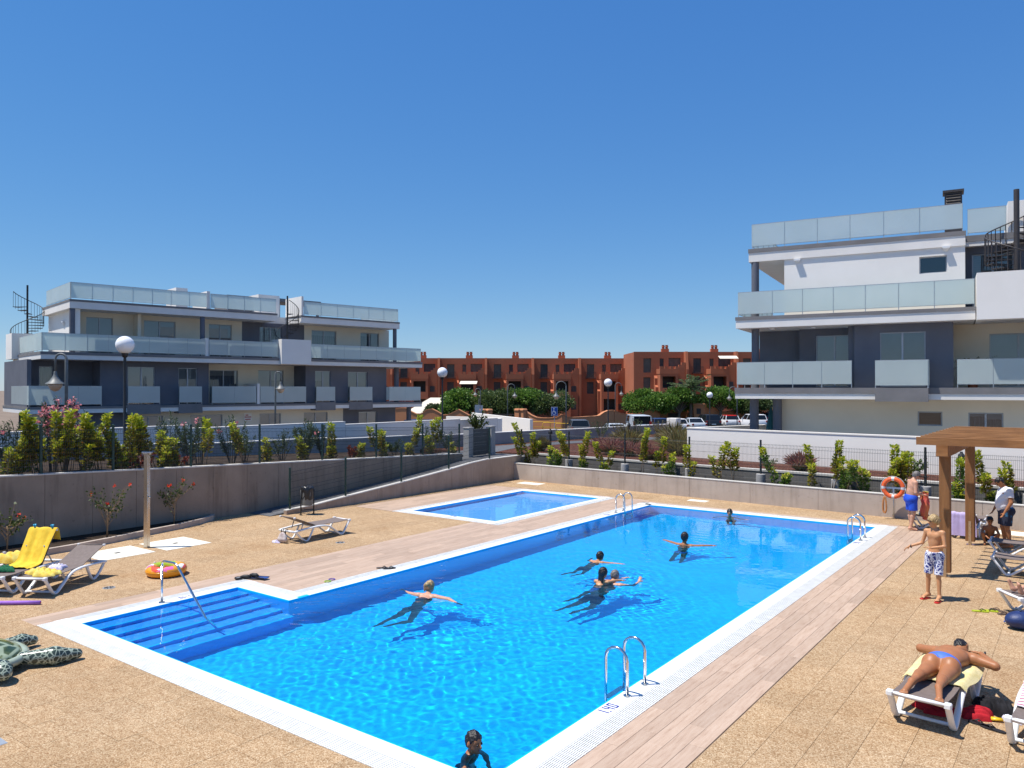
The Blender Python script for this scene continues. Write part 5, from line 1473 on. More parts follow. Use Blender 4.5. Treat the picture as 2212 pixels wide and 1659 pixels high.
def bell_lamp(label, base, ztop, bell, side, s=1.0):
    """crook post with a hanging bell; side = horizontal vector from post to bell"""
    t = thing('crook_lamp', label, 'street lamp', base, 0, 'grey crook street lamps'); H = ztop - base[2]; d = Vector(side); L = d.length; d.normalize(); r = L/2
    pts = [(0,0,0), (0,0,H-r)] + [tuple(d*(r - r*math.cos(R(a))) + Vector((0,0,H-r + r*math.sin(R(a))))) for a in range(20, 181, 20)]
    zb = bell - base[2]
    pts.append(tuple(d*L + Vector((0,0,zb+0.42*s))))
    MB().tube(pts, [0.05*s if i < 2 else 0.035*s for i in range(len(pts))], 8).build('post', M['lamp_grey'], t, True)
    MB().lathe([(0.05*s,0), (0.05*s,H*0.32), (0.051*s,H*0.33)], 8).build('base', M['black_metal'], t)
    c = d*L
    MB().lathe([(0.03*s,0.42*s), (0.05*s,0.38*s), (0.05*s,0.32*s), (0.09*s,0.22*s), (0.17*s,0.10*s), (0.28*s,0.02*s), (0.29*s,0.0)], 18, (c.x, c.y, zb)).build('bell', M['lamp_grey'], t, 60)
    MB().lathe([(0.22*s,-0.001), (0.20*s,-0.08*s), (0.13*s,-0.19*s), (0.03*s,-0.24*s)], 18, (c.x, c.y, zb)).build('bowl', M['bell_glass'], t, True)
def rside(k): return (RT[0]*k, RT[1]*k, 0)
bell_lamp('grey crook lamp with amber bowl in front of the left apartments balcony', (-26.52,11.41,1.5), 5.15, 4.17, rside(-0.36))
bell_lamp('grey crook lamp rising from the hedge in front of the cream balconies', (-37.1,27.2,0.2), 5.0, 4.02, rside(0.3))
bell_lamp('thin crook lamp in front of the trees behind the sliding gate', (-58.0,71.5,-0.6), 4.1, 3.35, rside(-0.6))
bell_lamp('crook lamp beside the orange gate pillar', (-48.2,63.9,-0.6), 4.55, 3.3, rside(0.75))
bell_lamp('crook lamp next to the disabled parking sign', (-33.56,52.3,-0.4), 4.63, 3.42, rside(-0.8))
bell_lamp('thin crook lamp behind the silver van', (-46.6,83.8,-0.6), 4.8, 3.4, rside(0.75))
bell_lamp('crook lamp at the corner slab of the right apartments', (-29.1,78.1,-0.6), 4.25, 3.05, rside(-0.8))
# small garden bollard lights
for i, (x, yy, lab) in enumerate(((-22.0,32.8,'dark bollard light on the garden path near the gate'), (-22.4,42.0,'dark bollard light by the far end of the garden path'), (-3.28,28.85,'dark bollard light in front of the white wall behind the pergola'))):
    t = thing('bollard_light', lab, 'bollard', (x, yy, 1.0), 0, 'bollard lights in the garden')
    MB().lathe([(0.09,0), (0.09,0.05), (0.055,0.08), (0.055,0.72)], 12).build('post', M['black_metal'], t, 40)
    MB().lathe([(0.10,0.721), (0.11,0.78), (0.10,0.86), (0.05,0.92), (0.04,0.97)], 12).build('head', M['black_metal'], t, 40)
# orange boundary wall of the village, with swooping tops
ow = thing('village_wall', 'orange rendered boundary wall with swooping top along the car park', 'wall', (0,0,0))
def swoop(sx0, d0, sx1, d1, zs, t=0.35, z0=-1.2):
    a, b = far(sx0, d0), far(sx1, d1); n = len(zs)-1
    for i in range(n):
        p = (lerp(a[0],b[0],i/n), lerp(a[1],b[1],i/n)); q = (lerp(a[0],b[0],(i+1)/n), lerp(a[1],b[1],(i+1)/n))
        wallbox(MB(), p, q, t, z0, zs[i], zs[i+1]).build('wall_section', M['orange_wall'], ow)
        dn = Vector((q[1]-p[1], p[0]-q[0])); dn.normalize(); dn *= 0.05
        wallbox(MB(), (p[0]+dn.x, p[1]+dn.y), (q[0]+dn.x, q[1]+dn.y), t+0.1, (zs[i]+0.001, zs[i+1]+0.001), zs[i]+0.09, zs[i+1]+0.09).build('wall_coping', M['orange_wall'], ow)
swoop(395, 93, 491, 91, [1.6,1.7,1.7,1.3,1.0,1.0,1.5,1.6,1.3,0.9,0.9,1.2,1.55,1.2,0.85,0.8,0.8,0.8,0.8])
swoop(521, 90, 562, 88, [1.35,1.35,0.95,0.7,0.65,0.65,0.7,0.75,1.1])
swoop(562.5, 88, 614, 93, [1.1,0.75,0.7,0.7,0.72,0.75,0.75,0.8,1.2,1.4,1.4])
swoop(614.5, 93, 660, 97, [1.4,1.0,0.9,0.9,0.95,1.3,1.9,2.0])
swoop(706, 97, 748, 99, [2.1,2.0,1.4,1.1,1.1,1.2,1.7,1.9,1.9])
for sx, d, z in ((483.5,90.6,1.45), (488.5,90.6,1.45), (518.5,90.0,1.5), (523,89.8,1.5), (738,98.2,2.1), (745,98.5,2.1)):
    p = far(sx, d); o_ = MB().cbox(p[0]-0.35, p[0]+0.35, p[1]-0.35, p[1]+0.35, -1.2, z, 0.05).build('pillar', M['orange_wall'], ow)
    MB().cbox(p[0]-0.42, p[0]+0.42, p[1]-0.42, p[1]+0.42, z+0.001, z+0.25, 0.14).build('pillar_cap', M['orange_wall'], o_)
sgt = thing('sliding_gate', 'brown slatted sliding gate between the orange pillars', 'gate', far(490, 90.8))
a, b = Vector(far(490.5, 90.7)), Vector(far(517, 90.3)); d_ = b-a
for i in range(9):
    p, q = d_*(i/9+0.01), d_*((i+1)/9-0.01)
    m_ = MB(); wallbox(m_, (p.x,p.y), (q.x,q.y), 0.06, -1.0, 0.72, 0.72); m_.build('panel', M['olive_shutter'], sgt)
m_ = MB(); wallbox(m_, (0,0), (d_.x,d_.y), 0.1, 0.73, 0.85, 0.85); m_.build('top_rail', M['darkwin'], sgt); m_ = MB(); wallbox(m_, (0,0), (d_.x,d_.y), 0.1, 1.0, 1.1, 1.1); m_.build('top_rail', M['darkwin'], sgt)
# kiosk-like service building with rounded corners, and a lantern pillar
kb = thing('gatehouse', 'low orange gatehouse with dark doors behind the parked cars', 'building', far(648, 100), R(38))
MB().cbox(0, 5.6, 0, 3, -1.2, 2.0, 0.35).build('wall', M['orange_wall'], kb); MB().cbox(5.4, 9.5, 0.4, 3.4, -1.2, 1.95, 0.35).build('wall', M['orange_wall'], kb)
MB().cbox(-0.12, 5.72, -0.12, 3.1, 1.95, 2.2, 0.1).build('roof_band', M['orange_wall'], kb); MB().cbox(5.3, 9.6, 0.28, 3.5, 1.9, 2.15, 0.1).build('roof_band', M['orange_wall'], kb)
MB().box(2.6, 4.0, -0.03, -0.001, -1.0, 0.9).build('door', M['darkwin'], kb); MB().box(6.3, 8.4, 0.37, 0.399, -0.6, 1.0).build('door', M['darkwin'], kb)
MB().cbox(4.9, 5.5, -0.35, 0.0, -1.2, 1.0, 0.06).build('buttress', M['orange_wall'], kb)
lp_ = thing('lantern_pillar', 'small orange lantern pillar with an opening beside the gatehouse', 'pillar', far(701, 97))
MB().add([(-0.5,-0.5,-1),(0.5,-0.5,-1),(0.5,0.5,-1),(-0.5,0.5,-1),(-0.75,-0.75,2.0),(0.75,-0.75,2.0),(0.75,0.75,2.0),(-0.75,0.75,2.0)], [(0,3,2,1),(4,5,6,7),(0,1,5,4),(1,2,6,5),(2,3,7,6),(3,0,4,7)]).build('shaft', M['orange_wall'], lp_)
MB().cbox(-0.85, 0.85, -0.85, 0.85, 2.001, 2.25, 0.1).build('cap', M['orange_wall'], lp_); MB().box(-0.28, 0.28, -0.74, -0.69, 0.9, 1.6).build('opening', M['darkwin'], lp_)
# parking sign with wheelchair symbol
ps_ = thing('parking_sign', 'blue and white wheelchair parking sign on a thin post', 'sign', far(554.4, 86, GZ), YAW)
MB().lathe([(0.04,0),(0.04,2.0)], 8).build('post', M['alu'], ps_); M['sign_blue'] = flat('sign_blue', (0.01,0.07,0.36)); M['sign_white'] = flat('sign_white', (0.85,0.85,0.85))
bd = MB().cbox(-0.36, 0.36, -0.05, -0.03, 1.65, 2.62, 0.004).build('board', M['sign_white'], ps_); MB().box(-0.33, 0.33, -0.056, -0.051, 1.68, 2.59).build('blue_field', M['sign_blue'], bd)
sy = MB(); sy.lathe([(0.07,-0.003),(0.07,0.003)], 12); sy.v = [(x-0.06, -0.06+z*0.5, y_+2.47) for x, y_, z in sy.v]
sy.slab([(-0.10,2.37),(-0.03,2.37),(-0.02,2.12),(0.12,2.12),(0.20,1.88),(0.13,1.86),(0.07,2.04),(-0.10,2.04)], 'y', -0.062, -0.058)
for i in range(14):
    a0, a1 = R(100+i*18), R(118+i*18); r0, r1 = 0.17, 0.22; cx, cz = -0.04, 1.98
    sy.add([(cx+r0*math.cos(a0),-0.062,cz+r0*math.sin(a0)),(cx+r1*math.cos(a0),-0.062,cz+r1*math.sin(a0)),(cx+r1*math.cos(a1),-0.062,cz+r1*math.sin(a1)),(cx+r0*math.cos(a1),-0.062,cz+r0*math.sin(a1))], [(0,1,2,3)])
sy.build('wheelchair_symbol', M['sign_white'], bd)
bs = thing('street_sign_back', 'back of a grey double street sign in front of the trees', 'sign', far(479, 84, GZ), YAW)
MB().lathe([(0.04,0),(0.04,3.6)], 8).build('post', M['lamp_grey'], bs); MB().box(-0.45, 0.1, -0.06, -0.03, 1.7, 2.9).build('board', M['alu'], bs); MB().box(0.14, 0.42, -0.06, -0.03, 1.6, 2.85).build('board', M['alu'], bs)
# yellow barriers
for i, sx in enumerate((541, 552, 565)):
    t = thing('barrier', ('yellow barrier nearest the orange gate pillar','yellow barrier beside the disabled parking sign','yellow barrier nearest the dark grey car')[i], 'barrier', far(sx, 84-i*2, GZ), R(40), 'yellow barriers at the car park')
    M.setdefault('yellow_paint', flat('yellow_paint', (0.75,0.42,0.02)))
    MB().tube([(-1,0,0),(-1,0,0.95),(-0.9,0,1.05),(0.9,0,1.05),(1,0,0.95),(1,0,0)], 0.035, 6).build('frame', M['yellow_paint'], t, True); MB().tube([(-1,0,0.5),(1,0,0.5)], 0.03, 6).build('rail', M['yellow_paint'], t)
# parked cars
M['car_glass'] = surf('car_glass', (0.012,0.014,0.016), None, 1, 0.05); M['tyre'] = surf('tyre', (0.02,0.02,0.02), None, 4, 0.9); M['tail'] = flat('tail_light', (0.45,0.01,0.01), 0.2); M['plate'] = flat('number_plate', (0.75,0.75,0.72))
def paint(n, c): 
    M[n] = surf(n, c, tuple(x*0.95 for x in c), 2, 0.25); return M[n]
def car(label, loc, rz, col, kind='hatch', roofcol=None, s=1.0):
    t = thing('parked_car', label, 'car' if kind != 'van' else 'van', loc, rz, 'cars in the car park')
    L, W_, H = dict(hatch=(4.0,1.72,1.48), suv=(4.5,1.84,1.68), coupe=(4.3,1.76,1.38), van=(4.8,1.92,1.95), sedan=(4.4,1.75,1.42))[kind]
    hood = dict(hatch=0.88, suv=1.0, coupe=0.82, van=1.05, sedan=0.86)[kind]; belt = hood + 0.06
    # local: x forward, front at +L/2
    lo = [(-L/2,0.32),(-L/2-0.02,0.62),(-L/2+0.05,belt),(L*0.16,belt),(L*0.36,hood-0.04),(L/2-0.08,hood-0.2),(L/2,0.55),(L/2-0.03,0.3)]
    def loft(prof, wf, nm, mat, par, inset=0.0):
        mb = MB(); n = len(prof); rows = []
        for s_, k in ((-1,0.90),(-1,1.0),(1,1.0),(1,0.90)):
            rows.append([(x*(1 if k == 1 else 0.985), s_*wf(z)*(1.0 if k == 1 else 1.0), z if k == 1 else lerp(z, (prof[0][1]+prof[3][1])/2, 0.06)) for x, z in prof])
        rows[0] = [(x, y_*1.0+0.0, z) for x, y_, z in rows[1]]; rows = [rows[1], rows[2]]
        v = rows[0] + rows[1]; f = [tuple(range(n)), tuple(reversed(range(n, 2*n)))] + [(i, n+i, n+(i+1)%n, (i+1)%n) for i in range(n)]
        mb.add(v, f); o_ = mb.build(nm, mat, par)
        bv = o_.modifiers.new('bevel', 'BEVEL'); bv.width = 0.06; bv.segments = 2; bv.limit_method = 'ANGLE'
        o_.data.shade_smooth()
        return o_
    body = loft(lo, lambda z: W_/2*(1 if z < 0.7 else 0.97), 'body', col, t)
    rear = {'hatch':-L/2+0.12,'suv':-L/2+0.1,'coupe':-L*0.30,'van':-L/2+0.04,'sedan':-L*0.34}[kind]
    rt = {'hatch':-L/2+0.42,'suv':-L/2+0.32,'coupe':-L*0.16,'van':-L/2+0.1,'sedan':-L*0.2}[kind]
    ft = {'van':L*0.28}.get(kind, L*0.05); fb = {'van':L*0.42}.get(kind, L*0.24)
    def cabin(z, w0, w1): return lerp(w0, w1, (z-belt)/(H-belt))
    wt = W_/2*(0.9 if kind == 'van' else 0.78)
    gl = MB(); w0, zt = W_/2*0.955, H-0.05
    gl.add([(rear,-w0,belt-0.02),(fb,-w0,belt-0.02),(fb,w0,belt-0.02),(rear,w0,belt-0.02),(rt,-wt,zt),(ft,-wt,zt),(ft,wt,zt),(rt,wt,zt)], [(0,3,2,1),(4,5,6,7),(0,1,5,4),(1,2,6,5),(2,3,7,6),(3,0,4,7)])
    gh_ = gl.build('windows', M['car_glass'], t)
    rf = MB(); e = 0.03
    rf.add([(rt-e,-wt-e,zt-0.02),(ft+e,-wt-e,zt-0.02),(ft+e,wt+e,zt-0.02),(rt-e,wt+e,zt-0.02),(rt+0.1,-wt+0.1,H),(ft-0.15,-wt+0.1,H),(ft-0.15,wt-0.1,H),(rt+0.1,wt-0.1,H)], [(0,3,2,1),(4,5,6,7),(0,1,5,4),(1,2,6,5),(2,3,7,6),(3,0,4,7)])
    rf.build('roof', roofcol or col, t, 50)
    pl = MB()
    for sx_ in (-1, 1):
        for (xa, xb) in ((rear, rt), (lerp(rear,fb,0.52), lerp(rt,ft,0.56)), (fb, ft)):
            pl.tube([(xa, sx_*(w0+0.004), belt-0.02), (xb, sx_*(wt+0.006), zt)], 0.045, 4)
    if kind == 'van':
        for sx_ in (-1, 1): pl.add([(rear+0.15,sx_*(w0+0.01),belt-0.02),(lerp(rear,fb,0.5),sx_*(w0+0.01),belt-0.02),(lerp(rt,ft,0.5),sx_*(wt+0.012),zt),(rt+0.12,sx_*(wt+0.012),zt)], [(0,1,2,3)])
    pl.build('pillars', col, gh_)
    for sx_ in (-1, 1):
        for xx in (-L*0.31, L*0.31):
            w_ = MB().lathe([(0.31,-0.1),(0.33,-0.06),(0.33,0.06),(0.31,0.1)], 16); w_.v = [(x, z, y_) for x, y_, z in w_.v]
            w_.v = [(x+xx, y_+sx_*(W_/2-0.09), z+0.33) for x, y_, z in w_.v]; wo = w_.build('wheel', M['tyre'], t, 40)
            r_ = MB().lathe([(0.2,-0.002),(0.2,0.002)], 12); r_.v = [(x+xx, z+sx_*(W_/2+0.012), y_+0.33) for x, y_, z in r_.v]; r_.build('rim', M['alu'], wo)
        MB().box(-L/2-0.03, -L/2+0.06, sx_*(W_/2-0.12)-0.1, sx_*(W_/2-0.12)+0.1, belt-0.28, belt-0.06 if kind != 'van' else belt+0.25).build('tail_light', M['tail'], t)
        MB().box(L*0.12, L*0.16, sx_*(W_/2+0.02)-0.08, sx_*(W_/2+0.02)+0.08, belt, belt+0.14).build('mirror', col, t)
        MB().box(L/2-0.14, L/2-0.02, sx_*(W_/2-0.25)-0.15, sx_*(W_/2-0.25)+0.15, hood-0.3, hood-0.16).build('headlight', M['globe'], t)
    MB().box(-L/2-0.035, -L/2-0.02, -0.25, 0.25, 0.55, 0.66).build('number_plate', M['plate'], t)
    return t
A_ = R(128)
paint('car_grey', (0.10,0.105,0.115)); paint('car_silver', (0.52,0.56,0.60)); paint('car_white', (0.80,0.80,0.80)); paint('car_black', (0.02,0.021,0.024)); paint('car_red', (0.50,0.02,0.02)); paint('car_blue', (0.03,0.05,0.12))
for sx, d, k, c, lab, rc, dr in ((578,75,'suv','car_grey','dark grey car parked nearest the boundary wall',None,0), (614,72,'sedan','car_silver','light silver car beside the silver van',None,6), (638,80,'van','car_silver','silver van with dark rear window',None,0), (658,84,'hatch','car_blue','dark blue car half hidden beside the silver van',None,0), (674,83,'hatch','car_white','white hatchback with red tail lights right of the van',None,8),
        (693,87,'coupe','car_silver','small silver coupe behind the white pillar',None,5), (707,90,'suv','car_black','large black off road car among the parked cars',None,4), (728,94,'hatch','car_white','white hatchback with a red roof among the parked cars','car_red',0), (752,91,'suv','car_white','white car with dark windows by the far globe lamp',None,5), (761,98,'hatch','car_red','red car partly hidden behind the white one',None,0), (774,100,'suv','car_black','dark car by the end of the orange wall',None,0),
        (419,80,'hatch','car_blue','dark car behind the white wall of the left apartments',None,-30), (433,80,'hatch','car_black','black car behind the white wall of the left apartments',None,-30), (450,79,'sedan','car_silver','pale silver car behind the white wall of the left apartments',None,-30), (468,80,'sedan','car_blue','navy car behind the shrub on the apartment wall',None,-30), (463,97,'hatch','car_white','white car behind the orange wall below the trees',None,-60)):
    car(lab, far(sx, d, GZ+0.01 if d < 95 else GZ+0.2), A_ + R(dr), M[c], k, M[rc] if rc else None)
# cream awnings on the village
aw = thing('awning', 'sloping cream awning at the foot of the terracotta block', 'awning', far(416, 100, 0), R(38))
MB().add([(-1.5,-1.6,0.9),(3.2,-1.6,0.9),(4.2,0.9,2.9),(1.8,0.9,2.9)], [(0,1,2,3)]).add([(3.2,-1.6,0.9),(3.2,-1.5,0.75),(-1.5,-1.5,0.75),(-1.5,-1.6,0.9)], [(0,1,2,3)]).build('canvas', M['awning'], aw); MB().tube([(-1.5,-1.6,0.9),(3.2,-1.6,0.9)], 0.05, 6).build('front_bar', M['alu'], aw)
for sx, d, z, lab in ((468.6,117.0,5.05,'small cream awning over a loggia of the long terracotta block'), (728,110.2,8.6,'cream awning over a top terrace of the taller terracotta block')):
    aw = thing('awning', lab, 'awning', far(sx, d, z), R(33)); MB().add([(-1.3,-0.9,-0.25),(1.3,-0.9,-0.25),(1.3,0.5,0.2),(-1.3,0.5,0.2)], [(0,1,2,3)]).build('canvas', M['awning'], aw); MB().tube([(-1.3,-0.9,-0.25),(1.3,-0.9,-0.25)], 0.04, 6).build('front_bar', M['awning'], aw)
# ------------------------------------------------------------------ pool terrace furniture
# pergola
pg = thing('pergola', 'brown timber pergola with a slatted roof over the loungers', 'pergola', (0,0,0))
for (x, yy) in ((-2.44,18.78), (-2.42,22.98), (1.0,18.78), (1.0,22.98)):
    p = MB().cbox(x-0.105, x+0.105, yy-0.10, yy+0.10, 0.10, 2.58, 0.012).build('post', M['pergola_post'], pg)
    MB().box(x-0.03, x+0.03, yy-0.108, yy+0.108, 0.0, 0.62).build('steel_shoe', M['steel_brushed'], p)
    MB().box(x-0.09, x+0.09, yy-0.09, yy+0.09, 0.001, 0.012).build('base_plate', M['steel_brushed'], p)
for x in (-2.44, 1.0): MB().cbox(x-0.115, x+0.115, 18.36, 23.62, 2.581, 2.83, 0.01).build('beam', M['pergola'], pg)
for k in range(12): MB().cbox(-2.9, 1.5, 18.18+0.53*k, 18.25+0.53*k, 2.831, 2.995, 0.006).build('slat', M['pergola'], pg)

# loungers: local x from head to foot
def lounger(label, head, ang, back=0.0, group='white framed sun loungers'):
    t = thing('sun_lounger', label, 'lounger', (head[0], head[1], 0), R(ang), group)
    for s in (-1, 1):
        y_ = 0.31*s
        rail = spline([(0.02,y_,0.30), (0.4,y_,0.335), (0.85,y_,0.35), (1.15,y_,0.30), (1.40,y_,0.13), (1.54,y_,0.035), (1.64,y_,0.04), (1.76,y_,0.20), (1.87,y_,0.36)], 4)
        MB().tube(rail, 0.034, 8, True, (0.75, 1.15), (0,1,0)).build('side_rail', M['white_plastic'], t, True)
        leg = spline([(0.06,y_*0.99,0.30), (0.20,y_*0.99,0.15), (0.36,y_*0.99,0.035), (0.46,y_*0.99,0.035), (0.56,y_*0.99,0.17), (0.64,y_*0.99,0.33)], 4)
        MB().tube(leg, 0.03, 8, True, (0.8, 1.1), (0,1,0)).build('leg', M['white_plastic'], t, True)
        MB().cbox(1.83, 1.91, y_-0.04, y_+0.04, 0.345, 0.40, 0.012).build('corner_cap', M['white_plastic'], t)
    for x, z, r_ in ((0.03,0.30,0.03), (0.80,0.325,0.022), (1.58,0.05,0.022), (1.875,0.37,0.026)):
        MB().tube([(x,-0.31,z), (x,0.31,z)], r_, 8).build('crossbar', M['white_plastic'], t, True)
    hx, hz = 0.76, 0.372
    P = [(hx+0.01,0.372), (1.05,0.372), (1.5,0.362), (1.78,0.378), (1.88,0.392), (1.905,0.365)]
    MB().sheet(np.array([[(x, yy, z - 0.012*(1-(yy/0.29)**2)) for yy in np.linspace(-0.29, 0.29, 7)] for x, z in P]), 0.012).build('seat_sling', M['sling'], t, True)
    c_, s_ = math.cos(R(back)), math.sin(R(back))
    B = [(hx - L*c_, hz + L*s_) for L in (0.0, 0.25, 0.5, 0.77)]
    bk = MB().sheet(np.array([[(x, yy, z - 0.012*(1-(yy/0.29)**2)) for yy in np.linspace(-0.29, 0.29, 7)] for x, z in B]), 0.014).build('backrest', M['sling'], t, True)
    MB().tube([(B[3][0],-0.29,B[3][1]), (B[3][0],0.29,B[3][1])], 0.017, 8).build('back_bar', M['sling'], bk, True)
    for s in (-1, 1): MB().cbox(B[3][0]-0.025, B[3][0]+0.025, 0.29*s-0.025, 0.29*s+0.025, B[3][1]-0.02, B[3][1]+0.02, 0.006).build('corner_cap', M['white_plastic'], bk)
    if back > 5:
        for s in (-0.2, 0.2): MB().tube([(B[2][0]+0.1, s, B[2][1]-0.06), (0.33, s, 0.315)], 0.013, 6).build('prop', M['alu'], bk, True)
    return t
lounger('empty brown sling lounger with raised back beside the litter bin', (-16.75,12.62), 90, 22)
lounger('brown sling lounger with yellow and white towels beside the noodle', (-17.2,7.95), -59.3, 22)
lounger('lounger whose raised back is covered by a pegged yellow towel', (-17.95,7.5), -59.3, 58)
lounger('lounger under the man in blue swim briefs', (-1.44,11.98), -94.9, 3)
lounger('lounger with a pink striped towel next to the man in blue briefs', (-0.27,11.95), -94, 10)
lounger('lounger carrying a bare foot near the green flip flops', (0.43,17.28), 214.8, 15)
lounger('empty lounger in the pergola shade beside the other empty one, nearer the squatting child', (0.0,21.85), 180, 8)
lounger('empty lounger in the pergola shade, nearer the boy in patterned shorts', (0.22,19.9), 180, 8)
lounger('lounger with a lilac towel over its raised back behind the pergola post', (-2.66,23.72), 90, 22)
lounger('lounger carrying a straw hat behind the man in blue shorts', (-2.25,25.02), 182, 6)
lounger('lounger by the low wall with a person lying behind the man in white', (0.85,25.25), 181, 45)

# pool ladders: two bent steel rails each
def ladder(label, loc, rz):
    """local: feet on the coping at x=0.1, rail bends over to the water at x=-0.22; two rails at y=0 and 0.5"""
    t = thing('pool_ladder', label, 'pool ladder', loc, rz, 'stainless pool ladders')
    for y_ in (0.0, 0.5):
        pts = [(0.12,y_,0.0), (0.12,y_,0.45)] + arc((-0.04,y_,0.45), 0.16, 0, 180, 8) + [(-0.2,y_,0.3), (-0.2,y_,-0.9)]
        MB().tube(pts, 0.0215, 12).build('rail', M['steel'], t, True)
        MB().lathe([(0.055,0.006), (0.052,0.022), (0.024,0.03)], 16, (0.12,y_,0)).build('foot_flange', M['steel'], t, 40)
    for z in (-0.2, -0.45, -0.7): MB().box(-0.24, -0.16, 0.02, 0.48, z-0.015, z+0.015).build('step', M['steel'], t)
    return t
ladder('tall stainless pool ladder beside the 140 depth mark', (-4.93,8.96,0), 0)
ladder('stainless pool ladder at the far corner towards the lifebuoy', (-4.93,21.85,0), 0)
ladder('stainless pool ladder between the main and the children pool', (-12.12,22.55,0), math.pi)
hr = thing('step_handrail', 'single bent steel handrail over the pool steps', 'handrail', (-13.9,7.68,0))
MB().tube([(0,0,0), (0,0,0.70)] + arc((0.09,0,0.70), 0.09, 180, 92, 5) + [(0.42,0,0.80)] + [(0.50,0,0.785), (0.55,0,0.75)] + [(1.75,0,-0.28)], 0.0215, 12).build('rail', M['steel'], hr, True)
MB().lathe([(0.06,0.006), (0.056,0.02), (0.024,0.028)], 16).build('foot_flange', M['steel'], hr, 40)
# steel shower on its white pans
sh = thing('outdoor_shower', 'tall square stainless shower post between two white pans', 'shower', (-19.06,10.13,0), R(25))
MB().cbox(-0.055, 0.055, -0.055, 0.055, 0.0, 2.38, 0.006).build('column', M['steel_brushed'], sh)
MB().cbox(-0.13, 0.13, -0.05, 0.05, 2.381, 2.42, 0.012).build('head', M['steel'], sh)
for s in (-1, 1): MB().lathe([(0.035,-0.0), (0.035,0.02)], 14, (0.09*s, 0, 2.358)).build('spray_plate', M['steel'], sh, 40)
for s in (-1, 1):
    kn = MB().tube([(0.055*s,0,1.28), (0.095*s,0,1.28)], 0.018, 8).build('tap', M['steel'], sh, True)
for x0, x1, y0, y1, lab in ((-19.62,-18.38,8.72,10.0,'white shower pan nearer the yellow towels'), (-19.65,-18.3,10.24,11.46,'white shower pan nearer the ramp')):
    t = thing('shower_pan', lab, 'shower tray', (x0, y0, 0), 0, 'shower pans')
    MB().cbox(0.004, x1-x0-0.004, 0.004, y1-y0-0.004, BASE, 0.007, 0.004).build('tray', M['whitepan'], t)
    dr = MB().box((x1-x0)/2-0.07, (x1-x0)/2+0.07, (y1-y0)/2-0.07, (y1-y0)/2+0.07, 0.0072, 0.0085).build('drain', M['stone_grey'], t)
    for i in range(5): MB().box((x1-x0)/2-0.055, (x1-x0)/2+0.055, (y1-y0)/2-0.058+0.026*i, (y1-y0)/2-0.046+0.026*i, 0.0087, 0.0095).build('drain_slot', M['black_metal'], dr)
# kerbed bed at the foot of the wall
kb_ = [(-20.2,-2.0), (-20.1,4.0), (-20.05,7.6), (-20.15,8.9), (-20.35,10.0), (-20.6,11.0), (-20.8,12.0), (-21.05,12.8), (-21.4,13.45), (-21.6,13.62)]
kt = thing('bed_kerb', 'curved concrete kerb of the hibiscus bed', 'kerb', (0,0,0))
for p, q in zip(kb_[:-1], kb_[1:]): wallbox(MB(), p, q, 0.11, -0.05, 0.15, 0.15).build('kerb_stone', M['concrete'], kt)
mb = MB(); mb.add([(p[0]-0.1, p[1], 0.09) for p in kb_] + [(-21.655,13.62,0.09), (-21.655,-2.0,0.09)], [tuple(range(len(kb_)+2))])
struct('bed_soil', mb, M['soil'])
# litter bin
bn = thing('litter_bin', 'dark grey litter bin with a black bag at the ramp foot', 'bin', (-19.97,15.86,0), R(70))
for s in (-1, 1):
    MB().tube([(0.21*s,0,0.0), (0.21*s,0,0.80)], 0.02, 8).build('leg', M['black_metal'], bn, True)
    MB().cbox(0.21*s-0.04, 0.21*s+0.04, -0.09, 0.09, 0.0, 0.012, 0.003).build('foot', M['black_metal'], bn)
MB().tube([(-0.21,0,0.16), (0.21,0,0.16)], 0.014, 8).build('crossbar', M['black_metal'], bn, True)
MB().lathe([(0.15,0.30), (0.175,0.32), (0.185,0.70), (0.185,0.72)], 18).build('drum', M['lamp_grey'], bn, 40)
M['bag_black'] = surf('black_bag', (0.012,0.012,0.014), (0.02,0.02,0.022), 20, 0.3, 0.8, 40)
rng = np.random.default_rng(9); n = 26; rows = []
for r_, z in ((0.188,0.50), (0.192,0.62), (0.196,0.78), (0.205,0.86), (0.16,0.90), (0.10,0.86)):
    rows.append([(r_*(1+0.07*rng.normal())*math.cos(2*math.pi*k/n), r_*(1+0.07*rng.normal())*math.sin(2*math.pi*k/n), z+0.022*rng.normal()) for k in range(n)]); rows[-1].append(rows[-1][0])
MB().grid(np.array(rows)).build('bag', M['bag_black'], bn, True)
# lifebuoy stand
lbs = thing('lifebuoy_stand', 'thin steel stand for the lifebuoy against the low wall', 'stand', (-4.79,26.11,0))
MB().tube([(0,0,0), (0,0,0.98)], 0.018, 8).build('pole', M['alu_rail'], lbs, True); MB().box(-0.33, 0.33, -0.02, 0.02, 0.93, 0.985).build('crossbar', M['alu_rail'], lbs); MB().box(-0.02, 0.02, -0.022, 0.018, 0.80, 0.929).build('bracket', M['alu_rail'], lbs)
M['buoy_orange'] = flat('buoy_orange', (0.80,0.13,0.03), 0.45); M['tape'] = flat('reflective_tape', (0.62,0.62,0.62), 0.3)
lf = thing('lifebuoy', 'orange lifebuoy with grey bands hanging above the low wall', 'lifebuoy', (-4.79,26.04,0.97))
MB().torus((0,0,0), 0.275, 0.062, 36, 12, 'y').build('ring', M['buoy_orange'], lf, True)
for a in (0, 90, 180, 270):
    m_ = MB()
    for i in range(5):
        pass
    P = np.array([[((0.275+0.0645*math.cos(b))*math.cos(R(a+w)), 0.0645*math.sin(b), (0.275+0.0645*math.cos(b))*math.sin(R(a+w))) for b in np.linspace(0, 2*math.pi, 13)] for w in (-8,-3,3,8)])
    m_.grid(P).build('band', M['tape'], lf, True)
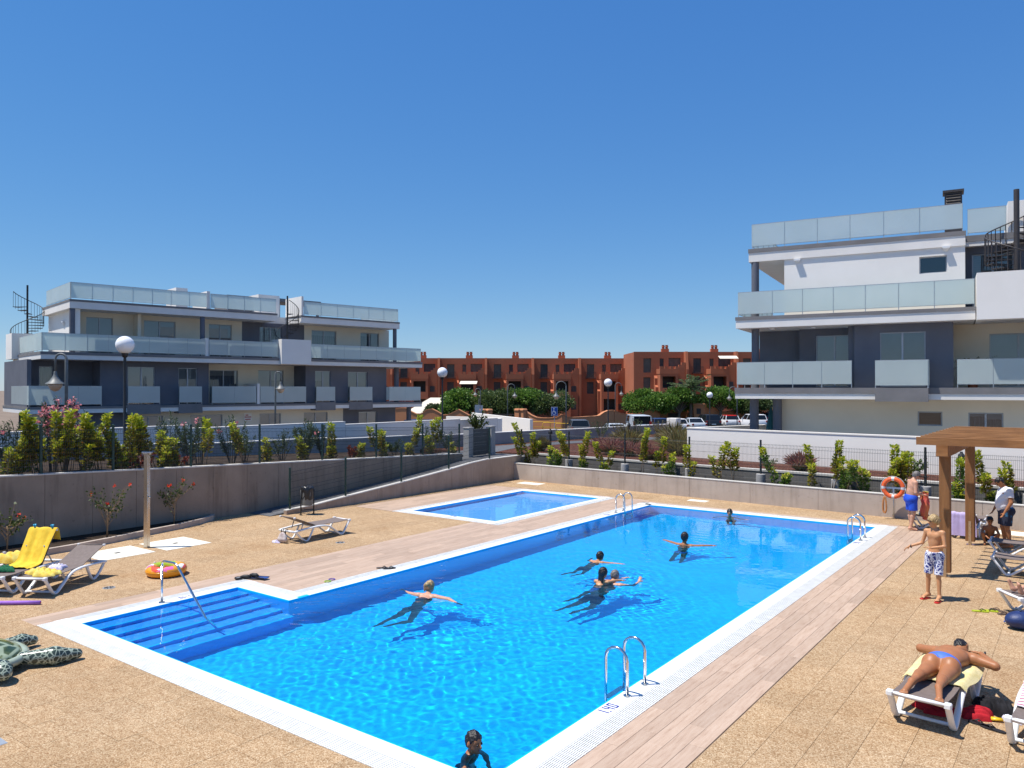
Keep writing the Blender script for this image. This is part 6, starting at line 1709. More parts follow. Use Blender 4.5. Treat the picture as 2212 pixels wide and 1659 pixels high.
gr_ = [(0.352*math.cos(R(a)), -0.02+0.012*math.sin(R(a*8)), 0.352*math.sin(R(a))) for a in range(0, 361, 10)]
MB().tube(gr_, 0.006, 5).build('grab_line', M['white_plastic'], lf, True)
M['rope'] = flat('orange_rope', (0.62,0.28,0.10)); rp = thing('throw_rope', 'coiled orange throwing rope hanging below the lifebuoy', 'rope', (-5.02,26.0,0.66))
rng = np.random.default_rng(3)
for k in range(7):
    w, h_ = 0.04+0.012*rng.random(), 0.22+0.05*rng.random(); x0 = rng.normal()*0.02
    MB().tube([(x0+w*math.cos(a)*(1-0.3*math.sin(a)), rng.normal()*0.004-0.01*k*0.6, -0.22+h_*math.sin(a)) for a in np.linspace(0, 2*math.pi, 17)], 0.008, 5, False).build('coil', M['rope'], rp, True)
# floor drains and covers
for x, yy, lab in ((-15.82,7.63,'round steel floor drain beside the yellow towel loungers'), (-15.64,13.48,'round steel floor drain in front of the empty lounger')):
    t = thing('floor_drain', lab, 'drain', (x, yy, 0), 0, 'round floor drains')
    MB().lathe([(0.12,-0.01), (0.12,0.003)], 20).build('rim', M['alu_rail'], t)
    for k in range(8): a = R(45*k); MB().tube([(0.03*math.cos(a), 0.03*math.sin(a), 0.004), (0.09*math.cos(a), 0.09*math.sin(a), 0.004)], 0.008, 5).build('slot', M['black_metal'], t)
for x, yy, rx, ry, lab in ((-18.94,26.75,0.55,0.3,'white access cover by the wall corner behind the children pool'), (-11.2,26.2,0.35,0.2,'pale access cover by the low wall behind the main pool'), (-10.0,3.45,0.2,0.16,'grey square drain grate in the near paving'), (-2.0,25.5,0.8,0.35,'white slab against the low wall behind the squatting child')):
    tag(MB().cbox(x-rx, x+rx, yy-ry, yy+ry, BASE, 0.004, 0.003).build('access_cover', M['whitepan'] if x < -10.5 or x > -5 else M['alu_rail']), lab, 'cover', 'access covers in the deck')
# depth marks in blue mosaic on the coping: segment digits laid flat
M['mark_blue'] = flat('mark_blue', (0.02,0.03,0.30), 0.4)
SEG = {'0':'abcdef', '1':'bc', '4':'bcfg', '6':'acdefg', '.':'p', ',':'p'}
def depth_mark(text, x, y, ang, s, label):
    """s = digit height; text runs along local +x, digit height along +y"""
    t = thing('depth_mark', label, 'depth mark', (x, y, 0.0065), R(ang), 'depth marks on the pool edge'); px = 0.0
    w = s*0.46; th = s*0.14
    for chx in text:
        m_ = MB(); sg = SEG[chx]
        def bars(x0, x1, y0, y1):
            hor = (x1-x0) > (y1-y0); L = (x1-x0) if hor else (y1-y0); n = max(2, int(L/0.026))
            for i in range(n):
                a, b = i/n+0.06/n, (i+1)/n-0.06/n
                if hor: m_.box(x0+L*a, x0+L*b, y0, y1, 0, 0.0015)
                else: m_.box(x0, x1, y0+L*a, y0+L*b, 0, 0.0015)
        for k, (x0, x1, y0, y1) in dict(a=(th,w-th,s-th,s), d=(th,w-th,0,th), g=(th,w-th,s/2-th/2,s/2+th/2), f=(0,th,s/2,s), e=(0,th,0,s/2), b=(w-th,w,s/2,s), c=(w-th,w,0,s/2), p=(0,th,0,th)).items():
            if k in sg: bars(px+x0, px+x1, y0, y1)
        tag(m_.build('digit' if chx not in '.,' else 'point', M['mark_blue'], t), kind='stuff')
        px += w*(1.4 if chx not in '.,' else 0.5)
depth_mark('1.40', -4.735, 8.30, 90, 0.165, 'blue mosaic depth mark 1.40 beside the near ladder')
depth_mark('1.40', -13.985, 8.30, -90, 0.13, 'blue mosaic depth mark 1.40 beside the step handrail')
depth_mark('1.40', -4.735, 21.25, 90, 0.165, 'blue mosaic depth mark beside the ladder near the lifebuoy')
depth_mark('1.40', -12.34, 21.75, -90, 0.165, 'blue mosaic depth mark beside the ladder between the pools')
depth_mark('0.40', -16.1, 18.32, 0, 0.11, 'blue mosaic depth mark on the near edge of the children pool')
depth_mark('0.40', -16.0, 24.75, 0, 0.11, 'blue mosaic depth mark on the far edge of the children pool')
# ------------------------------------------------------------------ people
def _n(v): v = np.array(v, float); return v/(np.linalg.norm(v)+1e-9)
def stand(s=1.0, **kw):
    J = dict(pelvis=(0,0,0.95), neck=(0,0.015,1.47), head=(0,-0.02,1.645), face=(0,-1,-0.05),
             shR=(-0.18,0.015,1.415), shL=(0.18,0.015,1.415), elR=(-0.235,0.03,1.13), elL=(0.235,0.03,1.13), wrR=(-0.25,-0.05,0.885), wrL=(0.25,-0.05,0.885),
             hipR=(-0.09,0,0.91), hipL=(0.09,0,0.91), knR=(-0.10,-0.02,0.50), knL=(0.10,-0.02,0.50), anR=(-0.10,0.03,0.075), anL=(0.10,0.03,0.075), toeR=(-0.12,-0.15,0.03), toeL=(0.12,-0.15,0.03))
    J.update(kw)
    return {k: (tuple(np.array(v)*s) if k not in ('face','hdR','hdL') and not np.isscalar(v) else v) for k, v in J.items()}
def basis(J):
    u = _n(np.array(J['neck'])-np.array(J['pelvis'])); r = np.array(J['shR'])-np.array(J['shL']); r = _n(r - u*(r@u)); f = np.cross(u, r)
    return r, f, u
class BodySDF(SDF):
    def fn(s, f, lo, hi, k=0.02): s.p.append((f, np.array(lo, float), np.array(hi, float), k, False)); return s
    def flatcap(s, a, b, ra, rb, k=0.02, flat_a=False):
        """round cone cut flat at b (and at a)"""
        a = np.array(a, float); b = np.array(b, float); d = _n(b-a); e = b + d*rb*1.5; a2 = a - d*ra*1.5 if flat_a else a
        def f(P):
            v = np.maximum(_cap(P, a2, e, ra, rb), (P-b.astype(np.float32))@d.astype(np.float32))
            if flat_a: v = np.maximum(v, -((P-a.astype(np.float32))@d.astype(np.float32)))
            return v
        m = max(ra, rb); return s.fn(f, np.minimum(a,b)-m*1.2, np.maximum(a,b)+m*1.2, k)
def hand(S, wr, el, s, hd=None, curl=0.35, side=1):
    wr = np.array(wr); d = _n(hd) if hd is not None else _n(wr-np.array(el))
    ax = _n(np.cross(d, (0.13,0.21,1.0) if abs(d[2]) < 0.8 else (0.0,1.0,0.1))); nn = np.cross(ax, d)
    c = wr + d*0.05*s
    S.ell(c, (0.038*s, 0.017*s, 0.05*s), (ax, nn, d), 0.012)
    for i, (o_, L) in enumerate(((-0.027,0.066), (-0.009,0.076), (0.009,0.072), (0.027,0.056))):
        b = wr + d*0.09*s + ax*o_*s; m_ = b + _n(d - nn*curl*0.6 + ax*o_*3)*L*0.5*s; e = m_ + _n(d - nn*curl*1.8 + ax*o_*3)*L*0.5*s
        S.cap(b, m_, 0.0095*s, 0.009*s, 0.005); S.cap(m_, e, 0.009*s, 0.0075*s, 0.004)
    b = wr + d*0.025*s + ax*side*0.028*s; m_ = b + _n(d*0.7 + ax*side*0.8 - nn*0.4)*0.04*s; e = m_ + _n(d + ax*side*0.25 - nn*0.5)*0.034*s
    S.cap(b, m_, 0.0125*s, 0.0105*s, 0.008); S.cap(m_, e, 0.0105*s, 0.009*s, 0.004)
def headframe(J):
    f = _n(J['face']); up = np.array(J['head'])-np.array(J['neck']); up = J.get('hup', up); up = _n(np.array(up)-f*(np.array(up)@f)); r = np.cross(f, up)
    return r, f, up
def person(label, J, loc, rz=0.0, skin_m='skin_tan', s=1.0, bulk=1.0, belly=0.0, hair='hair_dark', style='short', wear=(), res=0.0125, group=None, eyes=True, glasses=False, mouth=False, head_s=1.0, toes=True):
    r, f, u = basis(J); T = np.linalg.norm(np.array(J['neck'])-np.array(J['pelvis'])); Mx = (r, f, u); pv = np.array(J['pelvis']); b_ = bulk*s
    S = BodySDF()
    S.ell(pv+u*T*0.66, (0.160*b_, 0.108*b_, 0.19*s), Mx, 0.06); S.ell(pv+u*T*0.33, (0.132*b_, 0.093*b_, 0.17*s), Mx, 0.06); S.ell(pv, (0.158*b_, 0.110*b_, 0.125*s), Mx, 0.05)
    if belly: S.ell(pv+u*T*0.30+f*0.045*s, (0.15*b_, 0.11*b_*(1+belly), 0.17*s), Mx, 0.06)
    for sd, q in (('R',1), ('L',-1)):
        S.ell(pv+u*T*0.74+r*q*0.075*b_+f*0.055*s, (0.075*b_, 0.05*b_, 0.06*s), Mx, 0.04)
        S.cap(np.array(J['neck'])-u*0.03*s, J['sh'+sd], 0.055*b_, 0.052*b_, 0.05)
        S.cap(J['sh'+sd], J['el'+sd], 0.052*b_, 0.040*b_, 0.03); S.cap(J['el'+sd], J['wr'+sd], 0.041*b_, 0.027*s, 0.015)
        hand(S, J['wr'+sd], J['el'+sd], s, J.get('hd'+sd), J.get('curl'+sd, 0.35), J.get('thumb'+sd, q))
        S.ell(np.array(J['hip'+sd])-f*0.05*s-u*0.01*s, (0.085*b_,0.085*b_,0.095*s), Mx, 0.04)
        S.cap(J['hip'+sd], J['kn'+sd], 0.084*b_, 0.055*b_, 0.04); kn, an = np.array(J['kn'+sd]), np.array(J['an'+sd])
        S.cap(kn, an, 0.052*b_, 0.035*s, 0.02); back = -np.cross(_n(an-kn), r); back = back if back@(-f) > 0 else -back
        S.cap(kn+(an-kn)*0.22+back*0.018*s, kn+(an-kn)*0.5+back*0.014*s, 0.05*b_, 0.036*b_, 0.025)
        to = np.array(J['toe'+sd]); fd = _n(to-an); dn = np.array((0,0,-1.0)); dn = _n(dn-fd*(dn@fd)) if abs(fd[2]) < 0.75 else -_n(np.cross(fd, r)) if np.cross(fd, r)@f > 0 else _n(np.cross(fd, r))
        heel = an - fd*0.03*s + dn*0.02*s
        S.cap(an, heel, 0.037*s, 0.034*s, 0.02); S.cap(heel, to-fd*0.03*s, 0.033*s, 0.030*s, 0.02); S.cap(an, to-fd*0.04*s, 0.034*s, 0.026*s, 0.02)
        if toes:
            tx = _n(np.cross(fd, dn))
            for i in range(5):
                o_ = (-0.034+0.017*i)*s; L = (0.022, 0.03, 0.034, 0.036, 0.04)[i if sd == 'R' else 4-i]
                S.cap(to-fd*0.03*s+tx*o_, to-fd*0.03*s+tx*o_*1.1+fd*L*s, 0.0125*s, 0.0105*s, 0.006)
    hr_, hf, hu = headframe(J); hc = np.array(J['head']); HM = (hr_, hf, hu); hs_ = s*head_s
    S.cap(np.array(J['neck'])-u*0.02*s, hc-hu*0.055*hs_-hf*0.012*hs_, 0.057*b_, 0.05*s, 0.03)
    S.ell(hc+hu*0.012*hs_-hf*0.008*hs_, (0.074*hs_, 0.092*hs_, 0.098*hs_), HM, 0.02); S.ell(hc+hf*0.022*hs_-hu*0.055*hs_, (0.056*hs_, 0.062*hs_, 0.058*hs_), HM, 0.03)
    S.cap(hc+hf*0.082*hs_+hu*0.012*hs_, hc+hf*0.102*hs_-hu*0.022*hs_, 0.009*hs_, 0.0145*hs_, 0.012); S.ell(hc+hf*0.070*hs_-hu*0.054*hs_, (0.024*hs_,0.014*hs_,0.011*hs_), HM, 0.01)
    S.ell(hc+hf*0.064*hs_-hu*0.088*hs_, (0.022*hs_,0.018*hs_,0.016*hs_), HM, 0.02)
    for q in (-1, 1):
        S.ell(hc+hr_*q*0.074*hs_-hf*0.008*hs_-hu*0.008*hs_, (0.012*hs_,0.021*hs_,0.033*hs_), HM, 0.008)
        S.ell(hc+hr_*q*0.033*hs_+hf*0.088*hs_+hu*0.004*hs_, (0.019*hs_,0.013*hs_,0.012*hs_), HM, 0.012, cut=True)
    v, F = S.mesh(res)
    o = link('person', mesh_np('person', v, F, M[skin_m]), None, loc, rz); tag(o, label, 'person', group)
    # hair
    if hair:
        Hs = BodySDF(); a = hc+hu*0.014*hs_-hf*0.012*hs_
        th = {'buzz':0.006, 'short':0.016, 'mop':0.026, 'long':0.015, 'bun':0.014, 'cap':0.010}[style]
        pl = {'buzz':(0.8,0.75,0.012), 'short':(0.85,0.9,0.022), 'mop':(0.75,1.0,0.040), 'long':(0.9,0.75,0.03), 'bun':(0.9,0.75,0.02), 'cap':(0.8,0.9,0.03)}[style]
        def hf_(P):
            q = P - hc.astype(np.float32); qf, qu, qr = q@hf.astype(np.float32), q@hu.astype(np.float32), q@hr_.astype(np.float32)
            d = _ell(P, a, HM, (0.074*hs_+th, 0.094*hs_+th, 0.098*hs_+th)) + 0.0045*np.sin(qr*150+qu*40)*np.sin(qf*95+qu*60) + 0.004*np.sin(qr*71+1.3)*np.sin(qf*43+qu*37) + 0.003*np.sin(qr*260+qf*120)
            return np.maximum(np.maximum(d, qf*pl[0]-qu*pl[1]-pl[2]*hs_+0.006*np.sin(qr*130)), -(qu+0.088*hs_))
        Hs.fn(hf_, a-0.14*hs_, a+0.14*hs_)
        if style == 'long':
            for q in (-0.03, 0.0, 0.03): Hs.cap(hc-hf*0.07*hs_+hr_*q, hc-hf*0.085*hs_-hu*0.21*hs_+hr_*q*1.4, 0.04*hs_, 0.016*hs_, 0.02)
        if style == 'bun':
            Hs.ell(hc-hf*0.115*hs_+hu*0.045*hs_, (0.052*hs_,0.05*hs_,0.055*hs_), HM, 0.012); Hs.cap(hc-hf*0.12*hs_+hu*0.03*hs_-hr_*0.03*hs_, hc-hf*0.125*hs_-hu*0.06*hs_-hr_*0.035*hs_, 0.035*hs_, 0.018*hs_, 0.015)
        v, F = Hs.mesh(res*0.8); link('hair' if style != 'cap' else 'swim_cap', mesh_np('hair', v, F, M[hair]), o)
    if eyes:
        for q in (-1, 1):
            e = hc+hr_*q*0.032*hs_+hf*0.079*hs_+hu*0.004*hs_
            MB().sphere(e, 0.0105*hs_, 10, 7).build('eye', M['eye'], o, True)
            MB().tube([e+hf*0.006+hu*0.018*hs_-hr_*0.014*hs_, e+hf*0.009+hu*0.021*hs_, e+hf*0.004+hu*0.017*hs_+hr_*0.014*hs_], 0.0035*hs_, 5).build('eyebrow', M[hair if hair and style != 'cap' else 'hair_dark'], o, True)
        mb = MB(); c = hc+hf*0.082*hs_-hu*0.052*hs_
        mb.sphere((0,0,0), 1.0, 10, 6); mb.v = [tuple(c + hr_*x*0.020*hs_ + hf*y_*0.006*hs_ + hu*z*(0.013 if mouth else 0.005)*hs_) for x, y_, z in mb.v]; mb.build('mouth', M['lip'], o, True)
    if glasses:
        for q in (-1, 1):
            mb = MB(); mb.sphere((0,0,0), 1, 10, 6); e = hc+hr_*q*0.036*hs_+hf*0.094*hs_+hu*0.004*hs_
            mb.v = [tuple(e + hr_*x*0.029*hs_ + hf*y_*0.007*hs_ + hu*z*0.021*hs_) for x, y_, z in mb.v]; lens = mb.build('sunglass_lens', M['black_metal'], o, True)
            MB().tube([e+hr_*q*0.028*hs_+hu*0.01, hc+hr_*q*0.083*hs_+hu*0.008], 0.004, 5).build('sunglass_arm', M['black_metal'], o)
    # clothes
    for kind, mt, *pr in wear:
        K = BodySDF()
        if kind == 'shorts':
            t_, loose, top = pr
            wv = pv+u*(0.02+top)*s
            def pf(P): return np.maximum(_ell(P, pv-u*0.01*s+(f*0.015*s if belly else 0), Mx, (0.158*b_+loose, 0.110*b_*(1+belly*0.6)+loose, 0.20*s)), (P-wv.astype(np.float32))@u.astype(np.float32))
            K.fn(pf, pv-0.24*s, pv+0.24*s, 0.02)
            for sd in 'RL':
                hp, kn = np.array(J['hip'+sd]), np.array(J['kn'+sd])
                K.ell(hp-f*0.05*s-u*0.01*s, (0.085*b_+loose,0.085*b_+loose,0.095*s+loose), Mx, 0.03)
                K.flatcap(hp, hp+(kn-hp)*t_, 0.086*b_+loose, (0.086+(0.055-0.086)*t_)*b_+loose*1.35, 0.03)
        elif kind == 'briefs':
            wv = pv+u*0.055*s; lo_ = pv-u*0.115*s
            def pf(P):
                q = (P-pv.astype(np.float32)); side = np.abs(q@r.astype(np.float32)); uu = q@u.astype(np.float32)
                d = _ell(P, pv, Mx, (0.158*b_+0.008, 0.110*b_+0.008, 0.125*s+0.008))
                for sd in 'RL': d = np.minimum(d, _ell(P, np.array(J['hip'+sd])-f*0.05*s-u*0.01*s, Mx, (0.085*b_+0.008,0.085*b_+0.008,0.095*s+0.008)))
                return np.maximum(np.maximum(d, uu-0.055*s), -(uu+0.125*s)+side*0.55)
            K.fn(pf, pv-0.22*s, pv+0.22*s, 0.01)
        elif kind == 'tshirt':
            def cf(P):
                d = _ell(P, pv+u*T*0.66, Mx, (0.168*b_+0.018, 0.113*b_+0.02, 0.20*s)); d2 = _ell(P, pv+u*T*0.25+f*0.03*s*(belly > 0), Mx, (0.155*b_+0.022, 0.113*b_*(1+belly)+0.035, 0.27*s))
                hh = np.maximum(0.07-np.abs(d-d2), 0)/0.07; d = np.minimum(d, d2)-hh*hh*0.0175
                q = P-pv.astype(np.float32); d = d+0.004*np.sin((q@u.astype(np.float32))*45+(q@r.astype(np.float32))*30)
                return np.maximum(d, -(q@u.astype(np.float32))-0.07*s)
            K.fn(cf, pv-0.3*s, np.array(J['neck'])+0.25*s, 0.02)
            for sd in 'RL':
                sh, el = np.array(J['sh'+sd]), np.array(J['el'+sd])
                K.cap(np.array(J['neck'])-u*0.035*s, sh, 0.060*b_, 0.064*b_, 0.04); K.flatcap(sh, sh+(el-sh)*0.62, 0.066*b_, 0.064*b_+0.006, 0.03)
        elif kind == 'top':
            t0, t1 = pr
            def cf(P):
                q = P-pv.astype(np.float32); uu = q@u.astype(np.float32)
                d = np.minimum(_ell(P, pv+u*T*0.66, Mx, (0.160*b_+0.008, 0.108*b_+0.008, 0.19*s+0.008)), np.minimum(_ell(P, pv+u*T*0.33, Mx, (0.132*b_+0.012, 0.093*b_+0.012, 0.17*s+0.01)), _ell(P, pv, Mx, (0.158*b_+0.008, 0.11*b_+0.008, 0.125*s+0.008))))
                return np.maximum(np.maximum(d, uu-t1*T), t0*T-uu)
            K.fn(cf, pv-0.3*s, np.array(J['neck'])+0.2*s, 0.01)
        v, F = K.mesh(res); link({'shorts':'swim_shorts','briefs':'swim_briefs','tshirt':'t_shirt','top':'swimsuit'}[kind], mesh_np(kind, v, F, M[mt]), o)
    return o
M['eye'] = flat('eye', (0.05,0.035,0.03), 0.2); M['lip'] = flat('lip', (0.30,0.06,0.05), 0.4)
M['cloth_blue'] = surf('blue_shorts', (0.01,0.085,0.62), (0.008,0.06,0.48), 9, 0.75, 0.6, 18, obj=True); M['cloth_brief'] = surf('blue_briefs', (0.065,0.16,0.60), (0.05,0.13,0.52), 9, 0.6, obj=True)
M['cloth_white'] = surf('white_cotton', (0.80,0.80,0.83), (0.70,0.70,0.74), 6, 0.85, 0.6, 14, obj=True); M['cloth_navy'] = surf('navy_cloth', (0.02,0.025,0.055), (0.012,0.015,0.035), 7, 0.8, obj=True)
M['cloth_lilac'] = surf('lilac_cloth', (0.30,0.18,0.62), (0.62,0.55,0.75), 26, 0.7, obj=True, lo=0.45, hi=0.55)
def patt(name, a, b, scale, thr):
    m, nt, bs_ = _new(name); bs_.inputs['Roughness'].default_value = 0.75; v = pos(nt, obj=True); lines = None
    for k, (sx, sy, sz) in enumerate(((1,0.25,0.12), (0.2,1,0.5), (0.6,0.3,1))):
        vo = nd(nt, 'ShaderNodeTexVoronoi'); vo.feature = 'DISTANCE_TO_EDGE'; vo.inputs['Scale'].default_value = scale*(1+0.17*k)
        mp = nd(nt, 'ShaderNodeMapping'); mp.inputs['Scale'].default_value = (1,1,0.55+0.3*k); mp.inputs['Rotation'].default_value = (0.5*k, 0.9*k, 0.4+k); nt.links.new(v, mp.inputs[0]); nt.links.new(mp.outputs[0], vo.inputs['Vector'])
        d = math_(nt, 'LESS_THAN', vo.outputs['Distance'], thr); lines = d if lines is None else math_(nt, 'MAXIMUM', lines, d)
    nt.links.new(mixc(nt, lines, a, b), bs_.inputs['Base Color']); return m
M['cloth_pattern'] = patt('patterned_shorts', (0.03,0.04,0.22), (0.72,0.74,0.82), 9.0, 0.045)
M['cloth_floral'] = surf('dark_floral', (0.015,0.02,0.045), (0.03,0.16,0.32), 9, 0.8, obj=True, lo=0.36, hi=0.42)

# boy laughing beside the pergola post
bj = stand(0.905, shR=(-0.165,0.015,1.41), shL=(0.165,0.015,1.41), elR=(-0.235,-0.01,1.15), wrR=(-0.44,-0.13,1.06), hdR=(-0.75,-0.3,-0.6), elL=(0.225,-0.04,1.14), wrL=(0.03,-0.185,1.10), hdL=(-1,-0.12,0.05),
    anR=(-0.13,0.0,0.085), toeR=(-0.17,-0.17,0.035), knR=(-0.11,-0.03,0.50), anL=(0.13,-0.07,0.085), toeL=(0.15,-0.25,0.035), knL=(0.11,-0.06,0.50), face=(-0.5,-0.85,-0.12), head=(-0.01,-0.02,1.635))
boy = person('boy in navy and white patterned shorts laughing beside the pergola post', bj, (-2.34,16.58,0.012), R(-15), 'skin_gold', 0.905, 0.83, 0, 'hair_blond', 'mop', [('shorts','cloth_pattern',0.93,0.022,0.02)], 0.0105, mouth=True, head_s=1.06)
M['flip_red'] = flat('red_rubber', (0.62,0.03,0.03), 0.5)
def flipflop(par, p, ang, mat, s=1.0, label=None, strap=None):
    """sole and strap; part of the wearer, or a thing of its own when label is given"""
    o = thing('flip_flop', label[0], 'flip flop', p, R(ang), label[1]) if label else None
    m_ = MB(); pts = [(0.13,0.0),(0.12,0.035),(0.06,0.05),(-0.02,0.04),(-0.09,0.036),(-0.13,0.02),(-0.135,0.0),(-0.13,-0.02),(-0.09,-0.034),(-0.02,-0.032),(0.06,-0.042),(0.12,-0.032)]
    c, s_ = (1, 0) if o else (math.cos(R(ang)), math.sin(R(ang))); b = (0,0,0) if o else p
    tr_ = lambda x, y_, z: (b[0]+(x*c-y_*s_)*s, b[1]+(x*s_+y_*c)*s, b[2]+z*s)
    m_.prism([tr_(x, y_, 0)[:2] for x, y_ in pts[::-1]][::-1], b[2]+0.001, b[2]+0.018*s); m_.build('sole', mat, o or par)
    MB().tube([tr_(-0.01,0.04,0.018), tr_(0.03,0.025,0.05), tr_(0.075,0.002,0.03), tr_(0.085,0.0,0.018), tr_(0.075,0.002,0.03), tr_(0.03,-0.022,0.05), tr_(-0.01,-0.032,0.018)], 0.0065*s, 5).build('strap', strap or mat, o or par, True)
    return o
flipflop(boy, (-0.135,-0.065,-0.010), 257, M['flip_red']); flipflop(boy, (0.125,-0.145,-0.010), 277, M['flip_red'])
MB().torus(tuple(np.array(bj['wrR'])+np.array((0.02,0.01,0.0))), 0.03, 0.008, 14, 6, 'x').build('wristband', M['black_metal'], boy, True)
# man in blue shorts holding towels
mj = stand(0.97, pelvis=(0,0.02,0.95), neck=(0,-0.06,1.46), head=(0,-0.15,1.60), face=(0.1,-0.85,-0.42), shR=(-0.20,-0.04,1.40), shL=(0.20,-0.04,1.40), elR=(-0.26,-0.02,1.12), elL=(0.26,-0.04,1.12), wrR=(-0.16,-0.27,1.05), wrL=(0.17,-0.29,1.07), curlR=1.0, curlL=1.0, hdR=(0.2,-1,0.0), hdL=(-0.1,-1,0.05), anR=(-0.12,0.07,0.075), toeR=(-0.15,-0.11,0.03), anL=(0.10,-0.03,0.075), toeL=(0.13,-0.21,0.03))
person('man in bright blue swim shorts and sunglasses folding towels by the lifebuoy', mj, (-4.02,24.4,0.0), R(122), 'skin_fair', 0.97, 1.13, 0.35, 'hair_grey', 'short', [('shorts','cloth_blue',0.80,0.03,0.06)], glasses=True)
# man in white t-shirt looking down
wj = stand(1.03, neck=(0,-0.04,1.47), head=(0,-0.14,1.60), face=(0,-0.7,-0.75), elR=(-0.26,-0.02,1.13), wrR=(-0.24,-0.16,0.90), elL=(0.27,0.0,1.13), wrL=(0.26,-0.14,0.89), anR=(-0.13,0.05,0.075), anL=(0.13,0.05,0.075))
person('man in white t-shirt and dark floral shorts looking down beside the pergola', wj, (-1.66,23.12,0.0), R(-62), 'skin_brown', 1.03, 1.12, 0.2, 'hair_dark', 'buzz', [('shorts','cloth_floral',0.88,0.03,0.0), ('tshirt','cloth_white')])
# small child squatting behind the post
sj = dict(pelvis=(0,0.08,0.16), neck=(0,-0.02,0.47), head=(0.0,-0.05,0.62), face=(0.1,-0.9,-0.35), shR=(-0.13,0,0.43), shL=(0.13,0,0.43), elR=(-0.19,-0.12,0.30), elL=(0.19,-0.12,0.30), wrR=(-0.07,-0.25,0.22), wrL=(0.07,-0.25,0.22), hipR=(-0.08,0.06,0.13), hipL=(0.08,0.06,0.13), knR=(-0.17,-0.20,0.30), knL=(0.17,-0.20,0.30), anR=(-0.12,-0.15,0.05), anL=(0.12,-0.15,0.05), toeR=(-0.14,-0.28,0.025), toeL=(0.14,-0.28,0.025))
person('small dark haired child squatting in shade behind the pergola post', sj, (-2.02,23.35,0.0), R(8), 'skin_brown', 0.72, 0.95, 0, 'hair_dark', 'short', [('shorts','cloth_navy',0.7,0.015,0.0)], head_s=1.2, toes=False)
# man lying face down on the lounger
def sink(J, dz=-0.015, leg=-0.38, arm=-0.02, head=-0.02):
    out = {}
    for k, v in J.items():
        if k in ('face','hdR','hdL','hup') or np.isscalar(v): out[k] = v; continue
        d = head if k == 'head' else dz if k in ('neck','shR','shL') else arm if k[:2] in ('el','wr') else leg*0.55 if k == 'pelvis' or k[:3] == 'hip' else leg
        out[k] = (v[0], v[1], v[2]+d)
    return out
def wj_(J, o): return {k: (tuple(np.array(v)-np.array(o)) if k not in ('face','hdR','hdL','hup') and not np.isscalar(v) else v) for k, v in J.items()}
O = (-1.48,11.1,0.0)
pj = wj_(dict(pelvis=(-1.49,11.18,0.50), neck=(-1.42,11.74,0.50), head=(-1.36,11.93,0.53), face=(0.55,0.25,-0.8), hup=(0.1,1,0.0), shR=(-1.19,11.66,0.49), shL=(-1.64,11.69,0.49), elR=(-0.95,11.60,0.46), elL=(-1.84,11.82,0.46), wrR=(-1.15,12.02,0.47), hdR=(-1,0.15,0.05), wrL=(-1.62,12.04,0.43), hdL=(1,0.0,0),
    hipR=(-1.39,11.10,0.47), hipL=(-1.60,11.10,0.47), knR=(-1.42,10.72,0.46), knL=(-1.66,10.74,0.46), anR=(-1.42,10.36,0.475), anL=(-1.71,10.38,0.475), toeR=(-1.38,10.11,0.40), toeL=(-1.76,10.13,0.40)), O)
pm_ = person('tanned man in blue swim briefs lying face down on a lounger', pj, O, 0, 'skin_brown', 1.03, 1.26, 0, 'hair_dark', 'buzz', [('briefs','cloth_brief')], 0.011, eyes=False)
MB().torus(tuple(np.array(pj['wrR'])+np.array((0.05,-0.03,0.0))), 0.034, 0.012, 14, 6, 'x').build('wristwatch', M['black_metal'], pm_, True)
# people on other loungers, mostly out of frame
def lying(x, y, ang, z=0.47, up=True, s=0.95):
    """on the back, head towards local -x"""
    c, s_ = math.cos(R(ang)), math.sin(R(ang))
    def q(a, b, h): return (x + (a*c-b*s_)*s, y + (a*s_+b*c)*s, h)
    d = lambda a, b, h: (a*c-b*s_, a*s_+b*c, h)
    e = 1 if up else -1
    return dict(pelvis=q(0.82,0,z), neck=q(0.28,0,z+0.03), head=q(0.08,0,z+0.06), face=d(0.3,0,e), hup=d(-1,0,0.2), shR=q(0.34,0.18*e,z+0.01), shL=q(0.34,-0.18*e,z+0.01), elR=q(0.60,0.27*e,z-0.01), elL=q(0.60,-0.27*e,z-0.01), wrR=q(0.84,0.25*e,z-0.02), wrL=q(0.84,-0.25*e,z-0.02),
        hipR=q(0.86,0.09*e,z), hipL=q(0.86,-0.09*e,z), knR=q(1.28,0.11*e,z+0.0), knL=q(1.28,-0.11*e,z+0.0), anR=q(1.68,0.12*e,z-0.02), anL=q(1.68,-0.12*e,z-0.02), toeR=q(1.74,0.15*e,z+0.14*e), toeL=q(1.74,-0.15*e,z+0.14*e))
O = (0.0,16.7,0); person('person lying on the lounger with one bare foot showing near the blue backpack', wj_(lying(0.30,17.19,214.8), O), O, 0, 'skin_fair', 0.95, 1.0, 0, 'hair_dark', 'short', [('shorts','cloth_navy',0.6,0.02,0.0)], eyes=False, res=0.014)
O = (0.3,25.2,0); lj = lying(0.72,25.25,181); lj.update(neck=(0.55,25.25,0.88), head=(0.62,25.25,1.05), face=(-1,0,-0.1), hup=(0.1,0,1), shR=(0.50,25.07,0.82), shL=(0.50,25.43,0.82), elR=(0.22,24.98,0.78), elL=(0.25,25.5,0.68), wrR=(-0.02,24.98,0.95), wrL=(0.02,25.5,0.6))
person('person reclining on the lounger against the low wall behind the man in white', wj_(lj, O), O, 0, 'skin_brown', 0.95, 1.05, 0.2, 'hair_dark', 'short', [('shorts','cloth_navy',0.6,0.02,0.0)], res=0.014)
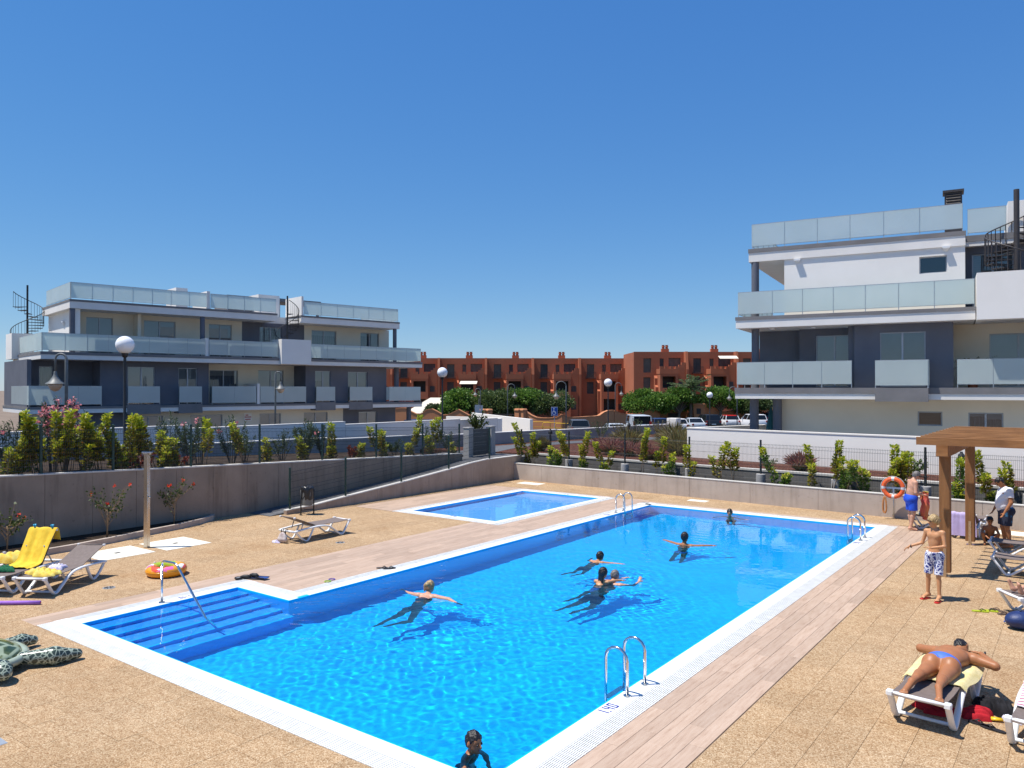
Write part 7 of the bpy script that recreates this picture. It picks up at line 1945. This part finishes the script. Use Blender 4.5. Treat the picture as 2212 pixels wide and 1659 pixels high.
O = (-0.3,11.1,0); rj = lying(-0.27,12.1,-94, 0.48, False); rj.update(elR=(-0.62,11.86,0.47), wrR=(-0.42,12.1,0.46), elL=(0.08,11.86,0.47), wrL=(-0.1,12.1,0.46))
rj.update(shR=(-0.47,11.77,0.49), shL=(-0.10,11.77,0.49)); tmp = rj['elR']
for a, b in (('shR','shL'), ('elR','elL'), ('wrR','wrL')): rj[a], rj[b] = rj[b], rj[a]
person('person with auburn hair lying face down on the pink striped towel', wj_(rj, O), O, 0, 'skin_gold', 0.95, 0.95, 0, 'hair_ginger', 'long', [('top','cloth_navy',0.45,0.8), ('briefs','cloth_navy')], eyes=False, res=0.014)
# swimmers
O = (-10.2,10.8,0)
person('blond woman in a dark bikini swimming with hair tied up', wj_(sink(dict(pelvis=(-10.12,10.52,-0.10), neck=(-10.32,11.10,0.0), head=(-10.39,11.24,0.13), face=(-0.15,0.97,-0.1), hup=(0,0,1), shR=(-10.13,11.10,-0.01), shL=(-10.47,10.99,-0.01), elR=(-9.80,11.12,0.0), elL=(-10.72,11.02,-0.02), wrR=(-9.52,11.06,-0.03), wrL=(-10.98,11.12,-0.03),
    hipR=(-10.02,10.48,-0.13), hipL=(-10.20,10.42,-0.13), knR=(-9.85,10.12,-0.24), knL=(-10.20,10.02,-0.20), anR=(-9.95,9.78,-0.20), anL=(-10.12,9.66,-0.16), toeR=(-9.97,9.60,-0.2), toeL=(-10.12,9.48,-0.16))), O), O, 0, 'skin_fair', 0.95, 1.08, 0, 'hair_blond', 'bun', [('briefs','cloth_navy'), ('top','cloth_navy',0.62,0.72)], head_s=1.1)
O = (-9.15,15.5,0)
person('wet haired child swimming away from the couple', wj_(sink(dict(pelvis=(-9.22,15.22,-0.10), neck=(-9.17,15.62,-0.01), head=(-9.15,15.74,0.11), face=(0.1,1,0), hup=(0,0,1), shR=(-9.03,15.62,-0.02), shL=(-9.31,15.60,-0.02), elR=(-8.83,15.72,-0.02), elL=(-9.45,15.70,-0.08), wrR=(-8.62,15.78,-0.01), wrL=(-9.5,15.9,-0.1), hipR=(-9.16,15.18,-0.12), hipL=(-9.30,15.18,-0.12), knR=(-9.14,14.92,-0.18), knL=(-9.36,14.90,-0.18), anR=(-9.18,14.64,-0.12), anL=(-9.40,14.62,-0.10), toeR=(-9.18,14.5,-0.1), toeL=(-9.40,14.48,-0.08))), O), O, 0, 'skin_tan', 0.76, 1.05, 0, 'hair_dark', 'short', [('shorts','cloth_navy',0.5,0.012,0.0)], head_s=1.25)
O = (-8.05,13.8,0)
person('girl with wet dark hair and lilac swimsuit clinging to the man swimming', wj_(sink(dict(pelvis=(-8.10,13.62,-0.20), neck=(-8.06,13.92,0.06), head=(-8.05,13.97,0.215), face=(0.15,1,-0.1), hup=(0,0,1), shR=(-7.93,13.94,0.04), shL=(-8.19,13.90,0.03), elR=(-7.86,14.08,0.06), elL=(-8.22,14.08,0.0), wrR=(-7.78,14.22,0.05), wrL=(-8.08,14.24,0.0), hipR=(-8.04,13.58,-0.22), hipL=(-8.18,13.56,-0.22), knR=(-7.98,13.30,-0.30), knL=(-8.26,13.28,-0.28), anR=(-8.0,13.0,-0.30), anL=(-8.3,12.96,-0.26), toeR=(-8.0,12.88,-0.3), toeL=(-8.32,12.84,-0.26))), O), O, 0, 'skin_gold', 0.76, 0.88, 0, 'hair_dark', 'long', [('top','cloth_lilac',-0.25,0.55)], head_s=1.28)
O = (-7.9,14.0,0)
person('grey haired man swimming with a girl on his back', wj_(sink(dict(pelvis=(-7.92,13.45,-0.30), neck=(-7.92,14.08,-0.03), head=(-7.92,14.24,0.13), face=(0.1,1,0.05), hup=(0,0,1), shR=(-7.72,14.08,-0.04), shL=(-8.12,14.06,-0.06), elR=(-7.50,14.25,-0.06), elL=(-8.20,14.35,-0.15), wrR=(-7.52,14.52,-0.01), wrL=(-7.95,14.62,-0.02), hdR=(0,0.6,0.6), hdL=(0.8,0.5,0.3), hipR=(-7.83,13.40,-0.33), hipL=(-8.01,13.40,-0.33), knR=(-7.75,12.98,-0.42), knL=(-8.10,12.95,-0.40), anR=(-7.85,12.55,-0.40), anL=(-8.12,12.5,-0.34), toeR=(-7.86,12.38,-0.4), toeL=(-8.14,12.33,-0.32))), O), O, 0, 'skin_fair', 1.0, 1.15, 0, 'hair_grey', 'buzz', [('shorts','cloth_navy',0.6,0.02,0.0)], head_s=1.05)
O = (-8.35,18.6,0)
person('dark haired swimmer with both arms spread wide near the far end', wj_(sink(dict(pelvis=(-8.33,18.45,-0.42), neck=(-8.35,18.64,0.02), head=(-8.35,18.68,0.20), face=(0.05,1,0), hup=(0,0,1), shR=(-8.17,18.68,-0.03), shL=(-8.53,18.66,-0.03), elR=(-7.93,18.82,-0.01), elL=(-8.78,18.78,-0.01), wrR=(-7.74,18.98,0.0), wrL=(-8.98,18.90,0.0), hipR=(-8.25,18.42,-0.46), hipL=(-8.42,18.42,-0.46), knR=(-8.20,18.2,-0.80), knL=(-8.46,18.2,-0.80), anR=(-8.2,18.0,-1.1), anL=(-8.46,18.0,-1.1), toeR=(-8.2,17.9,-1.2), toeL=(-8.46,17.9,-1.2))), O), O, 0, 'skin_brown', 0.95, 1.05, 0, 'hair_dark', 'short', [('briefs','cloth_lilac')], head_s=1.15)
O = (-9.05,23.6,0)
person('dark haired swimmer facing the pool at its far end', wj_(sink(dict(pelvis=(-9.05,23.75,-0.45), neck=(-9.05,23.66,-0.03), head=(-9.05,23.63,0.13), face=(0.25,-1,0), hup=(0,0,1), shR=(-9.2,23.66,-0.08), shL=(-8.9,23.66,-0.08), elR=(-9.35,23.5,-0.08), elL=(-8.68,23.5,-0.06), wrR=(-9.4,23.3,-0.04), wrL=(-8.48,23.45,-0.02), hipR=(-9.13,23.75,-0.5), hipL=(-8.97,23.75,-0.5), knR=(-9.14,23.7,-0.85), knL=(-8.96,23.7,-0.85), anR=(-9.14,23.8,-1.2), anL=(-8.96,23.8,-1.2), toeR=(-9.15,23.7,-1.3), toeL=(-8.95,23.7,-1.3))), O), O, 0, 'skin_tan', 0.85, 0.9, 0, 'hair_dark', 'short', [('shorts','cloth_navy',0.5,0.015,0.0)], head_s=1.15)
O = (-5.45,6.6,0)
person('wet dark haired boy in the water holding the near pool edge', wj_(sink(dict(pelvis=(-5.62,6.68,-0.42), neck=(-5.49,6.60,-0.01), head=(-5.44,6.60,0.125), face=(0.92,-0.12,-0.08), hup=(0.05,0,1), shR=(-5.44,6.44,-0.07), shL=(-5.54,6.74,-0.08), elR=(-5.36,6.30,-0.08), elL=(-5.5,6.86,-0.3), wrR=(-5.24,6.20,0.055), wrL=(-5.35,6.75,-0.42), hdR=(0.6,-0.8,0.0), hipR=(-5.57,6.61,-0.46), hipL=(-5.68,6.74,-0.46), knR=(-5.5,6.6,-0.8), knL=(-5.62,6.78,-0.8), anR=(-5.6,6.55,-1.1), anL=(-5.75,6.75,-1.1), toeR=(-5.55,6.5,-1.2), toeL=(-5.7,6.75,-1.2))), O), O, 0, 'skin_brown', 0.82, 0.95, 0, 'hair_dark', 'buzz', [('shorts','cloth_navy',0.6,0.015,0.0)], 0.0105, mouth=True, head_s=1.3)
# ------------------------------------------------------------------ towels, toys and small things
def cloth_m(name, c, c2=None, sc_=9): return surf(name, c, c2 or tuple(x*0.8 for x in c), sc_, 0.9, 0.5, 60, 0.2)
M['towel_yellow'] = cloth_m('yellow_towel', (0.80,0.56,0.06), (0.72,0.46,0.04)); M['towel_orange'] = cloth_m('orange_yellow_towel', (0.78,0.46,0.05), (0.70,0.60,0.16)); M['towel_cream'] = cloth_m('cream_towel', (0.72,0.63,0.36), (0.62,0.52,0.24))
M['towel_white'] = cloth_m('white_lilac_towel', (0.74,0.74,0.78), (0.42,0.36,0.60), 22); M['cloth_green'] = cloth_m('green_cloth', (0.02,0.16,0.07), (0.01,0.06,0.03), 24); M['towel_lilac'] = cloth_m('lilac_towel', (0.50,0.42,0.68), (0.46,0.38,0.63))
M['cloth_red'] = cloth_m('red_cloth', (0.48,0.02,0.03)); M['cloth_black'] = cloth_m('black_cloth', (0.022,0.022,0.026), (0.01,0.01,0.012)); M['cloth_pinkred'] = cloth_m('pink_red_cloth', (0.62,0.07,0.10), (0.70,0.24,0.08), 4)
def stripes():
    m, nt, b = _new('striped_towel'); b.inputs['Roughness'].default_value = 0.9
    v = pos(nt); sx = nd(nt, 'ShaderNodeSeparateXYZ'); nt.links.new(v, sx.inputs[0])
    w_ = math_(nt, 'SINE', math_(nt, 'MULTIPLY', sx.outputs[1], 62.0))
    nt.links.new(ramp(nt, math_(nt, 'ADD', math_(nt, 'MULTIPLY', w_, 0.5), 0.5), [(0.0, (0.80,0.74,0.76)), (0.62, (0.80,0.70,0.73)), (0.68, (0.72,0.26,0.36)), (0.85, (0.72,0.30,0.40)), (0.95, (0.14,0.02,0.05))]), b.inputs['Base Color'])
    return m
M['towel_stripe'] = stripes()
def heap(name, label, cat, loc, rz, a, b, h, mat, seed, folds=11, group=None):
    """a crumpled cloth"""
    rng = np.random.default_rng(seed); nr, na = 16, 64
    ph = rng.uniform(0, 6.28, 8); P = np.zeros((nr+1, na+1, 3))
    for i in range(nr+1):
        t = i/nr
        for k in range(na+1):
            w = 2*math.pi*(k % na)/na
            edge = 1 + 0.16*math.sin(3*w+ph[0]) + 0.10*math.sin(5*w+ph[1]) + 0.06*math.sin(9*w+ph[2])
            x, y_ = a*t*edge*math.cos(w), b*t*edge*math.sin(w)
            u_ = (x/a*0.7 + y_/b*0.7); v_ = (x/a*0.6 - y_/b*0.8)
            fold = abs(math.sin(folds*0.75*u_ + 1.6*math.sin(1.4*v_+ph[3]) + 0.7*math.sin(3.3*v_+2*u_+ph[7]) + ph[4]))**0.6; f2 = 0.5+0.5*math.sin(2.2*v_ + 1.5*math.sin(2*u_+ph[5]) + ph[6])
            z = h*max(0.0, 1-t**3)**0.6*(0.25 + 0.42*fold + 0.40*f2) + 0.006
            if i == nr: z = 0.002
            P[i,k] = (x, y_, z)
    o = link(name, MB().grid(P).mesh(name, M[mat], True), None, loc, rz); tag(o, label, cat, group)
    return o
def drape(name, label, cat, head, ang, path, w0, w1, mat, seed, amp=0.012, t=0.008, skew=0.0):
    """sheet over a lounger; path = [(x,z)] in lounger coordinates"""
    rng = np.random.default_rng(seed); pts = spline([(x, 0, z) for x, z in path], 6); n = len(pts); m_ = 34; P = np.zeros((n, m_, 3)); ph = rng.uniform(0, 6.28, 5)
    for i, p in enumerate(pts):
        s_ = i/(n-1); wd = lerp(w0, w1, s_)
        q = pts[min(i+1,n-1)] - pts[max(i-1,0)]; q.normalize(); nrm = Vector((-q.z, 0, q.x))
        if nrm.z < 0 and q.x > 0: nrm = -nrm
        if q.x <= 0 and nrm.x < 0 and q.z > 0: nrm = Vector((-abs(q.z), 0, q.x))
        for k in range(m_):
            c_ = (k/(m_-1)-0.5); yy = c_*wd*(1+0.05*math.sin(7*s_+ph[0])) + skew*s_
            rip = amp*(0.8*math.sin(13*c_*(1+0.5*s_) + 3.5*math.sin(2.3*s_+ph[0]) + ph[1]) + 0.45*math.sin(31*c_ - 6*s_*math.sin(3*c_+ph[4]) + ph[2])*(0.3+s_)) + amp*0.7*math.sin(9*s_+11*c_*c_+ph[3])*s_
            z = p.z + nrm.z*(rip+amp*1.3); x = p.x + nrm.x*(rip+amp*1.3)
            ov = abs(yy) - 0.30
            if ov > 0: z -= ov*0.85
            P[i,k] = (x, yy, z)
    o = link(name, MB().sheet(P, t).mesh(name, M[mat], True), None, (head[0], head[1], 0.008), R(ang)); return tag(o, label, cat)
H2 = (-17.95, 7.5); H1 = (-17.2, 7.95)
drape('towel', 'bright yellow towel pegged over the raised lounger back', 'towel', H2, -59.3, [(0.27,0.80), (0.30,0.92), (0.345,1.045), (0.45,0.89), (0.60,0.65), (0.74,0.43), (0.86,0.385), (1.05,0.382), (1.15,0.382)], 0.62, 0.62, 'towel_yellow', 11, 0.012)
def at_l(h, ang, x, y_, z):
    c_, s_ = math.cos(R(ang)), math.sin(R(ang)); return (h[0]+x*c_-y_*s_, h[1]+x*s_+y_*c_, z)
for s_, lab in ((-1,'blue towel peg farther from the shower'), (1,'blue towel peg nearer the shower')):
    t = thing('towel_peg', lab + ' on the yellow towel', 'peg', at_l(H2, -59.3, 0.345, 0.2*s_, 1.06), R(-59.3), 'blue towel pegs'); M.setdefault('peg_blue', flat('peg_blue', (0.03,0.35,0.55), 0.4))
    for q in (-1, 1): MB().tube([(0.014*q,0,-0.03), (0.006*q,0,0.01), (0.03*q,0,0.07)], [0.012,0.014,0.02], 7).build('jaw', M['peg_blue'], t, True)
heap('towel', 'crumpled yellow towel on the foot of the brown lounger', 'towel', at_l(H1, -59.3, 1.52, 0.02, 0.372), R(25), 0.33, 0.19, 0.13, 'towel_orange', 21)
heap('towel', 'crumpled white and lilac towel in the middle of the brown lounger', 'towel', at_l(H1, -59.3, 0.98, -0.08, 0.37), R(-10), 0.22, 0.15, 0.10, 'towel_white', 22)
heap('towel', 'crumpled orange yellow towel on the lounger beyond the pegged one', 'towel', (-18.2, 6.75, 0.38), R(30), 0.45, 0.25, 0.22, 'towel_orange', 23)
heap('cloth', 'crumpled dark green cloth beside the pegged yellow towel', 'cloth', at_l(H2, -59.3, 1.3, -0.12, 0.38), R(20), 0.24, 0.16, 0.10, 'cloth_green', 24)
lounger('lounger under an orange yellow towel beyond the pegged towel lounger', (-18.75,7.05), -59.3, 4)
drape('towel', 'lilac towel hanging over the raised lounger back behind the pergola post', 'towel', (-2.66,23.72), 90, [(0.0,0.08), (0.005,0.30), (0.01,0.52), (0.04,0.685), (0.30,0.58), (0.56,0.475), (0.76,0.40), (1.0,0.385)], 0.6, 0.56, 'towel_lilac', 12, 0.010)
drape('towel', 'pale pink striped towel spread on the lounger at the edge', 'towel', (-0.27,11.95), -94, [(-0.02,0.47), (0.3,0.44), (0.7,0.385), (1.1,0.382), (1.45,0.372)], 0.66, 0.6, 'towel_stripe', 13, 0.006)
drape('towel', 'pale yellow towel under the man in blue briefs', 'towel', (-1.44,11.98), -94.9, [(-0.02,0.425), (0.3,0.40), (0.7,0.382), (1.0,0.382), (1.18,0.380)], 0.74, 0.74, 'towel_cream', 14, 0.006)
# noodle
M['noodle'] = surf('purple_foam', (0.36,0.16,0.60), (0.32,0.13,0.54), 20, 0.8)
nt_ = thing('pool_noodle', 'purple foam pool noodle lying below the brown lounger', 'pool noodle', (-15.6,6.27,0.04))
MB().tube([(0,0,0), (-0.3,-0.24,0), (-0.62,-0.5,0.0), (-0.95,-0.72,0.0)], 0.036, 14).build('foam', M['noodle'], nt_, True); MB().tube([(0.002,0.0016,0), (0.006,0.005,0)], 0.013, 10).build('bore', M['flip_red'], nt_)
# inflatable ring
def ringm():
    m, nt, b = _new('printed_orange_vinyl'); b.inputs['Roughness'].default_value = 0.18; v = pos(nt, obj=True)
    vo = nd(nt, 'ShaderNodeTexVoronoi'); vo.inputs['Scale'].default_value = 5.5; nt.links.new(v, vo.inputs['Vector']); sep = nd(nt, 'ShaderNodeSeparateColor'); nt.links.new(vo.outputs['Color'], sep.inputs[0])
    c_ = nd(nt, 'ShaderNodeValToRGB'); c_.color_ramp.interpolation = 'CONSTANT'; e = c_.color_ramp.elements
    cols = [(0,(0.80,0.34,0.03)), (0.35,(0.38,0.50,0.03)), (0.5,(0.80,0.78,0.74)), (0.62,(0.75,0.10,0.05)), (0.74,(0.80,0.36,0.10)), (0.9,(0.75,0.16,0.38))]
    while len(e) < len(cols): e.new(0.5)
    for i, (p_, q_) in enumerate(cols): e[i].position = p_; e[i].color = (*q_, 1)
    nt.links.new(sep.outputs[0], c_.inputs[0]); sz = nd(nt, 'ShaderNodeSeparateXYZ'); nt.links.new(v, sz.inputs[0])
    top = math_(nt, 'GREATER_THAN', math_(nt, 'ADD', sz.outputs[2], math_(nt, 'MULTIPLY', math_(nt, 'ABSOLUTE', math_(nt, 'SINE', math_(nt, 'MULTIPLY', sz.outputs[0], 38.0))), 0.025)), 0.165)
    nt.links.new(mixc(nt, top, (0.82,0.33,0.015), c_.outputs[0]), b.inputs['Base Color']); return m
M['ring_vinyl'] = ringm()
rg = thing('inflatable_ring', 'orange inflatable swim ring with printed top by the step handrail', 'swim ring', (-15.93,8.9,0))
S = SDF().tor((0,0,0.115), 0.30, 0.115, 0.01); v, F = S.mesh(0.014); link('tube', mesh_np('tube', v, F, M['ring_vinyl']), rg)
MB().torus((0,0,0.12), 0.414, 0.006, 40, 5).build('seam', M['ring_vinyl'], rg, True)
for a in (200, 320): MB().tube([(0.30*math.cos(R(a)), 0.30*math.sin(R(a)), 0.225), (0.31*math.cos(R(a)), 0.31*math.sin(R(a)), 0.26)], 0.015, 8).build('valve', M['white_plastic'], rg, True)
# inflatable turtle
def turtlem(name, scale, dark, mid, edge):
    m, nt, b = _new(name); b.inputs['Roughness'].default_value = 0.2; v = pos(nt, obj=True)
    vo = nd(nt, 'ShaderNodeTexVoronoi'); vo.feature = 'DISTANCE_TO_EDGE'; vo.inputs['Scale'].default_value = scale; nt.links.new(v, vo.inputs['Vector'])
    base = ramp(nt, noise(nt, v, 6.0, 3.0), [(0.35, dark), (0.65, mid)])
    nt.links.new(mixc(nt, ramp(nt, vo.outputs['Distance'], [(0.06, (0,0,0)), (0.12, (1,1,1))]), edge, base), b.inputs['Base Color']); return m
M['turtle_shell'] = turtlem('turtle_shell_print', 4.2, (0.035,0.06,0.02), (0.14,0.17,0.06), (0.30,0.36,0.24)); M['turtle_skin'] = turtlem('turtle_skin_print', 15.0, (0.02,0.035,0.03), (0.06,0.08,0.06), (0.38,0.44,0.34)); M['turtle_pale'] = surf('turtle_rim', (0.36,0.42,0.33), (0.28,0.33,0.25), 4, 0.25)
tt = thing('inflatable_turtle', 'green inflatable sea turtle lying on the near paving', 'pool float', (-12.72,4.38,0), R(-6))
S = SDF().ell((0,0,0.20), (0.56,0.44,0.13), I3, 0.05).ell((-0.02,0,0.27), (0.42,0.30,0.10), I3, 0.06)
v, F = S.mesh(0.02); link('shell', mesh_np('shell', v, F, M['turtle_shell']), tt)
rim = [(0.60*math.cos(a)*(1.03), 0.48*math.sin(a), 0.15) for a in np.linspace(0, 2*math.pi, 33)]; MB().tube(rim, 0.062, 10, False).build('rim', M['turtle_pale'], tt, True)
S = SDF().ell((0.80,0.0,0.17), (0.20,0.14,0.13), I3, 0.05).ell((0.93,0,0.14), (0.11,0.10,0.09), I3, 0.05).cap((0.55,0,0.16), (0.72,0,0.16), 0.10, 0.11, 0.05); v, F = S.mesh(0.018); hd_ = link('head', mesh_np('head', v, F, M['turtle_skin']), tt)
for q in (-1, 1): MB().sphere((0.88,0.10*q,0.21), 0.025, 10, 7).build('eye', M['black_metal'], hd_, True)
for p0, p1, p2 in (((0.42,0.36,0.14), (0.60,0.72,0.13), (0.62,1.02,0.09)), ((0.42,-0.36,0.14), (0.60,-0.72,0.13), (0.62,-1.0,0.09)), ((-0.42,0.34,0.14), (-0.50,0.60,0.13), (-0.52,0.76,0.10)), ((-0.42,-0.34,0.14), (-0.5,-0.6,0.13), (-0.52,-0.76,0.1))):
    big = abs(p2[1]) > 0.9; S = SDF().cap(p0, p1, 0.09, 0.125 if big else 0.10, 0.05).cap(p1, p2, 0.125 if big else 0.10, 0.07, 0.04); v, F = S.mesh(0.018); v[:,2] = np.maximum(v[:,2], 0.003); link('flipper', mesh_np('flipper', v, F, M['turtle_skin']), tt)
# flip flops, sandals
M['rub_black'] = flat('black_rubber', (0.015,0.015,0.017), 0.6); M['rub_green'] = flat('lime_rubber', (0.42,0.50,0.02), 0.5); M['rub_brown'] = flat('brown_rubber', (0.13,0.085,0.06), 0.7)
for p, a, mt, lab, g_ in (((-1.55,16.17,0.0),20,'rub_green','lime green flip flop nearer the boy','lime green flip flops'), ((-1.42,16.30,0.0),10,'rub_green','lime green flip flop nearer the brown pair','lime green flip flops'), ((-1.30,16.42,0.0),160,'rub_brown','brown flip flop next to the lime green pair','brown flip flops'), ((-1.19,16.25,0.0),230,'rub_brown','brown flip flop next to the blue backpack','brown flip flops'),
        ((-1.03,10.73,0.0),165,'rub_black','black flip flop nearer the lounger with the man','black flip flops by the lounger'), ((-0.90,10.66,0.0),160,'rub_black','black flip flop nearer the striped towel lounger','black flip flops by the lounger'), ((-12.62,12.10,0.0),35,'rub_black','black sandal on the planks by the pool edge','black sandals at the pool edge'), ((-12.46,12.16,0.006),55,'rub_black','black sandal on the white pool edge','black sandals at the pool edge')):
    flipflop(None, p, a, M[mt], 1.05, (lab, g_), M['rub_black'] if mt == 'rub_green' else None)
# swim fins and mask
M['fin_blue'] = surf('blue_rubber', (0.03,0.08,0.30), (0.015,0.03,0.12), 9, 0.35)
for p, a, lab in (((-14.22,9.72,0.004),35,'dark blue swim fin with its blade along the recess edge'), ((-14.10,9.84,0.03),15,'blue swim fin lying on top of the other')):
    t = thing('swim_fin', lab, 'swim fin', p, R(a), 'swim fins by the pool steps')
    MB().prism([(0.05,-0.045), (0.30,-0.085), (0.34,0.0), (0.30,0.085), (0.05,0.045)], 0.008, 0.02).build('blade', M['fin_blue'], t); MB().tube([(-0.13,0,0.03), (-0.06,0,0.045), (0.02,0,0.045), (0.08,0,0.025)], [0.03,0.042,0.045,0.03], 10).build('foot_pocket', M['rub_black'], t, True)
    for q in (-1, 1): MB().tube([(0.05,0.045*q,0.02), (0.30,0.085*q,0.02)], 0.009, 5).build('rib', M['rub_black'], t, True)
mk = thing('dive_mask', 'grey diving mask lying beside the swim fins', 'dive mask', (-14.32,9.58,0.006), R(20))
MB().torus((0,0,0.03), 0.06, 0.018, 20, 8).build('frame', M['rub_black'], mk, True); MB().lathe([(0.055,0.028), (0.05,0.036)], 16).build('lens', M['alu_rail'], mk); MB().tube([(0.07,0,0.02), (0.14,0.05,0.012), (0.1,0.12,0.012), (-0.02,0.12,0.012), (-0.07,0.02,0.02)], 0.008, 5).build('strap', M['rub_black'], mk, True)
for p, c_, lab in (((-12.66,10.58,0.012),(0.30,0.55,0.03),'lime green dive ring on the planks'), ((-12.72,10.74,0.012),(0.10,0.06,0.40),'purple dive ring on the planks')): tag(link('dive_ring', MB().torus((0,0,0), 0.065, 0.008, 22, 6).mesh('dive_ring', flat('ring_' + lab[:4], c_, 0.4), True), None, p), lab, 'dive ring', 'dive rings')
# backpack with bottle
bp = thing('backpack', 'navy blue backpack on the ground by the lounger', 'backpack', (-0.88,15.42,0), R(35)); M['bag_navy'] = surf('navy_nylon', (0.012,0.035,0.14), (0.008,0.02,0.09), 9, 0.5, 0.5, 25)
S = SDF().ell((0,0,0.15), (0.27,0.19,0.15), I3, 0.04).ell((0.05,-0.10,0.12), (0.17,0.10,0.10), I3, 0.03); v, F = S.mesh(0.014); v[:,2] = np.maximum(v[:,2], 0.003); link('body', mesh_np('body', v, F, M['bag_navy']), bp)
for q in (-1, 1): MB().tube([(0.1*q,0.17,0.2), (0.14*q,0.24,0.12), (0.12*q,0.22,0.03)], 0.014, 6, True, (1.6,0.5)).build('strap', M['rub_black'], bp, True)
MB().tube([(-0.05,-0.02,0.30), (0.0,-0.03,0.335), (0.05,-0.02,0.30)], 0.008, 5).build('handle', M['rub_black'], bp, True); MB().tube([(-0.2,-0.12,0.18), (0.0,-0.19,0.2), (0.2,-0.13,0.18)], 0.004, 4).build('zip', M['rub_black'], bp)
bt = thing('water_bottle', 'small clear bottle with blue cap beside the backpack', 'bottle', (-1.13,15.60,0.035)); M['bottle'] = flat('clear_plastic', (0.62,0.70,0.78), 0.1)
MB().tube([(0,0,0), (0.03,-0.02,0), (0.14,-0.09,0), (0.16,-0.105,0)], [0.012,0.033,0.033,0.028], 10).build('body', M['bottle'], bt, True); MB().tube([(-0.02,0.013,0), (0.0,0,0)], 0.014, 10).build('cap', M['sign_blue'], bt)
# things under and beside the lounger
heap('cloth', 'crumpled red cloth on the ground below the lounger with the man', 'cloth', (-1.12,10.95,0.0), R(30), 0.22, 0.13, 0.12, 'cloth_red', 31); heap('bag', 'black fabric bag on the ground beside the lounger with the man', 'bag', (-0.95,11.28,0.0), R(-35), 0.28, 0.17, 0.20, 'cloth_black', 32)
heap('cloth', 'striped black and white cloth beside the black bag', 'cloth', (-0.76,11.12,0.0), R(-30), 0.14, 0.08, 0.07, 'towel_white', 33); heap('cloth', 'dark red clothes under the lounger with the man', 'cloth', (-1.5,10.85,0.0), R(5), 0.25, 0.14, 0.10, 'cloth_red', 34)
sc_b = thing('sun_lotion', 'yellow lotion bottle with white cap beside the red cloth', 'bottle', (-0.95,10.93,0.03), R(20)); M['lotion'] = flat('yellow_plastic', (0.80,0.50,0.02), 0.3)
MB().tube([(0,0,0), (0.13,0,0)], [0.03,0.024], 10, True, (1.3,0.7), (0,0,1)).build('body', M['lotion'], sc_b, True); MB().tube([(-0.03,0,0), (-0.001,0,0)], 0.016, 10).build('cap', M['white_plastic'], sc_b)
# bag hanging on the empty lounger
tb = thing('tote_bag', 'pale tote bag hanging from the head of the empty lounger', 'bag', (-16.78,12.60,0.0), R(90)); M['tote'] = surf('pale_canvas', (0.62,0.56,0.54), (0.36,0.28,0.27), 9, 0.9)
S = SDF().ell((-0.05,0.02,0.14), (0.06,0.15,0.14), I3, 0.03).cap((-0.05,-0.08,0.10), (-0.06,0.12,0.09), 0.06, 0.07, 0.03); v, F = S.mesh(0.014); v[:,2] = np.maximum(v[:,2], 0.004); link('body', mesh_np('body', v, F, M['tote']), tb)
for q in (-0.08, 0.1): MB().tube([(-0.05,q,0.22), (-0.02,q,0.345), (0.03,q,0.35), (0.08,q,0.24)], 0.012, 6).build('strap', M['rub_black'], tb, True)
heap('cloth', 'small dark cloth on the ground at the head of the empty lounger', 'cloth', (-16.98,12.50,0.0), 0, 0.13, 0.09, 0.06, 'towel_white', 35)
# straw hat
ht = thing('straw_hat', 'straw hat on the lounger behind the man in blue shorts', 'hat', (-3.82,24.93,0.40)); M['straw'] = surf('straw', (0.68,0.56,0.36), (0.58,0.46,0.28), 30, 0.9, 0.5, 80)
MB().lathe([(0.19,0.0), (0.195,0.006), (0.10,0.018), (0.098,0.09), (0.085,0.115), (0.03,0.12)], 24).build('crown_and_brim', M['straw'], ht, 50); MB().lathe([(0.1025,0.019), (0.1015,0.042)], 24).build('band', M['cloth_white'], ht)
# towels held by the man in blue shorts
hp = (-3.74, 24.63)
hb = thing('held_towel', 'red and yellow towel held up by the man in blue shorts', 'towel', (hp[0], hp[1], 0.0), R(122)); rng = np.random.default_rng(5)
P = np.array([[(0.16*math.sin(i*0.55)+0.03*math.sin(k*0.8)-0.02, -0.02+0.06*math.cos(i*0.9+k*0.3), lerp(1.05, 0.34+0.08*math.sin(i*0.8), k/13)) for k in range(14)] for i in range(16)]); MB().sheet(P, 0.008).build('red_cloth', M['cloth_pinkred'], hb, True)
P = np.array([[(0.10*math.sin(i*0.6+1)+0.02*math.sin(k*0.9)+0.05, -0.09+0.05*math.cos(i*0.8), lerp(1.08, 0.72+0.05*math.sin(i), k/9)) for k in range(10)] for i in range(14)]); MB().sheet(P, 0.008).build('yellow_cloth', M['towel_orange'], hb, True)
